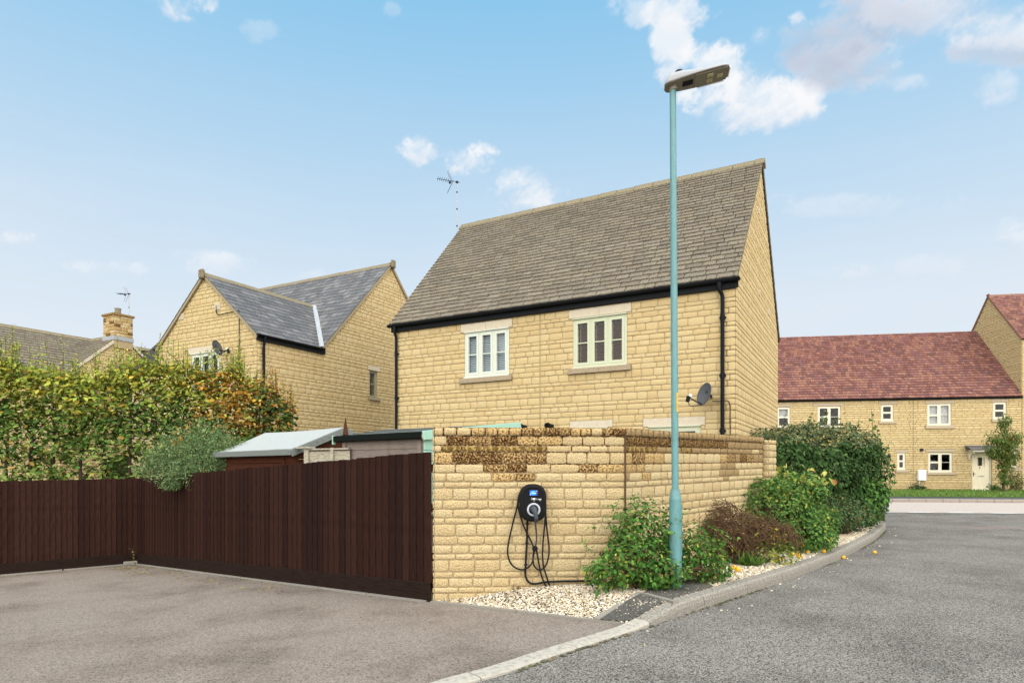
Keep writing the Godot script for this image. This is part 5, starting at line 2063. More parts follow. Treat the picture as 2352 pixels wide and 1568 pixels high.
	b = Bag.new()
	b.span(P.call(-0.385, 1.02, -0.075), P.call(-0.35, 1.24, -0.066))
	b.tube([P.call(-0.367, 1.15, -0.07), P.call(-0.367, 1.15, -0.03), P.call(-0.26, 1.15, -0.03)], 0.011, 6)
	obj("handle", b, M.dark_grey, d)
	b = Bag.new()
	b.tube([P.call(-0.06, 1.5, -0.075), P.call(-0.06, 1.5, -0.05), P.call(-0.06, 1.43, -0.045)], 0.017, 8)
	obj("knocker", b, M.dark_grey, d)
	b = Bag.new()
	b.span(P.call(-0.5, 0.2, -0.13), P.call(0.5, 0.3, 0.03))
	obj("threshold", b, M.door_white, d)
	var c := group_node("porch_canopy", h)
	b = Bag.new()
	b.span(P.call(-0.70, 2.31, 0.03), P.call(0.66, 2.43, 0.58))
	obj("fascia", b, M.white_frame, c)
	for k in 3:
		b = Bag.new()
		var z1 := 0.66 - 0.2 * k
		slab(b, P.call(-0.83, 2.435 + 0.075 * k, z1), P.call(0.77, 2.435 + 0.075 * k, z1), P.call(0.77, 2.535 + 0.075 * k, z1 - 0.26), P.call(-0.83, 2.535 + 0.075 * k, z1 - 0.26), 0.018)
		obj("slate", b, M.slates[0 if k != 1 else 2], c)
	b = Bag.new()
	b.span(P.call(-0.8, 2.432, 0.03), P.call(0.74, 2.62, 0.3))
	obj("lead_roll", b, M.slates[2], c)
	for sx in [-0.62, 0.58]:
		b = Bag.new()
		b.span(P.call(sx - 0.04, 1.92, 0.02), P.call(sx + 0.04, 2.309, 0.10))
		b.tube([P.call(sx, 1.98, 0.08), P.call(sx, 2.1, 0.15), P.call(sx, 2.22, 0.27), P.call(sx, 2.28, 0.46)], 0.038, 8)
		b.span(P.call(sx - 0.038, 2.24, 0.1), P.call(sx + 0.038, 2.309, 0.52))
		obj("bracket", b, M.white_frame, c)
	if x0 > -5:
		b = Bag.new()
		b.lathe([Vector2(0.02, 0), Vector2(0.085, 0.0), Vector2(0.085, 0.09), Vector2(0.05, 0.1)], 16, Vector3(-3.07, 2.45, 0.0), Basis(Vector3.RIGHT, PI * 0.5))
		obj("flue", b, M.dark_grey, h)
		var m := group_node("meter_box", h)
		b = Bag.new()
		b.bevel(Vector3(-3.09, 1.06, 0.12), Vector3(0.40, 0.58, 0.2), 0.02)
		obj("cabinet", b, M.white, m)
		b = Bag.new()
		b.bevel(Vector3(-3.09, 1.06, 0.222), Vector3(0.35, 0.52, 0.012), 0.005)
		obj("lid", b, M.white, m)
		b = Bag.new()
		b.tube([Vector3(-3.2, 0.77, 0.08), Vector3(-3.2, 0.15, 0.08)], 0.024, 10)
		obj("duct", b, M.white, m)
	else:
		# carriage lantern by the hidden door
		b = Bag.new()
		b.bevel(Vector3(-4.72, 2.08, 0.14), Vector3(0.12, 0.16, 0.12), 0.02)
		b.lathe([Vector2(0.1, 0), Vector2(0.03, 0.06), Vector2(0.01, 0.1)], 8, Vector3(-4.72, 2.17, 0.14))
		b.tube([Vector3(-4.72, 2.24, 0.14), Vector3(-4.72, 2.26, 0.08), Vector3(-4.72, 2.2, 0.02)], 0.012, 6)
		obj("wall_lantern", b, M.dark_grey, h)


# ------------------------------------------------------------------ garden wall
func build_garden_wall() -> void:
	var w := thing("garden_wall", "stained honey-stone garden wall of rough blocks with the car charger on its face", "wall")
	var a := Vector3(-0.785, 0, -6.51)
	var b := Vector3(1.156, 0, -6.63)
	var c := Vector3(3.70, 0, -9.55)
	var patches := FastNoiseLite.new()
	patches.seed = 77
	patches.frequency = 0.9
	patches.fractal_octaves = 2
	var list := []
	var pattern := [0.09, 0.09, 0.06, 0.092, 0.062, 0.122, 0.06, 0.09, 0.088, 0.122, 0.062, 0.088, 0.092, 0.12, 0.062, 0.09, 0.09, 0.12, 0.068, 0.095]
	var panels := [[a, b, 0.0], [b, c, 0.06]]
	for q in 2:
		var o: Vector3 = panels[q][0]
		var e: Vector3 = panels[q][1]
		var x := (e - o).normalized()
		var n := Vector3(-x.z, 0, x.x)
		if n.z < 0: n = -n
		var len_ := o.distance_to(e)
		var lift: float = panels[q][2]
		# the second panel climbs a little towards its far end
		var up := (e + Vector3(0, lift, 0) - o).normalized()
		var bag := Bag.new()
		wall_core(bag, o, up, n, 0, len_, -0.25, 1.25, 0.2, [])
		var upper := Bag.new()
		wall_core(upper, o, up, n, 0, len_, 1.25, 1.675, 0.2, [])
		obj("mortar_bed", upper, M.stained_mortar, w)
		var core := obj("mortar_bed", bag, M.pale_mortar, w)
		var start := list.size()
		lay_bricks(list, core, o + Vector3(0, 0, 0), up, n, len_, pattern, -0.143, 1.62, [], nothing, Vector2(0.17, 0.30) if q == 0 else Vector2(0.15, 0.30), 0.02, Vector2i(0, 6), 6, 0.0095)
		# the capping course is of short blocks
		lay_bricks(list, core, o, up, n, len_, [0.086], 1.62, 1.706, [], nothing, Vector2(0.09, 0.15), 0.04, Vector2i(0, 6), 6, 0.012)
		# brown lichen and black algae on the upper courses
		for k in range(start, list.size()):
			var p: Vector3 = list[k][1].origin
			var y := p.y - lift * (p - o).dot(up) / len_
			var s := (p - o).dot(up) / len_
			# weathering lies in patches, heavier towards the top
			var r := rng.randf() * 0.34 + 0.5 + patches.get_noise_2d(s * 1.5 + q * 7.0, y * 2.2) * 1.15
			var base := 0.0
			if y > 1.62: base = 0.66 if q == 0 else 0.8
			elif y > 1.525: base = 0.45 if q == 0 else 0.58
			elif y > 1.457: base = 0.28
			elif y > 1.337: base = 0.24
			elif y > 1.247: base = 0.10 if q == 0 else -0.12
			elif y > 1.157: base = -0.02 if q == 0 else -0.3
			else: base = -0.62
			if q == 0 and (s < 0.12 or s > 1.7): base -= 0.35
			var v := r + base
			if y > 1.457 and y < 1.525:
				if v > 0.72: list[k][3] = 9
			elif v > 1.2: list[k][3] = 8
			elif v > 1.0: list[k][3] = 7
			elif v > 0.8: list[k][3] = 6
		bag = Bag.new()
		bag.box(o + up * len_ * 0.5 + Vector3(0, 1.69, 0) - n * 0.085, Vector3(len_, 0.03, 0.21), Basis(up, up.cross(n) * -1.0, n))
		obj("capping", bag, M.wall_stones[7], w)
	build_pieces(w, list, "stone_block", "stone_blocks", brick_meshes, M.wall_stones, M.wall_tints, M.wall_any, Vector3.ONE, 300, func(p, u, v): return u > 1440 and v > 1250)
	# left end seen past the fence, and the pier at the far end
	list = []
	var x2 := (c - b).normalized()
	var n2 := Vector3(-x2.z, 0, x2.x)
	if n2.z < 0: n2 = -n2
	var bag2 := Bag.new()
	var pb := Basis(x2, Vector3.UP, n2)
	bag2.box(c + x2 * 0.17 + Vector3(0, 0.7, 0) - n2 * 0.07, Vector3(0.3, 1.95, 0.3), pb)
	var pier := obj("pier", bag2, M.pale_mortar, w)
	lay_bricks(list, pier, c + x2 * 0.02 + n2 * 0.08, x2, n2, 0.3, [0.098], 0.0, 1.73, [], nothing, Vector2(0.15, 0.3), 0.025, Vector2i(0, 6), 6)
	lay_bricks(list, pier, c + x2 * 0.32 + n2 * 0.08, -n2, x2, 0.3, [0.098], 0.0, 1.73, [], nothing, Vector2(0.15, 0.3), 0.025, Vector2i(0, 6), 6)
	lay_bricks(list, pier, c + x2 * 0.02 - n2 * 0.0, n2, -x2, 0.08, [0.098], 0.0, 1.73, [], nothing, Vector2(0.08, 0.09), 0.02, Vector2i(0, 6), 6)
	for e in list:
		put("stone_block", brick_meshes[e[2]], M.wall_stones[e[3]], e[0], e[1])
	list = []
	var x1 := (b - a).normalized()
	var n1 := Vector3(-x1.z, 0, x1.x)
	if n1.z < 0: n1 = -n1
	lay_bricks(list, w, a - n1 * 0.2, n1, -x1, 0.21, pattern + [0.086], -0.143, 1.7, [], nothing, Vector2(0.15, 0.25), 0.02, Vector2i(0, 6), 6)
	for e in list:
		put("stone_block", brick_meshes[e[2]], M.wall_stones[e[3]], w, e[1])
	# dark open joint where the two panels meet
	bag2 = Bag.new()
	bag2.box(b + Vector3(0, 0.75, 0) + (n1 + n2).normalized() * 0.012, Vector3(0.016, 1.86, 0.02), Basis(Vector3.UP, -0.35))
	obj("movement_joint", bag2, M.twig, w)


# ------------------------------------------------------------------ fences
func build_fences() -> void:
	fence("close-boarded dark brown fence running from the garden wall back to the corner", Vector2(-0.80, 6.52), Vector2(-6.594, 11.4), 68, -1)
	fence("close-boarded dark brown fence across the far left side of the parking bay", Vector2(-6.62, 11.38), Vector2(-12.0, 7.594), 84, -1)


func fence(label: String, a: Vector2, b: Vector2, boards: int, way: int) -> void:
	var f := thing("wooden_fence", label, "fence", Vector3.ZERO, 0.0, "brown wooden fences round the parking bay")
	var a3 := Vector3(a.x, 0, -a.y)
	var b3 := Vector3(b.x, 0, -b.y)
	var x := (b3 - a3).normalized()
	var n := Vector3(-x.z, 0, x.x)
	if n.dot(Vector3(-a3.x - 2.0, 0, 3.0 - a3.z)) < 0: n = -n
	var len_ := a3.distance_to(b3)
	var w := len_ / boards
	# right-handed frame: x, up, n
	var xx := Vector3.UP.cross(n)
	var unit := []
	for q in 3:
		var ub := Bag.new()
		ub.bevel(Vector3(0, 0.5, 0), Vector3(1.0, 1.0, 1.0), 0.02)
		unit.append(ub.mesh())
	var kind := 2
	for k in boards:
		var s := (k + 0.5) * w
		var p := a3 + x * s
		var gy := ground_y(p.x, -p.z)
		var tall := 1.315 + rnd(-0.006, 0.006)
		var tilt := Basis(Vector3.UP, (0.11 if boards < 70 else 0.2) * way + rnd(-0.012, 0.012))
		var bb := Basis(xx, Vector3.UP, n) * tilt * Basis(Vector3(0, 0, 1), rnd(-0.004, 0.004))
		if rng.randf() < 0.8: kind = rng.randi() % M.fences.size()
		var o := put("board", unit[k % 3], M.fences[kind], f)
		o.transform = Transform3D(bb * Basis.from_scale(Vector3(w + 0.022, tall, 0.016)), p + Vector3(0, gy + 0.20, 0) + n * (0.022 + rnd(-0.002, 0.002)))
	# gravel boards along the ground, rails and posts behind
	var bays := roundi(len_ / 2.4)
	for k in bays:
		var p := a3.lerp(b3, (k + 0.001) / bays)
		var q := a3.lerp(b3, (k + 0.999) / bays)
		p.y = ground_y(p.x, -p.z)
		q.y = ground_y(q.x, -q.z)
		var dir := (q - p).normalized()
		var bag := Bag.new()
		var yb := n.cross(dir) if n.cross(dir).y > 0 else dir.cross(n)
		bag.bevel((p + q) * 0.5 + Vector3(0, 0.095, 0) + n * (0.03 + 0.004 * (k % 2)), Vector3(p.distance_to(q), 0.21, 0.028), 0.005, Basis(dir, yb, dir.cross(yb)))
		obj("gravel_board", bag, M.gravel_board, f)
		for h in [0.45, 0.95, 1.35]:
			bag = Bag.new()
			bag.box((p + q) * 0.5 + Vector3(0, h, 0) - n * 0.03, Vector3(p.distance_to(q), 0.08, 0.05), Basis(dir, yb, dir.cross(yb)))
			obj("rail", bag, M.fences[5], f)
		bag = Bag.new()
		bag.box(p + Vector3(0, 0.7, 0) - n * 0.1, Vector3(0.09, 1.5, 0.09), Basis(xx, Vector3.UP, n))
		obj("post", bag, M.fences[5], f)


# ------------------------------------------------------------------ sheds over the fence
func build_sheds() -> void:
	# brown shed with a grey felt roof; ridge runs away to the left
	var r0 := Vector3(-2.51, 0, -9.5)
	var x := Vector3(-0.772, 0, -0.635).normalized()
	var n := Vector3(-0.635, 0, 0.772).normalized()
	var s := thing("garden_shed", "brown garden shed with pale grey felt roof and pointed finials behind the fence", "shed")
	var half := 0.82
	var ridge := 1.88
	var eave := 1.54
	var long_ := 2.05
	var P := func(along: float, y: float, out_: float) -> Vector3: return r0 + x * along + Vector3(0, y, 0) + n * out_
	# boards of the eaves wall and the gable
	for k in 7:
		var bag := Bag.new()
		var y := eave - 0.09 - 0.13 * k
		bag.bevel(P.call(long_ * 0.5, y, half - 0.09), Vector3(long_ - 0.1, 0.126, 0.018), 0.004, Basis(x, Vector3.UP, x.cross(Vector3.UP)) * Basis(Vector3.RIGHT, 0.06))
		obj("board", bag, M.shed_brown[k % 3], s)
	for k in 9:
		var y := ridge - 0.12 - 0.13 * k
		var hw := minf(half - 0.1, maxf(0.08, (ridge - 0.0 - y) * half / (ridge - eave) - 0.12))
		var bag := Bag.new()
		bag.bevel(P.call(0.06, y, 0), Vector3(hw * 2.0, 0.126, 0.018), 0.004, Basis(n, Vector3.UP, n.cross(Vector3.UP)))
		obj("board", bag, M.shed_brown[(k + 1) % 3], s)
	var bag := Bag.new()
	bag.box(P.call(0.05, 0.6, half - 0.1), Vector3(0.06, 1.75, 0.06), Basis(x, Vector3.UP, x.cross(Vector3.UP)))
	bag.box(P.call(0.3, 0.6, half - 0.075), Vector3(0.05, 1.7, 0.02), Basis(x, Vector3.UP, x.cross(Vector3.UP)))
	obj("corner_post", bag, M.shed_brown[1], s)
	bag = Bag.new()
	for sg in [-1.0, 1.0]:
		bag.box(P.call(long_ * 0.5, 0.55, sg * (half - 0.13)), Vector3(long_ - 0.14, 1.75, 0.03), Basis(x, Vector3.UP, x.cross(Vector3.UP)))
	bag.box(P.call(long_ - 0.1, 0.55, 0), Vector3(0.03, 1.75, half * 1.7), Basis(x, Vector3.UP, x.cross(Vector3.UP)))
	bag.box(P.call(0.1, 0.5, 0), Vector3(0.03, 1.6, half * 1.7), Basis(x, Vector3.UP, x.cross(Vector3.UP)))
	obj("carcass", bag, M.shed_brown[1], s)
	# felt, sagging slightly between ridge and eaves
	bag = Bag.new()
	for side in [1.0, -1.0]:
		for k in 6:
			var f0 := k / 6.0
			var f1 := (k + 1) / 6.0
			for q in 6:
				var a0 := -0.07 + (long_ + 0.14) * q / 6.0
				var a1 := -0.07 + (long_ + 0.14) * (q + 1) / 6.0
				var h := func(al: float, f: float) -> Vector3:
					var sag := 0.018 * sin(al * 2.1 + 0.6) * f - 0.012 * sin(f * PI) - 0.012 * sin(al / long_ * PI)
					return P.call(al, lerpf(ridge + 0.03, eave + 0.02, f) + sag, side * half * 1.06 * f)
				var c := [h.call(a0, f0), h.call(a1, f0), h.call(a1, f1), h.call(a0, f1)]
				if side > 0:
					bag.quad(c[0], c[1], c[2], c[3])
				else:
					bag.quad(c[3], c[2], c[1], c[0])
	obj("felt_roof", bag, M.felt, s)
	bag = Bag.new()
	var e0: Vector3 = P.call(-0.08, eave - 0.015, half * 1.07)
	var e1: Vector3 = P.call(long_ + 0.08, eave - 0.015, half * 1.07)
	bag.bevel((e0 + e1) * 0.5, Vector3(e0.distance_to(e1), 0.085, 0.02), 0.006, Basis(x, Vector3.UP, x.cross(Vector3.UP)))
	for side in [1.0, -1.0]:
		var g0: Vector3 = P.call(-0.085, ridge - 0.02, 0)
		var g1: Vector3 = P.call(-0.085, eave - 0.03, side * half * 1.07)
		var dir: Vector3 = (g1 - g0).normalized()
		var yb := Vector3.UP - dir * Vector3.UP.dot(dir)
		yb = yb.normalized()
		bag.bevel((g0 + g1) * 0.5, Vector3(g0.distance_to(g1), 0.10, 0.025), 0.006, Basis(dir, yb, dir.cross(yb)))
	obj("felt_edge", bag, M.felt_edge, s)
	for f in [[-0.1, M.shed_brown[2], 0.25], [long_ + 0.06, M.felt_edge, 0.12]]:
		bag = Bag.new()
		var c: Vector3 = P.call(f[0], ridge - 0.08, 0)
		var t: Vector3 = P.call(f[0], ridge + f[2] - 0.06, 0)
		for q in 4:
			var sgn: Array = [[-1, -1], [1, -1], [1, 1], [-1, 1]][q]
			var sg2: Array = [[-1, -1], [1, -1], [1, 1], [-1, 1]][(q + 1) % 4]
			bag.tri(c + n * 0.045 * sgn[0] + x * 0.012 * sgn[1], c + n * 0.045 * sg2[0] + x * 0.012 * sg2[1], t)
		obj("finial", bag, f[1], s)
	for k in 9:
		bag = Bag.new()
		bag.tube([P.call(-0.1, lerpf(ridge, eave, k / 9.0) - 0.01, half * 1.03 * k / 9.0), P.call(-0.108, lerpf(ridge, eave, k / 9.0) - 0.01, half * 1.03 * k / 9.0)], 0.008, 8)
		obj("nail_head", bag, M.steel, s)

	# weathered shed with mint-green front and a black felt roof edge
	var o := Vector3(-2.235, 0, -8.6)
	var y2 := Vector3(-1.042, 0, -7.7)
	var sx := (y2 - o).normalized()
	var back := Vector3(0.602, 0, -0.798)
	var side_len := o.distance_to(y2)
	var t2 := thing("weathered_shed", "low weathered grey board shed with mint green front, tucked against the garden wall", "shed")
	var sn := -back
	for k in 6:
		bag = Bag.new()
		bag.bevel(o + sx * side_len * 0.5 + Vector3(0, 1.60 - 0.125 * k, 0) + sn * 0.0, Vector3(side_len - 0.02, 0.122, 0.02), 0.004, Basis(sx, Vector3.UP, sx.cross(Vector3.UP)) * Basis(Vector3.RIGHT, 0.08))
		obj("board", bag, M.shed_grey[k % 3], t2)
	bag = Bag.new()
	bag.box(o + sx * 0.03 + Vector3(0, 0.9, 0) + sn * 0.018, Vector3(0.07, 1.5, 0.02), Basis(sx, Vector3.UP, sx.cross(Vector3.UP)))
	bag.box(o + sx * (side_len - 0.06) + Vector3(0, 0.9, 0) + sn * 0.018, Vector3(0.05, 1.5, 0.02), Basis(sx, Vector3.UP, sx.cross(Vector3.UP)))
	obj("corner_post", bag, M.shed_grey[0], t2)
	bag = Bag.new()
	bag.box(o + sx * (side_len * 0.5) + back * 0.9 + Vector3(0, 0.8, 0), Vector3(side_len - 0.06, 1.55, 1.75), Basis(sx, Vector3.UP, sx.cross(Vector3.UP)))
	obj("carcass", bag, M.shed_grey[1], t2)
	# mint front: boards on the face that looks along sx
	for k in 7:
		bag = Bag.new()
		bag.bevel(y2 + sx * 0.012 + back * 0.9 + Vector3(0, 1.58 - 0.13 * k, 0), Vector3(1.85, 0.126, 0.02), 0.004, Basis(back, Vector3.UP, back.cross(Vector3.UP)))
		obj("front_board", bag, M.mint, t2)
	# roof rising to the back
	var q0 := o - sx * 0.09 + sn * 0.09 + Vector3(0, 1.72, 0)
	var q1 := y2 + sx * 0.05 + sn * 0.09 + Vector3(0, 1.72, 0)
	var q2 := y2 + sx * 0.05 + back * 1.85 + Vector3(0, 1.94, 0)
	var q3 := o - sx * 0.09 + back * 0.75 + Vector3(0, 1.86, 0)
	bag = Bag.new()
	slab(bag, q0, q1, q2, q3, 0.02)
	obj("felt_roof", bag, M.felt_edge, t2)
	bag = Bag.new()
	bag.bevel((q0 + q1) * 0.5 + Vector3(0, -0.028, 0) + sn * 0.012, Vector3(q0.distance_to(q1), 0.08, 0.025), 0.008, Basis(sx, Vector3.UP, sx.cross(Vector3.UP)))
	obj("felt_edge", bag, M.black_felt, t2)
	bag = Bag.new()
	var bd := (q2 - q1).normalized()
	var bu := (Vector3.UP - bd * bd.y).normalized()
	bag.bevel((q1 + q2) * 0.5 + sx * 0.012 + Vector3(0, -0.035, 0), Vector3(q1.distance_to(q2), 0.11, 0.022), 0.004, Basis(bd, bu, bd.cross(bu)))
	bag.box(q0 + Vector3(0, -0.04, 0) - sx * 0.012, Vector3(0.02, 0.12, 0.04), Basis(sx, Vector3.UP, sx.cross(Vector3.UP)))
	obj("bargeboard", bag, M.mint, t2)
	for k in 4:
		bag = Bag.new()
		var f := (k + 0.6) / 4.5
		slab(bag, q0.lerp(q3, f) + Vector3(0, 0.006, 0), q1.lerp(q2, f) + Vector3(0, 0.006, 0), q1.lerp(q2, f + 0.02) + Vector3(0, 0.008, 0), q0.lerp(q3, f + 0.02) + Vector3(0, 0.008, 0), 0.004)
		obj("felt_lap", bag, M.black_felt, t2)

	# pale fence panel seen in the gap between the sheds
	var p := thing("fence_panel", "pale weathered lap fence panel glimpsed in the gap between the two sheds", "fence")
	var g0 := Vector3(-2.80, 0, -8.78)
	var g1 := Vector3(-2.12, 0, -8.45)
	var gx := (g1 - g0).normalized()
	var gb := Basis(gx, Vector3.UP, gx.cross(Vector3.UP))
	for k in 6:
		bag = Bag.new()
		bag.bevel((g0 + g1) * 0.5 + Vector3(0, 1.47 - 0.13 * k, 0), Vector3(g0.distance_to(g1), 0.13, 0.012), 0.003, gb * Basis(Vector3.RIGHT, 0.07))
		obj("slat", bag, M.pale_panel[k % 2], p)
	for f in [0.03, 0.62]:
		bag = Bag.new()
		bag.box(g0.lerp(g1, f) + Vector3(0, 0.9, 0.025), Vector3(0.045 if f > 0.1 else 0.075, 1.35, 0.03), gb)
		obj("batten", bag, M.pale_panel[0], p)
	bag = Bag.new()
	bag.box((g0 + g1) * 0.5 + Vector3(0, 1.56, 0.01), Vector3(g0.distance_to(g1), 0.02, 0.06), gb)
	bag.box(g0 + Vector3(0, 1.585, 0.02) + gx * 0.0, Vector3(0.26, 0.022, 0.1), gb)
	obj("capping_rail", bag, M.pale_panel[1], p)


# ------------------------------------------------------------------ street lamp
func build_lamp() -> void:
	var x := 1.572
	var d := 6.2
	var gy := ground_y(x, d) + verge_lift(x, d)
	var t := thing("street_lamp", "tall turquoise street lamp column with flat grey lantern beside the road kerb", "street lamp", Vector3(x, gy, -d))
	t.rotation = Vector3(0, 0, 0.006)
	var b := Bag.new()
	var r := 0.0572
	b.lathe([Vector2(r, -0.1), Vector2(r, 0.19), Vector2(r + 0.001, 0.195), Vector2(r + 0.001, 0.2), Vector2(r, 0.205), Vector2(r, 0.845), Vector2(r * 0.99, 0.86), Vector2(0.043, 0.925), Vector2(0.042, 0.945)], 40)
	obj("base", b, M.lamp_green, t)
	b = Bag.new()
	b.lathe([Vector2(0.034, 0.94), Vector2(0.0325, 2.4), Vector2(0.030, 4.70), Vector2(0.029, 4.80)], 32)
	obj("shaft", b, M.lamp_green, t)
	# service door on the right side of the base
	b = Bag.new()
	var ring0 := []
	for k in 9:
		var a := lerpf(-0.5, 0.5, k / 8.0)
		ring0.append(Vector3(cos(a), 0, -sin(a)))
	for k in 8:
		var p0: Vector3 = ring0[k] * (r + 0.006)
		var p1: Vector3 = ring0[k + 1] * (r + 0.006)
		b.quad(p0 + Vector3(0, 0.3, 0), p1 + Vector3(0, 0.3, 0), p1 + Vector3(0, 0.8, 0), p0 + Vector3(0, 0.8, 0))
	for k in [0, 8]:
		var p0: Vector3 = ring0[k] * (r + 0.006)
		var p1: Vector3 = ring0[k] * (r - 0.002)
		b.quad(p1 + Vector3(0, 0.3, 0), p0 + Vector3(0, 0.3, 0), p0 + Vector3(0, 0.8, 0), p1 + Vector3(0, 0.8, 0))
	var door := obj("service_door", b, M.lamp_green, t)
	# yellow number plate wrapped round the shaft
	b = Bag.new()
	var y0 := 1.685
	var y1 := 1.865
	for k in 8:
		var a0 := lerpf(-1.22, 0.16, k / 8.0)
		var a1 := lerpf(-1.22, 0.16, (k + 1) / 8.0)
		var rr := 0.0352
		var p0 := Vector3(cos(a0) * rr, 0, -sin(a0) * rr)
		var p1 := Vector3(cos(a1) * rr, 0, -sin(a1) * rr)
		var n0 := p0.normalized()
		var n1 := p1.normalized()
		var i := b.v.size()
		b.vert(p0 + Vector3(0, y0, 0), n0, Vector2(k / 8.0, 1))
		b.vert(p1 + Vector3(0, y0, 0), n1, Vector2((k + 1) / 8.0, 1))
		b.vert(p1 + Vector3(0, y1, 0), n1, Vector2((k + 1) / 8.0, 0))
		b.vert(p0 + Vector3(0, y1, 0), n0, Vector2(k / 8.0, 0))
		b.i.append_array(PackedInt32Array([i, i + 2, i + 1, i, i + 3, i + 2]))
	var im := Image.create(64, 192, false, Image.FORMAT_RGB8)
	im.fill(Color(0.98, 0.70, 0.06))
	var ink := Color(0.06, 0.05, 0.03)
	im.fill_rect(Rect2i(30, 14, 9, 70), ink)
	im.fill_rect(Rect2i(22, 22, 9, 9), ink)
	for py in range(104, 180):
		for px in range(12, 56):
			var q := Vector2((px - 34.0) / 20.0, (py - 142.0) / 36.0).length()
			if q < 1.0 and q > 0.62: im.set_pixel(px, py, ink)
	var pm := StandardMaterial3D.new()
	pm.resource_name = "number_plate"
	pm.albedo_texture = ImageTexture.create_from_image(im)
	pm.roughness = 0.4
	obj("number_plate", b, pm, t)
	# lantern: plan outline along its length, flat below, domed above
	var lan := group_node("lantern", t)
	lan.position = Vector3(0, 4.805, 0)
	lan.basis = Basis(Vector3.UP, -0.2) * Basis(Vector3(0, 0, 1), 0.15)
	var outline := func(scale: float, lift: float) -> Array:
		var pts := []
		# right side then left side, counter-clockwise from above
		var prof := [[-0.075, 0.0], [-0.078, 0.04], [-0.062, 0.078], [-0.02, 0.096], [0.08, 0.112], [0.2, 0.124], [0.3, 0.128], [0.44, 0.126], [0.485, 0.118], [0.512, 0.095], [0.522, 0.055], [0.524, 0.0]]
		for k in prof.size():
			pts.append(Vector3(lerpf(0.2, prof[k][0], scale), 0, prof[k][1] * scale))
		for k in range(prof.size() - 2, 0, -1):
			pts.append(Vector3(lerpf(0.2, prof[k][0], scale), 0, -prof[k][1] * scale))
		for k in pts.size():
			var hx: float = pts[k].x
			var tall := lerpf(0.098, 0.037, smoothstep(-0.02, 0.3, hx)) * smoothstep(-0.2, 0.02, hx)
			pts[k].y = tall * lift
		return pts
	b = Bag.new()
	b.loft([outline.call(1.0, 0.06), outline.call(1.01, 0.2), outline.call(0.99, 0.55), outline.call(0.9, 0.86), outline.call(0.62, 1.0), outline.call(0.25, 1.03)], false, true)
	obj("housing", b, M.lantern_top, lan)
	b = Bag.new()
	b.loft([outline.call(0.97, -0.03), outline.call(0.985, 0.055)])
	obj("underside", b, M.lantern_under, lan)
	b = Bag.new()
	b.bevel(Vector3(0.355, -0.004, 0), Vector3(0.30, 0.012, 0.205), 0.005)
	obj("optic_tray", b, M.lantern_under, lan)
	for c in [Vector2(0.345, -0.04), Vector2(0.345, 0.042), Vector2(0.435, -0.002)]:
		b = Bag.new()
		b.bevel(Vector3(c.x, -0.0125, c.y), Vector3(0.056, 0.007, 0.056), 0.003)
		for q in 2:
			for w2 in 2:
				b.bevel(Vector3(c.x - 0.0125 + 0.025 * q, -0.018, c.y - 0.0125 + 0.025 * w2), Vector3(0.021, 0.006, 0.021), 0.003)
		obj("led_module", b, M.led, lan)
	for k in 15:
		b = Bag.new()
		var px := 0.245 + 0.0168 * k
		b.bevel(Vector3(px, 0.001, -0.124), Vector3(0.013, 0.022, 0.013), 0.003)
		obj("louvre", b, M.louvre, lan)
	for k in 9:
		b = Bag.new()
		b.bevel(Vector3(0.522, 0.001, -0.075 + 0.0185 * k), Vector3(0.012, 0.022, 0.0145), 0.003)
		obj("louvre", b, M.louvre, lan)
	b = Bag.new()
	for k in 7:
		b.bevel(Vector3(0.14, -0.006, -0.036 + 0.012 * k), Vector3(0.1, 0.006, 0.006), 0.002)
	obj("grille", b, M.dark_grey, lan)
	b = Bag.new()
	b.lathe([Vector2(0.038, 0.08), Vector2(0.038, 0.138), Vector2(0.03, 0.145), Vector2(0.01, 0.146)], 22, Vector3(0.075, -0.012, -0.0))
	obj("photocell", b, M.dark_grey, lan)
	b = Bag.new()
	b.lathe([Vector2(0.036, -0.04), Vector2(0.036, 0.01)], 24)
	obj("spigot", b, M.lantern_under, lan)


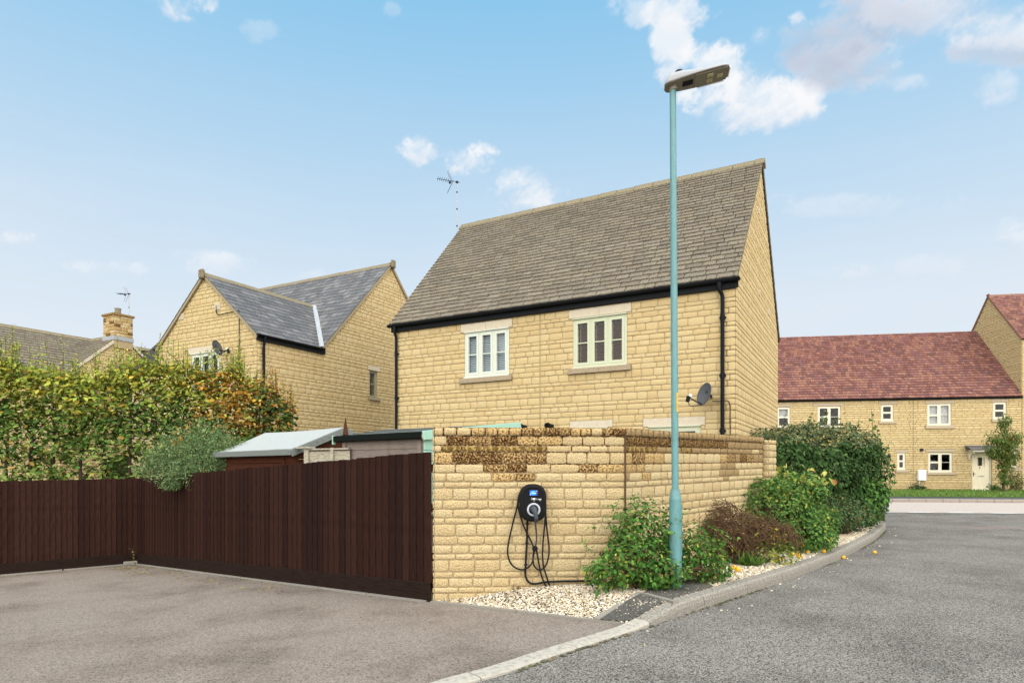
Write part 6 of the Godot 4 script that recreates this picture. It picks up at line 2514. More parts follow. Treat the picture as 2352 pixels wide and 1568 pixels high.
# ------------------------------------------------------------------ car charger
func build_charger() -> void:
	var a := Vector3(-0.785, 0, -6.51)
	var e := Vector3(1.156, 0, -6.63)
	var x := (e - a).normalized()
	var n := Vector3(-x.z, 0, x.x)
	if n.z < 0: n = -n
	var turn := atan2(n.x, n.z)
	# a point of the wall face under measured photo coordinates, off the wall by z
	var on := func(px: float, py: float, z: float) -> Vector3:
		var u := 1091.0 + px * 0.21975
		var v := 1079.5 + py * 0.21975
		var dir := Vector3((u - CU) / F, (CV - v) / F, -1.0)
		var o := Vector3(0, EYE, 0)
		var face := a + n * (0.028 + z)
		var t := n.dot(face - o) / n.dot(dir)
		return o + dir * t
	var c: Vector3 = on.call(603, 340, 0.05)
	c -= n * 0.05
	var t := thing("ev_charger", "black wall-mounted car charger with blue screen and looped cable on garden wall", "charger", c, turn)
	var outline := func(w: float, h: float, z: float) -> Array:
		var pts := []
		for k in 56:
			var an := TAU * k / 56.0
			var ex := 2.35
			var cs := cos(an)
			var sn := sin(an)
			var straight := (h - w)
			var px := w * signf(cs) * pow(absf(cs), 2.0 / ex)
			var py := w * signf(sn) * pow(absf(sn), 2.0 / ex) + straight * clampf(sn * 3.0, -1, 1)
			pts.append(Vector3(px, py, z))
		return pts
	var b := Bag.new()
	b.loft([outline.call(0.126, 0.178, 0.0), outline.call(0.134, 0.186, 0.015), outline.call(0.137, 0.189, 0.05), outline.call(0.136, 0.188, 0.085), outline.call(0.129, 0.181, 0.106), outline.call(0.117, 0.169, 0.118), outline.call(0.104, 0.156, 0.121), outline.call(0.101, 0.153, 0.117), outline.call(0.099, 0.151, 0.114)], true, false)
	obj("shell", b, M.charger, t)
	b = Bag.new()
	b.loft([outline.call(0.0985, 0.1505, 0.10), outline.call(0.0985, 0.1505, 0.1145)], false, true)
	obj("face_plate", b, M.charger_face, t)
	# screen
	var im := Image.create(96, 58, false, Image.FORMAT_RGB8)
	for py in 58:
		for px in 96:
			var fx := px / 95.0
			var fy := py / 57.0
			var cc := Color(0.10, 0.22, 0.75).lerp(Color(0.12, 0.62, 0.9), exp(-pow((fx - 0.45) * 2.6, 2.0)) * (1.0 - 0.55 * absf(fy - 0.5)))
			cc = cc.lerp(Color(0.30, 0.03, 0.16), smoothstep(0.7, 1.0, fx) * 0.9)
			im.set_pixel(px, py, cc)
	var ink := Color(0.93, 0.97, 1.0)
	im.fill_rect(Rect2i(26, 29, 48, 4), ink)
	im.fill_rect(Rect2i(34, 12, 7, 6), ink)
	im.fill_rect(Rect2i(74, 5, 13, 3), ink)
	im.fill_rect(Rect2i(36, 42, 30, 2), Color(0.6, 0.85, 1.0))
	for k in 34:
		var lx := int(4 + k * 0.5 + 3.0 * sin(k * 0.3))
		im.fill_rect(Rect2i(lx, 54 - k, 3, 2), ink)
	var sm := StandardMaterial3D.new()
	sm.resource_name = "charger_screen"
	sm.albedo_color = Color(0.02, 0.02, 0.03)
	sm.roughness = 0.15
	sm.emission_enabled = true
	sm.emission_texture = ImageTexture.create_from_image(im)
	sm.emission_operator = BaseMaterial3D.EMISSION_OP_MULTIPLY
	sm.emission = Color.WHITE
	sm.emission_energy_multiplier = 0.42
	b = Bag.new()
	b.bevel(Vector3(0.006, 0.101, 0.1150), Vector3(0.094, 0.06, 0.003), 0.001)
	obj("screen_bezel", b, M.charger_face, t)
	b = Bag.new()
	b.quad(Vector3(-0.036, 0.0765, 0.1172), Vector3(0.048, 0.0765, 0.1172), Vector3(0.048, 0.1255, 0.1172), Vector3(-0.036, 0.1255, 0.1172))
	obj("screen", b, sm, t)
	# socket ring and well
	b = Bag.new()
	var ring := func(r0: float, r1: float, z0: float, z1: float) -> Array:
		return [Vector2(r0, z0), Vector2(r0, z1), Vector2(lerpf(r0, r1, 0.25), z1 + 0.004), Vector2(lerpf(r0, r1, 0.75), z1 + 0.004), Vector2(r1, z1), Vector2(r1, z0)]
	var face := Basis(Vector3.RIGHT, PI * 0.5)
	var rc := Vector3(0.004, -0.066, 0.0)
	b.lathe(ring.call(0.047, 0.067, 0.11, 0.118), 44, rc, face)
	obj("socket_ring", b, M.ring, t)
	b = Bag.new()
	b.lathe([Vector2(0.046, 0.112), Vector2(0.046, 0.121), Vector2(0.036, 0.122), Vector2(0.033, 0.116), Vector2(0.005, 0.1155)], 36, rc, face)
	obj("socket", b, M.charger_face, t)
	# plug hanging out of the socket
	b = Bag.new()
	b.tube([rc + Vector3(-0.004, 0.006, 0.112), rc + Vector3(-0.002, 0.004, 0.145), rc + Vector3(0.004, -0.006, 0.168), rc + Vector3(0.012, -0.032, 0.18), rc + Vector3(0.017, -0.07, 0.18), rc + Vector3(0.020, -0.085, 0.178)], [0.033, 0.032, 0.029, 0.023, 0.020, 0.021], 18)
	b.bevel(rc + Vector3(0.008, 0.014, 0.165), Vector3(0.042, 0.012, 0.04), 0.005)
	obj("plug", b, M.plug, t)
	b = Bag.new()
	b.tube([rc + Vector3(0.020, -0.082, 0.178), rc + Vector3(0.021, -0.094, 0.176), rc + Vector3(0.022, -0.122, 0.168)], [0.022, 0.021, 0.012], 16)
	obj("strain_relief", b, M.dark_grey, t)
	# printing
	var text := func(s: String, size: float, at: Vector3, called: String, font_name := "Droid Sans") -> void:
		var tm := TextMesh.new()
		var f := SystemFont.new()
		f.font_names = PackedStringArray([font_name])
		f.font_weight = 700
		tm.font = f
		tm.text = s
		tm.font_size = 48
		tm.pixel_size = size / 48.0
		tm.depth = 0.0006
		put(called, tm, M.print, t, Transform3D(Basis.IDENTITY, at))
	text.call("e·on", 0.0175, Vector3(0.062, 0.038, 0.1152), "maker_name")
	text.call("next", 0.0075, Vector3(0.069, 0.0255, 0.1152), "maker_line")
	b = Bag.new()
	b.span(Vector3(-0.006, 0.036, 0.1148), Vector3(0.018, 0.048, 0.1155))
	for sg in [-1.0, 1.0]:
		for q in 2:
			var arc := []
			for k in 6:
				var an := lerpf(-0.7, 0.7, k / 5.0)
				arc.append(Vector3(0.006 + sg * (0.004 + cos(an) * (0.016 + 0.006 * q)), 0.04 + sin(an) * (0.014 + 0.005 * q), 0.1152))
			b.tube(arc, 0.0008, 4)
	b.tube([Vector3(0.001, 0.032, 0.1152), Vector3(0.002, 0.022, 0.1152), Vector3(0.007, 0.019, 0.1152), Vector3(0.013, 0.024, 0.1152), Vector3(0.014, 0.032, 0.1152)], 0.0011, 4)
	obj("tag_symbol", b, M.print, t)
	# cable loops: measured along the photograph on the wall face
	var inv := t.transform.affine_inverse()
	var run := func(called: String, pts: Array, r: float, material: Material, parent: Node) -> void:
		var cv := Curve3D.new()
		var p3 := []
		for p in pts:
			p3.append(on.call(p[0], p[1], p[2]))
		for k in p3.size():
			var tg: Vector3 = (p3[mini(k + 1, p3.size() - 1)] - p3[maxi(k - 1, 0)]) * 0.17
			cv.add_point(p3[k], -tg, tg)
		var path := []
		var L := cv.get_baked_length()
		var m := maxi(6, int(L / 0.02))
		for k in m + 1:
			var q: Vector3 = cv.sample_baked(L * k / m, true)
			path.append(inv * q if parent == t else q)
		var bag := Bag.new()
		bag.tube(path, r, 10)
		obj(called, bag, material, parent)
	run.call("cable_loop", [[480, 215, 0.05], [455, 285, 0.035], [443, 370, 0.03], [400, 540, 0.03], [358, 720, 0.03], [341, 850, 0.03], [362, 950, 0.03], [415, 1015, 0.035], [490, 1040, 0.035], [550, 1020, 0.035], [595, 970, 0.035], [610, 905, 0.03], [620, 840, 0.03]], 0.0085, M.rubber, t)
	run.call("cable_loop", [[462, 290, 0.055], [448, 360, 0.045], [465, 440, 0.04], [500, 560, 0.035], [545, 660, 0.035], [590, 750, 0.03], [612, 805, 0.03]], 0.0085, M.rubber, t)
	run.call("cable_loop", [[618, 835, 0.04], [606, 920, 0.04], [616, 990, 0.045], [650, 1035, 0.045], [695, 1040, 0.045], [740, 995, 0.04], [768, 910, 0.035], [774, 800, 0.03], [755, 640, 0.03], [741, 480, 0.03], [738, 330, 0.035]], 0.0085, M.rubber, t)
	run.call("cable_loop", [[643, 830, 0.03], [662, 940, 0.028], [688, 1075, 0.025], [725, 1180, 0.02], [760, 1240, 0.015], [782, 1245, 0.012], [777, 1200, 0.02], [748, 1110, 0.035], [716, 1000, 0.05], [706, 860, 0.05], [716, 700, 0.045], [734, 520, 0.045], [739, 345, 0.05]], 0.0085, M.rubber, t)
	run.call("cable_loop", [[628, 520, 0.165], [634, 580, 0.13], [642, 660, 0.07], [642, 740, 0.045], [630, 810, 0.04]], 0.0085, M.plug, t)
	b = Bag.new()
	var cp: Vector3 = inv * on.call(625, 816, 0.02)
	b.lathe([Vector2(0.004, 0.0), Vector2(0.027, 0.0), Vector2(0.029, 0.012), Vector2(0.027, 0.04), Vector2(0.02, 0.044), Vector2(0.004, 0.044)], 24, cp, face)
	obj("cable_clip", b, M.charger, t)
	# armoured supply along the foot of the wall
	var sup := thing("supply_cable", "black supply cable running down from the charger and along the wall foot", "cable")
	run.call("cable", [[548, 500, 0.012], [546, 620, 0.012], [540, 800, 0.012], [530, 980, 0.012], [526, 1075, 0.012], [535, 1130, 0.012], [560, 1168, 0.012], [600, 1186, 0.012], [660, 1184, 0.012], [730, 1170, 0.012], [850, 1163, 0.012], [1050, 1158, 0.012], [1300, 1153, 0.012]], 0.0105, M.rubber, sup)
	for q in [[547, 560], [541, 760], [531, 985], [965, 1160]]:
		b = Bag.new()
		b.bevel(on.call(q[0], q[1], 0.012), Vector3(0.032, 0.018, 0.026), 0.004)
		obj("cable_cleat", b, M.rubber, sup)


# ------------------------------------------------------------------ plants
func build_plants() -> void:
	var noise := FastNoiseLite.new()
	noise.seed = 12
	noise.frequency = 0.55
	noise.fractal_octaves = 3
	var gy := func(x: float, d: float) -> float: return ground_y(x, d) + verge_lift(x, d)
	hedge(noise)
	# fine-leaved shrub hanging over the fence
	var t := thing("wispy_shrub", "fine-leaved grey-green shrub spilling over the fence in front of the hedge", "shrub", Vector3(-5.1, -0.25, -10.45))
	var l := [[Vector3(0.05, 1.9, 0), Vector3(0.5, 0.42, 0.4)], [Vector3(-0.42, 1.72, 0.05), Vector3(0.4, 0.3, 0.32)], [Vector3(0.45, 1.82, 0.0), Vector3(0.38, 0.34, 0.34)], [Vector3(0.0, 1.5, 0.25), Vector3(0.5, 0.26, 0.3)], [Vector3(-0.2, 1.35, 0.42), Vector3(0.16, 0.16, 0.12)], [Vector3(0.4, 1.5, 0.1), Vector3(0.32, 0.25, 0.3)], [Vector3(-0.72, 1.55, 0.1), Vector3(0.2, 0.14, 0.2)]]
	obj("branches", twigs(l, Vector3(0, 1.3, -0.1), 60, 0.007, 1.0), M.twig, t)
	foliage("leaves", t, lump_leaves(l, 15000, Vector2(0.035, 0.07), [[4, Color(0.12, 0.19, 0.08)], [3, Color(0.17, 0.25, 0.10)], [2, Color(0.085, 0.14, 0.06)], [1, Color(0.25, 0.3, 0.14)]], func(p): return -9.0, noise, 0.6, 0.75), thin_leaf_mesh, M.leaf, -0.4, 0.3, 0.3)
	# shrub round the lamp
	t = thing("green_shrub", "glossy green shrub spreading on both sides of the street lamp foot", "shrub", Vector3(1.3, gy.call(1.3, 6.3), -6.3))
	l = [[Vector3(-0.2, 0.30, 0.08), Vector3(0.36, 0.28, 0.34)], [Vector3(-0.08, 0.55, -0.05), Vector3(0.26, 0.29, 0.22)], [Vector3(-0.36, 0.18, 0.18), Vector3(0.28, 0.18, 0.24)], [Vector3(0.14, 0.42, -0.12), Vector3(0.28, 0.34, 0.22)], [Vector3(0.52, 0.32, -0.2), Vector3(0.32, 0.30, 0.27)], [Vector3(0.1, 0.16, 0.22), Vector3(0.3, 0.17, 0.2)], [Vector3(0.72, 0.17, -0.2), Vector3(0.22, 0.17, 0.22)]]
	obj("branches", twigs(l, Vector3.ZERO, 120, 0.007, 1.12), M.twig, t)
	var leaf1 := lump_leaves(l, 5200, Vector2(0.03, 0.058), [[5, Color(0.045, 0.115, 0.022)], [4, Color(0.06, 0.15, 0.03)], [2, Color(0.11, 0.2, 0.04)], [0.8, Color(0.3, 0.34, 0.05)], [0.5, Color(0.13, 0.09, 0.04)]], func(p): return 0.01, noise, 0.75, 0.6)
	# arching shoots past the outline
	for k in 34:
		var dir := Vector3(rnd(-1, 0.9), rnd(-0.1, 0.9), rnd(-0.2, 0.7)).normalized()
		var from: Vector3 = l[rng.randi() % 5][0]
		for q in 12:
			var f := 0.22 + q * 0.018
			leaf1.append([from + dir * f * 1.15 + Vector3(0, -0.9 * (f - 0.2) * (f - 0.2), 0) + rvec() * 0.012, dir, rnd(0.03, 0.05), Color(0.13, 0.24, 0.045) if q > 7 else Color(0.06, 0.14, 0.03)])
	# a taller sprig against the wall
	for q in 60:
		leaf1.append([Vector3(-0.02 + rnd(-0.06, 0.06) - 0.05 * (q / 60.0), 0.62 + 0.28 * q / 60.0, -0.2 + rnd(-0.03, 0.04)), Vector3(0, 0.4, 0.6), rnd(0.025, 0.045), Color(0.06, 0.12, 0.03)])
	foliage("leaves", t, leaf1, leaf_mesh, M.glossy_leaf, 0.3, 0.8, 0.6)
	# mound of bare brown twigs
	t = thing("twiggy_shrub", "mound of tangled bare brown twigs with a few yellow leaves", "shrub", Vector3(2.86, gy.call(2.86, 7.95), -7.95))
	l = [[Vector3(0, 0.28, 0), Vector3(0.52, 0.30, 0.46)], [Vector3(0.3, 0.22, -0.15), Vector3(0.45, 0.26, 0.4)], [Vector3(-0.35, 0.25, 0.05), Vector3(0.35, 0.26, 0.36)], [Vector3(-0.25, 0.42, -0.3), Vector3(0.4, 0.28, 0.3)]]
	var tw := Bag.new()
	for k in 520:
		var lump: Array = l[rng.randi() % l.size()]
		var d0 := rvec().normalized()
		d0.y = absf(d0.y) * 0.9 + 0.05
		var p0: Vector3 = lump[0] + d0 * lump[1] * rnd(0.75, 1.06)
		var along := d0.cross(rvec()).normalized() * rnd(0.1, 0.26)
		var p1: Vector3 = p0 + along + rvec() * 0.05
		var p2: Vector3 = p0 - along + rvec() * 0.05
		var pull: Vector3 = (p0 - lump[0]) * 0.12
		tw.tube([p2 - pull, p2.lerp(p0, 0.5), p0 + pull * 0.3, p0.lerp(p1, 0.5), p1 - pull], [0.0035, 0.0045, 0.0045, 0.004, 0.0025], 4, false)
	for k in 60:
		var e: Vector3 = l[k % 4][0] + rvec().normalized() * l[k % 4][1] * 0.9
		tw.tube([Vector3(rnd(-0.1, 0.1), 0, rnd(-0.1, 0.1)), e * 0.5 + Vector3(0, 0.1, 0), e], [0.009, 0.007, 0.004], 5, false)
	var two := obj("twigs", tw, M.twig, t)
	two.set_meta("kind", "stuff")
	var leaf2 := lump_leaves(l, 420, Vector2(0.025, 0.05), [[3, Color(0.32, 0.30, 0.04)], [2, Color(0.1, 0.16, 0.03)], [1, Color(0.4, 0.22, 0.03)]], func(p): return 0.02, noise, 0.5, 0.25)
	leaf2.append_array(lump_leaves([[Vector3(0.3, 0.12, 0.3), Vector3(0.35, 0.14, 0.22)], [Vector3(-0.5, 0.45, -0.3), Vector3(0.3, 0.28, 0.22)]], 520, Vector2(0.03, 0.055), [[3, Color(0.16, 0.2, 0.04)], [2, Color(0.07, 0.13, 0.03)], [2, Color(0.36, 0.33, 0.05)]], func(p): return 0.02, noise, 0.5, 0.7))
	foliage("leaves", t, leaf2, leaf_mesh, M.leaf)
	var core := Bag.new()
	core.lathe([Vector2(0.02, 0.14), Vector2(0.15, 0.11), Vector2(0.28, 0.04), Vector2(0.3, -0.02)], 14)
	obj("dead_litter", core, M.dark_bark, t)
	# round green shrub beyond it
	t = thing("green_shrub", "rounded mid-green shrub between the twiggy mound and the tall dark bush", "shrub", Vector3(4.0, gy.call(4.0, 9.2), -9.2))
	l = [[Vector3(-0.25, 0.48, 0.05), Vector3(0.55, 0.5, 0.5)], [Vector3(0.12, 0.45, -0.3), Vector3(0.55, 0.48, 0.55)], [Vector3(-0.42, 0.75, -0.1), Vector3(0.35, 0.3, 0.35)], [Vector3(-0.1, 0.2, 0.42), Vector3(0.5, 0.24, 0.35)], [Vector3(0.05, 0.8, -0.1), Vector3(0.48, 0.25, 0.4)], [Vector3(0.3, 0.3, 0.0), Vector3(0.35, 0.32, 0.4)]]
	obj("branches", twigs(l, Vector3.ZERO, 60, 0.01, 1.0), M.twig, t)
	foliage("leaves", t, lump_leaves(l, 9500, Vector2(0.035, 0.065), [[4, Color(0.055, 0.125, 0.03)], [4, Color(0.08, 0.17, 0.04)], [2, Color(0.13, 0.22, 0.055)], [1.2, Color(0.26, 0.29, 0.05)]], func(p): return 0.01, noise, 0.6, 0.4), leaf_mesh, M.leaf, 0.3, 0.8, 0.5)
	# yellow-leaved stems above it
	t = thing("yellow_dogwood", "spray of yellow and red-tinged leaves rising above the rounded green shrub", "shrub", Vector3(4.35, gy.call(4.35, 10.0), -10.0))
	var stems := Bag.new()
	var leaf3 := []
	for k in 10:
		var top := Vector3(rnd(-0.36, 0.4), rnd(0.95, 1.22), rnd(-0.2, 0.2))
		if absf(top.x) < 0.12: top.y -= 0.12
		stems.tube([Vector3(rnd(-0.1, 0.1), 0, 0), top * 0.6 + Vector3(0, 0.05, 0), top], [0.009, 0.007, 0.004], 6)
		for q in 12:
			leaf3.append([top + Vector3(rnd(-0.1, 0.1), rnd(-0.16, 0.05), rnd(-0.1, 0.1)), Vector3(rnd(-1, 1), 0.2, 0.8), rnd(0.08, 0.13), pick([[4, Color(0.4, 0.4, 0.1)], [2, Color(0.26, 0.33, 0.07)], [1, Color(0.36, 0.13, 0.07)]])])
	obj("stems", stems, M.twig, t)
	foliage("leaves", t, leaf3, leaf_mesh, M.leaf, 0.8, 0.7, 0.3)
	# tall dark clipped bush
	t = thing("dark_bush", "tall dense dark green bush at the road corner beside the big house", "bush", Vector3(6.12, gy.call(6.12, 13.0), -13.0))
	l = [[Vector3(-0.85, 1.0, 0.5), Vector3(0.62, 0.98, 0.7)], [Vector3(-0.2, 1.0, 0.2), Vector3(0.85, 1.0, 0.92)], [Vector3(0.62, 0.95, -0.1), Vector3(0.78, 0.95, 0.85)], [Vector3(-0.6, 1.62, 0.1), Vector3(0.85, 0.42, 0.75)], [Vector3(0.3, 1.58, 0.0), Vector3(0.9, 0.46, 0.8)], [Vector3(0.8, 0.5, 0.0), Vector3(0.5, 0.52, 0.75)], [Vector3(0.0, 0.55, 0.4), Vector3(0.8, 0.5, 0.5)]]
	obj("branches", twigs(l, Vector3.ZERO, 90, 0.02, 0.98), M.dark_bark, t)
	var bl := lump_leaves(l, 34000, Vector2(0.06, 0.095), [[5, Color(0.034, 0.07, 0.022)], [3, Color(0.05, 0.098, 0.03)], [1.2, Color(0.08, 0.135, 0.042)]], func(p): return 0.02, noise, 0.25, 0.3)
	for e in bl:
		# dusty, yellowing tips on top; fresher green to the lower right
		if e[0].y > 1.62 + 0.2 * noise.get_noise_3dv(e[0] * 2.0):
			e[3] = pick([[4, Color(0.085, 0.12, 0.06)], [2, Color(0.12, 0.155, 0.07)], [1, Color(0.30, 0.24, 0.08)]])
			e[2] *= 0.75
		elif e[0].x > 0.55 and e[0].y < 1.0 and rng.randf() < 0.6:
			e[3] = pick([[1, Color(0.07, 0.16, 0.035)], [1, Color(0.1, 0.2, 0.045)]])
	foliage("leaves", t, bl, leaf_mesh, M.glossy_leaf, 0.55, 1.0, 0.35)
	# shoots standing above its top
	leaf3 = []
	for s in [[-1.1, 1.5, 0.42], [-0.8, 1.75, 0.5], [-0.5, 1.8, 0.3], [-0.1, 1.9, 0.36], [0.05, 1.9, 0.42], [0.2, 1.85, 0.36], [0.62, 1.75, 0.35], [0.72, 1.75, 0.4], [1.0, 1.6, 0.75], [1.05, 1.5, 0.5], [1.2, 1.2, 0.5], [-0.3, 1.8, 0.3]]:
		var from := Vector3(s[0], s[1], rnd(-0.2, 0.3))
		var to := from + Vector3(rnd(-0.05, 0.2), s[2], rnd(-0.1, 0.1))
		stems = Bag.new()
		stems.tube([from, from.lerp(to, 0.5) + rvec() * 0.02, to], [0.008, 0.006, 0.003], 5)
		obj("shoot", stems, M.twig, t)
		var n := 26 if s[0] > -0.2 else 16
		for q in n:
			leaf3.append([from.lerp(to, q / float(n)) + rvec() * 0.05, rvec().normalized(), rnd(0.05, 0.1) if s[0] > -0.2 else rnd(0.03, 0.05), pick([[3, Color(0.12, 0.21, 0.055)], [2, Color(0.08, 0.15, 0.04)], [1, Color(0.22, 0.26, 0.08)]]) if s[0] > -0.2 else Color(0.07, 0.1, 0.05)])
	foliage("shoot_leaves", t, leaf3, leaf_mesh, M.leaf)
	# low dark shrub at its foot
	t = thing("low_shrub", "low spreading dark shrub at the foot of the tall bush, near the kerb", "shrub", Vector3(5.75, gy.call(5.75, 11.3), -11.3))
	l = [[Vector3(-0.1, 0.32, 0), Vector3(0.5, 0.34, 0.45)], [Vector3(0.3, 0.26, -0.45), Vector3(0.45, 0.3, 0.45)], [Vector3(-0.4, 0.28, 0.1), Vector3(0.36, 0.3, 0.36)]]
	obj("branches", twigs(l, Vector3.ZERO, 60, 0.008, 1.1), M.twig, t)
	foliage("leaves", t, lump_leaves(l, 5500, Vector2(0.03, 0.055), [[4, Color(0.06, 0.105, 0.045)], [3, Color(0.085, 0.14, 0.06)], [1, Color(0.12, 0.13, 0.05)], [0.4, Color(0.3, 0.15, 0.05)]], func(p): return 0.01, noise, 0.7, 0.45), leaf_mesh, M.leaf)
	# young tree before the terrace
	var bx := 24.25
	var bd := 31.9
	var by := ground_y(bx, bd) + 0.14 + 0.06 * smoothstep(27.0, 34.0, bd)
	t = thing("young_tree", "slender young tree with drooping green leaves on the lawn beside the cream door", "tree", Vector3(bx, by, -bd))
	var tb := Bag.new()
	tb.tube([Vector3(0, -0.1, 0), Vector3(0.02, 0.3, 0), Vector3(0.08, 1.0, 0), Vector3(0.1, 1.8, 0.02), Vector3(0.05, 2.7, 0), Vector3(0.1, 3.6, 0)], [0.075, 0.06, 0.05, 0.04, 0.025, 0.008], 10)
	for k in 16:
		var y := rnd(1.2, 3.2)
		var an := rnd(0, TAU)
		var r := rnd(0.35, 0.75)
		tb.tube([Vector3(0.08, y, 0), Vector3(0.08 + cos(an) * r * 0.6, y + 0.3, sin(an) * r * 0.6), Vector3(0.08 + cos(an) * r, y + 0.35, sin(an) * r)], [0.02, 0.013, 0.006], 6)
	obj("trunk", tb, M.bark, t)
	tb = Bag.new()
	tb.tube([Vector3(-0.02, 0.35, 0), Vector3(-0.02, 0.42, 0)], 0.085, 12)
	obj("tree_tie", tb, M.black, t)
	l = [[Vector3(0.05, 3.4, 0), Vector3(0.3, 0.5, 0.3)], [Vector3(-0.35, 2.55, 0.1), Vector3(0.5, 0.45, 0.5)], [Vector3(0.5, 2.65, 0), Vector3(0.42, 0.4, 0.42)], [Vector3(0.1, 2.2, 0.1), Vector3(0.5, 0.55, 0.5)], [Vector3(-0.45, 1.95, 0), Vector3(0.36, 0.32, 0.4)], [Vector3(0.05, 1.35, 0.05), Vector3(0.36, 0.5, 0.4)], [Vector3(0.25, 1.7, 0), Vector3(0.4, 0.5, 0.4)], [Vector3(-0.1, 0.75, 0.1), Vector3(0.22, 0.28, 0.22)], [Vector3(0.15, 0.55, 0.15), Vector3(0.2, 0.15, 0.2)]]
	foliage("crown", t, lump_leaves(l, 4600, Vector2(0.12, 0.22), [[4, Color(0.08, 0.135, 0.03)], [3, Color(0.12, 0.17, 0.045)], [1.2, Color(0.19, 0.2, 0.06)], [0.25, Color(0.42, 0.16, 0.04)]], func(p): return 0.3, noise, 0.8, 0.85), thin_leaf_mesh, M.leaf, 1.6, 0.5, 0.2)
	# plants along the terrace
	for s in [[25.75, 33.2, 0.55, 1.25, "tall straggly olive plant beneath the right-hand ground floor window of the terrace", [[3, Color(0.16, 0.15, 0.06)], [2, Color(0.24, 0.21, 0.09)], [1, Color(0.09, 0.13, 0.04)]], 900], [26.35, 32.6, 0.55, 0.62, "pale variegated low shrub at the right edge before the terrace", [[3, Color(0.24, 0.28, 0.13)], [2, Color(0.36, 0.38, 0.22)], [1, Color(0.1, 0.17, 0.05)]], 700], [24.9, 33.4, 0.35, 0.35, "small dark green plant between the young tree and the terrace wall", [[3, Color(0.06, 0.13, 0.035)], [1, Color(0.1, 0.17, 0.05)]], 350], [21.7, 34.6, 0.5, 0.34, "low dark evergreen against the terrace wall under the meter box", [[3, Color(0.05, 0.085, 0.03)], [1, Color(0.09, 0.12, 0.05)]], 450]]:
		var y0 := ground_y(s[0], s[1]) + 0.18
		t = thing("terrace_plant", s[4], "plant", Vector3(s[0], y0, -s[1]))
		var pl := [[Vector3(0, s[3] * 0.5, 0), Vector3(s[2] * 0.75, s[3] * 0.5, 0.3)], [Vector3(s[2] * 0.4, s[3] * 0.35, 0), Vector3(s[2] * 0.6, s[3] * 0.35, 0.3)]]
		obj("stems", twigs(pl, Vector3.ZERO, 24, 0.008, 1.0), M.green_stem, t)
		foliage("leaves", t, lump_leaves(pl, s[6], Vector2(0.06, 0.11), s[5], func(p): return 0.0, noise, 0.8, 0.8), leaf_mesh, M.leaf, 0.0, 0.5, 0.3)
	# dead fern at the foot of the garden wall
	var fp := ground_at(1180, 1362, 0.05)
	t = thing("withered_fern", "small withered brown fern at the foot of the garden wall under the charger", "plant", Vector3(fp.x, fp.y - 0.01, fp.z - 0.02))
	tb = Bag.new()
	leaf3 = []
	for k in 9:
		var an := rnd(0.2, 2.9)
		var e := Vector3(cos(an) * rnd(0.06, 0.14), rnd(0.05, 0.15), 0.04 + rnd(-0.03, 0.05))
		tb.tube([Vector3.ZERO, e * 0.6 + Vector3(0, 0.02, 0), e], [0.003, 0.0025, 0.0015], 4)
		for q in 8:
			leaf3.append([e * lerpf(0.4, 1.0, q / 8.0) + rvec() * 0.01, rvec().normalized(), rnd(0.015, 0.032), pick([[3, Color(0.15, 0.07, 0.035)], [1, Color(0.26, 0.12, 0.04)], [1, Color(0.12, 0.13, 0.04)]])])
	obj("stalks", tb, M.twig, t)
	foliage("leaves", t, leaf3, leaf_mesh, M.leaf)
	# weed in the fence corner
	var wp := Vector3(-6.5, ground_y(-6.5, 11.15), -11.15)
	t = thing("corner_weed", "small yellowing weed in the inner corner of the two brown fences", "plant", wp)
	tb = Bag.new()
	tb.tube([Vector3.ZERO, Vector3(-0.02, 0.15, 0.02), Vector3(-0.03, 0.32, 0.03)], [0.003, 0.003, 0.002], 4)
	leaf3 = []
	for q in 16:
		leaf3.append([Vector3(-0.03 * q / 16.0 + rnd(-0.04, 0.04), 0.32 * q / 16.0, 0.03 + rnd(-0.02, 0.03)), rvec().normalized(), rnd(0.03, 0.055), pick([[1, Color(0.3, 0.2, 0.08)], [1, Color(0.18, 0.2, 0.06)]])])
	obj("stalk", tb, M.green_stem, t)
	foliage("leaves", t, leaf3, leaf_mesh, M.leaf)
	# tuft of grass by the kerb
	var gp := ground_at(1725, 1301, 0.1)
	leaf3 = []
	for q in 90:
		leaf3.append([gp + Vector3(rnd(-0.1, 0.1), 0, rnd(-0.06, 0.06)), Vector3(rnd(-0.4, 0.4), 1, rnd(-0.4, 0.4)), rnd(0.08, 0.2), pick([[2, Color(0.08, 0.16, 0.03)], [1, Color(0.14, 0.2, 0.05)]])])
	t = thing("grass_tuft", "tuft of green grass in the gravel before the twiggy mound", "plant")
	foliage("blades", t, leaf3, thin_leaf_mesh, M.leaf, -1.2, 0.2, 0.0)


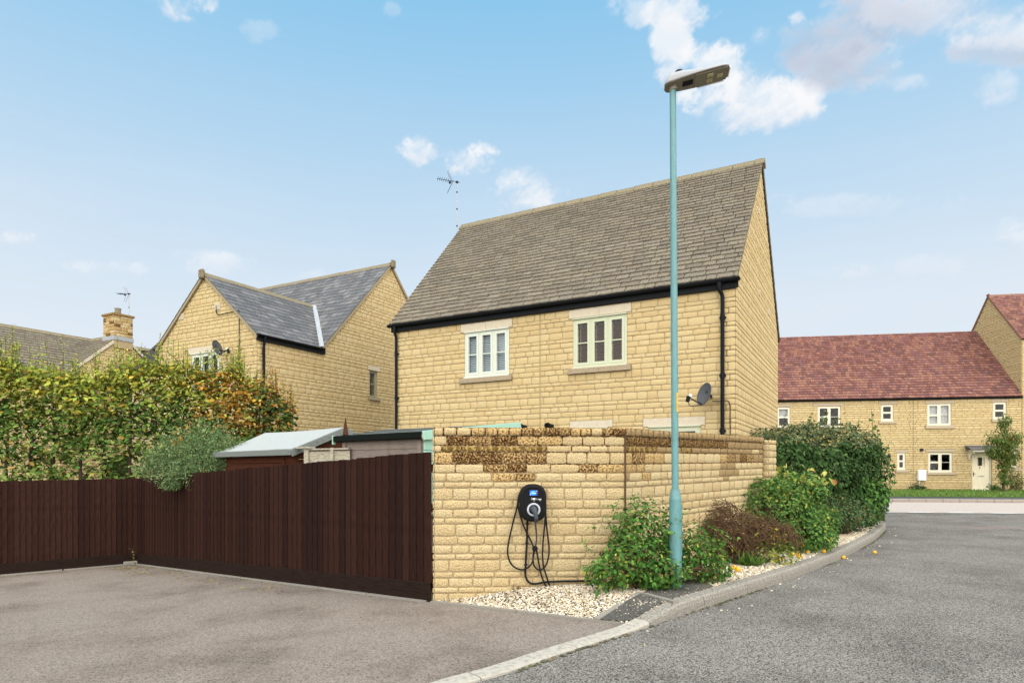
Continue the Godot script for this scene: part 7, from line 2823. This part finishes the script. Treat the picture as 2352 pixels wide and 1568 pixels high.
func hedge(noise: FastNoiseLite) -> void:
	var a := Vector3(-11.2, 0, -11.75)
	var b := Vector3(-4.35, 0, -12.85)
	var x := (b - a).normalized()
	var n := Vector3(-x.z, 0, x.x)
	if n.z < 0: n = -n
	var L := a.distance_to(b)
	var t := thing("beech_hedge", "tall autumn hedge turning yellow and orange behind the brown fences", "hedge")
	var trunks := Bag.new()
	var trunk_x := [-9.6, -9.42, -9.05, -8.55, -8.14, -7.7, -7.32, -6.85, -6.3, -5.7, -5.1, -10.1, -10.7]
	for tx in trunk_x:
		var s: float = (tx - a.x) / x.x
		var p := a + x * s
		p.y = ground_y(p.x, -p.z)
		var bag := Bag.new()
		var lean := rnd(-0.12, 0.12)
		bag.tube([p, p + Vector3(lean * 0.3, 0.8, 0), p + Vector3(lean * 0.7, 1.8, 0.05), p + Vector3(lean, 2.5, 0), p + Vector3(lean * 1.2, 3.2, 0)], [0.05, 0.043, 0.03, 0.018, 0.006], 9)
		obj("trunk", bag, M.bark, t)
		# side branches
		for k in 9:
			var y := rnd(0.7, 3.6)
			var e := p + Vector3(lean * 0.6, y, 0) + x * rnd(-0.6, 0.6) + n * rnd(-0.3, 0.4) + Vector3(0, rnd(0.05, 0.4), 0)
			trunks.tube([p + Vector3(lean * 0.5, y - 0.1, 0), (p + Vector3(lean * 0.5, y, 0)).lerp(e, 0.5) + rvec() * 0.04, e], [0.012, 0.009, 0.004], 5)
	var leaves := []
	var gold := [[4, Color(0.419, 0.434, 0.070)], [3, Color(0.310, 0.380, 0.070)], [1.5, Color(0.527, 0.372, 0.062)], [2, Color(0.217, 0.295, 0.062)]]
	var green := [[4, Color(0.105, 0.196, 0.042)], [3, Color(0.154, 0.252, 0.056)], [1.5, Color(0.070, 0.140, 0.035)], [1.2, Color(0.252, 0.308, 0.070)], [0.3, Color(0.462, 0.308, 0.070)]]
	var lime := [[4, Color(0.256, 0.352, 0.088)], [3, Color(0.368, 0.432, 0.128)], [2, Color(0.160, 0.256, 0.056)], [0.5, Color(0.480, 0.320, 0.080)]]
	var rust := [[4, Color(0.486, 0.230, 0.041)], [3, Color(0.567, 0.324, 0.047)], [2, Color(0.338, 0.162, 0.041)], [2, Color(0.297, 0.270, 0.054)], [1, Color(0.135, 0.189, 0.041)]]
	var deep := [[4, Color(0.066, 0.114, 0.036)], [2, Color(0.102, 0.156, 0.042)], [1, Color(0.240, 0.192, 0.060)]]
	var tops := func(s: float) -> float:
		var h := 3.24 + 0.2 * noise.get_noise_2d(s * 2.2, 3.0) + 0.12 * sin(s * 1.7)
		if s > L - 1.2: h -= 0.5 * pow((s - L + 1.2) / 1.2, 2.0)
		return h
	var tries := 0
	while leaves.size() < 36000 and tries < 900000:
		tries += 1
		var s := rng.randf() * L
		var top: float = tops.call(s)
		var y := rnd(-0.25, 1.0)
		y = y * top if y > 0 else y
		var wz := rng.randfn(0.0, 0.25)
		var depth := lerpf(0.44, 0.3, smoothstep(2.4, 3.2, y))
		wz = clampf(wz, -depth, depth)
		var p := a + x * s + n * wz + Vector3(0, y, 0)
		var dens := noise.get_noise_3d(p.x * 3.4, p.y * 4.2, p.z * 3.0)
		# thin below, where trunks and the wall beyond show through
		var need := lerpf(0.06, -0.45, smoothstep(1.3, 2.6, y))
		if s > L - 2.6: need -= 0.25 * smoothstep(0.0, 1.0, (s - L + 2.6))
		if dens < need and rng.randf() < 0.93:
			continue
		var pal := green
		var r := rng.randf()
		var h := y / top + 0.12 * noise.get_noise_2d(p.x * 4.0, p.y * 4.0)
		if h > 0.84 - 0.14 * r: pal = gold
		elif h < 0.6 and p.x < -6.4: pal = lime if r < 0.45 else green
		elif r < 0.06: pal = gold
		var right := (p.x + 6.1) * 0.8 + noise.get_noise_3d(p.x * 3.0, p.y * 3.0, 9.0) * 1.1
		if p.x > -6.6 and right > 0.15 and r < 0.8: pal = rust
		if p.x > -4.95 + 0.3 * noise.get_noise_1d(y * 4.0) and y > 2.0: pal = deep if r < 0.75 else rust
		if p.x > -6.0 and y < 2.1 and r < 0.5: pal = green
		var shade := 0.82 + 0.5 * noise.get_noise_3d(p.x * 5.0, p.y * 5.0, p.z * 5.0)
		leaves.append([p, (n * signf(wz) * 0.7 + Vector3(0, 0.5, 0) + x * rnd(-0.4, 0.4)).normalized(), rnd(0.072, 0.128), pick(pal) * Color(shade, shade, shade, 1.0)])
	# upright shoots along the top
	for k in 260:
		var s := rng.randf() * L
		var top: float = tops.call(s) - 0.12
		var tall := rnd(0.15, 0.62) * (1.0 if rng.randf() < 0.85 else 1.5)
		var p := a + x * s + n * rnd(-0.3, 0.3) + Vector3(0, top, 0)
		var e := p + Vector3(rnd(-0.06, 0.06), tall, rnd(-0.05, 0.05))
		trunks.tube([p, p.lerp(e, 0.5) + rvec() * 0.015, e], [0.006, 0.004, 0.002], 4)
		var m := int(tall * 62)
		for q in m:
			var f := pow(q / float(m), 1.25)
			var wide := lerpf(0.10, 0.02, f)
			leaves.append([p.lerp(e, f) + rvec() * wide, (rvec() + Vector3(0, 0.5, 0)).normalized(), rnd(0.045, 0.08) * lerpf(1.0, 0.7, f), pick(gold if p.x < -5.0 else rust) if rng.randf() < 0.85 else pick(green)])
	var br := obj("branches", trunks, M.bark, t)
	br.set_meta("kind", "stuff")
	foliage("leaves", t, leaves, leaf_mesh, M.leaf, 0.35, 0.55, 0.7)


# ------------------------------------------------------------------ fallen fruit, leaves and other small things
func build_litter() -> void:
	var apples := [[1093, 303, "fallen yellow crab apple at the edge of the glossy shrub, nearest the lamp"], [1155, 298, "fallen yellow crab apple on the gravel just right of the one nearest the lamp"], [1237, 230, "smaller fallen yellow crab apple of the pair under the twiggy mound"], [1272, 247, "larger fallen yellow crab apple of the pair under the twiggy mound"], [1568, 170, "fallen orange-yellow crab apple on gravel right of the grass tuft"], [1668, 131, "fallen yellow crab apple nearest the rounded green shrub, left of a bigger one"], [1717, 148, "bigger fallen orange crab apple midway along the gravel strip"], [1774, 115, "half-hidden fallen crab apple under the leaves of the rounded green shrub"], [1893, 111, "lone fallen yellow crab apple near the far end of the gravel strip"], [2036, 154, "fallen reddish crab apple on the road against the kerb"], [2262, 117, "lone yellow crab apple out on the road tarmac"]]
	for k in apples.size():
		var p: Array = apples[k]
		var on_road: bool = k >= 9
		var r := 0.033 if k in [3, 6] else 0.027
		var q := ground_at(1292.0 + p[0] * 0.3174, 1234.6 + p[1] * 0.3174, 0.0 if on_road else 0.115)
		var o := thing("crab_apple", p[2], "fruit", q + Vector3(0, r * 0.8, 0), rnd(0, TAU), "fallen crab apples")
		o.rotation.x = rnd(0, 1.5)
		var b := Bag.new()
		var prof := []
		for s in 11:
			var an := -PI * 0.5 + PI * s / 10.0
			prof.append(Vector2(cos(an) * r * (1.0 + 0.04 * sin(an * 2)), sin(an) * r * 0.92 - (r * 0.12 if s in [0, 10] else 0.0) * signf(an)))
		b.lathe(prof, 18)
		obj("flesh", b, M.fruit, o)
		b = Bag.new()
		b.tube([Vector3(0, r * 0.8, 0), Vector3(0.004, r * 1.15, 0.002)], 0.0022, 5)
		obj("stalk", b, M.twig, o)
	# leaves on the drive below the hedge, and on the strip by the kerb
	var leaves := []
	var pal := [[3, Color(0.38, 0.32, 0.06)], [2, Color(0.3, 0.2, 0.06)], [1, Color(0.2, 0.1, 0.04)]]
	while leaves.size() < 150:
		var f := pow(rng.randf(), 1.7)
		var c := Vector3(-6.4, 0, -11.1).lerp(Vector3(-2.5, 0, -7.85), f) + Vector3(rnd(-0.35, 0.1), 0, rnd(0.05, 0.55))
		c.y = ground_y(c.x, -c.z) + 0.014
		leaves.append([c, Vector3.UP, rnd(0.025, 0.06), pick(pal)])
	for k in 60:
		var c := Vector3(rnd(-10.5, -6.8), 0, 0)
		c.z = lerpf(-8.9, -11.2, (c.x + 10.5) / 3.7) + rnd(0.1, 0.4)
		c.y = ground_y(c.x, -c.z) + 0.014
		leaves.append([c, Vector3.UP, rnd(0.025, 0.055), pick(pal)])
	var o := foliage("fallen_leaves", self, leaves, leaf_mesh, M.leaf, 0.0, 2.5, 2.0)
	tag(o, "scattered fallen yellow leaves on the drive along the fences", "leaves", "", "stuff")
	leaves = []
	for k in 260:
		var c := Vector3(rnd(0.85, 2.2), 0, rnd(-7.0, -5.0))
		var on := smoothstep(0.0, 0.3, (c.x - 0.9) - (-c.z - 5.0) * 0.45)
		c.y = ground_y(c.x, -c.z) + verge_lift(c.x, -c.z) + 0.016
		if absf((c.x - 1.25) * 0.8 - (-c.z - 5.6)) > 0.32: continue
		leaves.append([c, Vector3.UP, rnd(0.012, 0.032), pick([[3, Color(0.5, 0.45, 0.34)], [2, Color(0.34, 0.3, 0.14)], [2, Color(0.1, 0.05, 0.03)]])])
	o = foliage("leaf_litter", self, leaves, leaf_mesh, M.leaf, 0.0, 2.5, 2.0)
	tag(o, "pale leaf litter and moss on the tarmac strip at the lamp foot", "leaves", "", "stuff")
	# stray chips along the gutter of the road
	var chip := Bag.new()
	chip.bevel(Vector3.ZERO, Vector3(1, 0.5, 0.7), 0.15)
	var cm := chip.mesh()
	var mm := MultiMesh.new()
	mm.transform_format = MultiMesh.TRANSFORM_3D
	mm.use_colors = true
	mm.mesh = cm
	mm.instance_count = 40
	var line := kerb_line()
	for k in 40:
		var p: Vector3 = line[rng.randi_range(40, 125) % line.size()] + Vector3(rnd(0.05, 0.5) * rng.randf(), 0, rnd(0, 0.3))
		var s := rnd(0.008, 0.024)
		mm.set_instance_transform(k, Transform3D(Basis(Vector3.UP, rnd(0, TAU)) * Basis.from_scale(Vector3(s, s, s)), Vector3(p.x, ground_y(p.x, -p.z) + s * 0.2, p.z)))
		mm.set_instance_color(k, pick([[2, Color(0.7, 0.62, 0.48)], [1, Color(0.5, 0.4, 0.22)]]))
	var chips := MultiMeshInstance3D.new()
	chips.name = "stray_chippings"
	chips.multimesh = mm
	chips.material_override = M.pebble
	add_child(chips, true)
	tag(chips, "stray gravel chips lying on the road beside the kerb", "gravel", "", "stuff")
	# moss and dirt where the kerb and the edgings meet the tarmac
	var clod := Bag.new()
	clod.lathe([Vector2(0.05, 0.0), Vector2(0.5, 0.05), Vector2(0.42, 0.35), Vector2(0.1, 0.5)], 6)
	var spots := []
	for k in 900:
		var at := rng.randi_range(20, line.size() - 20)
		var p: Vector3 = line[at].lerp(line[at + 1], rng.randf())
		if sin(at * 0.35) + sin(at * 0.13 + 1.0) + rnd(-0.6, 0.6) < 0.25: continue
		spots.append([p + Vector3(rnd(-0.004, 0.03), 0.0, rnd(-0.004, 0.03)), rnd(0.012, 0.035)])
	for k in 500:
		var f := rng.randf()
		var p := Vector3(-6.5, 0, -11.22).lerp(Vector3(-0.9, 0, -6.47), f) + Vector3(rnd(-0.06, 0.03), 0, rnd(0.0, 0.07))
		if sin(f * 31.0) + sin(f * 13.0) + rnd(-0.6, 0.6) < 0.1: continue
		spots.append([p, rnd(0.01, 0.03)])
	var moss := MultiMesh.new()
	moss.transform_format = MultiMesh.TRANSFORM_3D
	moss.use_colors = true
	moss.mesh = clod.mesh()
	moss.instance_count = spots.size()
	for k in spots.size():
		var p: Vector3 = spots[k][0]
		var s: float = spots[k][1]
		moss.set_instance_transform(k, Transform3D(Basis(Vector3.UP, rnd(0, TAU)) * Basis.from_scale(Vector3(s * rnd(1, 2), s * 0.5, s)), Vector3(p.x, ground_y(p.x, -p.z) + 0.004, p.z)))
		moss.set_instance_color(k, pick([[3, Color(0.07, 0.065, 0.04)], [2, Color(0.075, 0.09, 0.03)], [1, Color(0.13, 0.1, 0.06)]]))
	var mo := MultiMeshInstance3D.new()
	mo.name = "moss"
	mo.multimesh = moss
	mo.material_override = M.pebble
	add_child(mo, true)
	tag(mo, "dark moss and dirt along the foot of the kerb and fences", "moss", "", "stuff")
	# broken block lying in the fence corner
	var sp := ground_at(300, 1297, 0.0)
	var b := Bag.new()
	b.bevel(Vector3(0, 0.035, 0), Vector3(0.23, 0.07, 0.11), 0.012, Basis(Vector3.UP, 0.5))
	var st := put("stone_block", b.mesh(), M.edging, self)
	st.position = sp
	tag(st, "loose pale stone block lying at the foot of the fence corner", "stone")
	# grey drain cover box and white vent pipe at the terrace foot
	var dp := Vector3(19.85, 0, -35.15)
	dp.y = ground_y(dp.x, -dp.z) + 0.18
	b = Bag.new()
	b.bevel(Vector3(0, 0.15, 0), Vector3(0.36, 0.3, 0.3), 0.02)
	var box := put("drain_box", b.mesh(), M.far_dressed, self)
	box.position = dp
	tag(box, "small grey box standing at the terrace wall foot right of the dark bush", "drain box")
	var pt := thing("vent_pipe", "short white pipe stub at the terrace wall beside the grey box", "pipe", dp + Vector3(-0.4, 0, 0.02))
	b = Bag.new()
	b.tube([Vector3(0, -0.05, 0), Vector3(0, 0.36, 0)], 0.055, 14)
	obj("pipe", b, M.white, pt)
	b = Bag.new()
	b.tube([Vector3(0, 0.34, 0), Vector3(0, 0.42, 0)], 0.065, 14)
	obj("collar", b, M.far_path, pt)
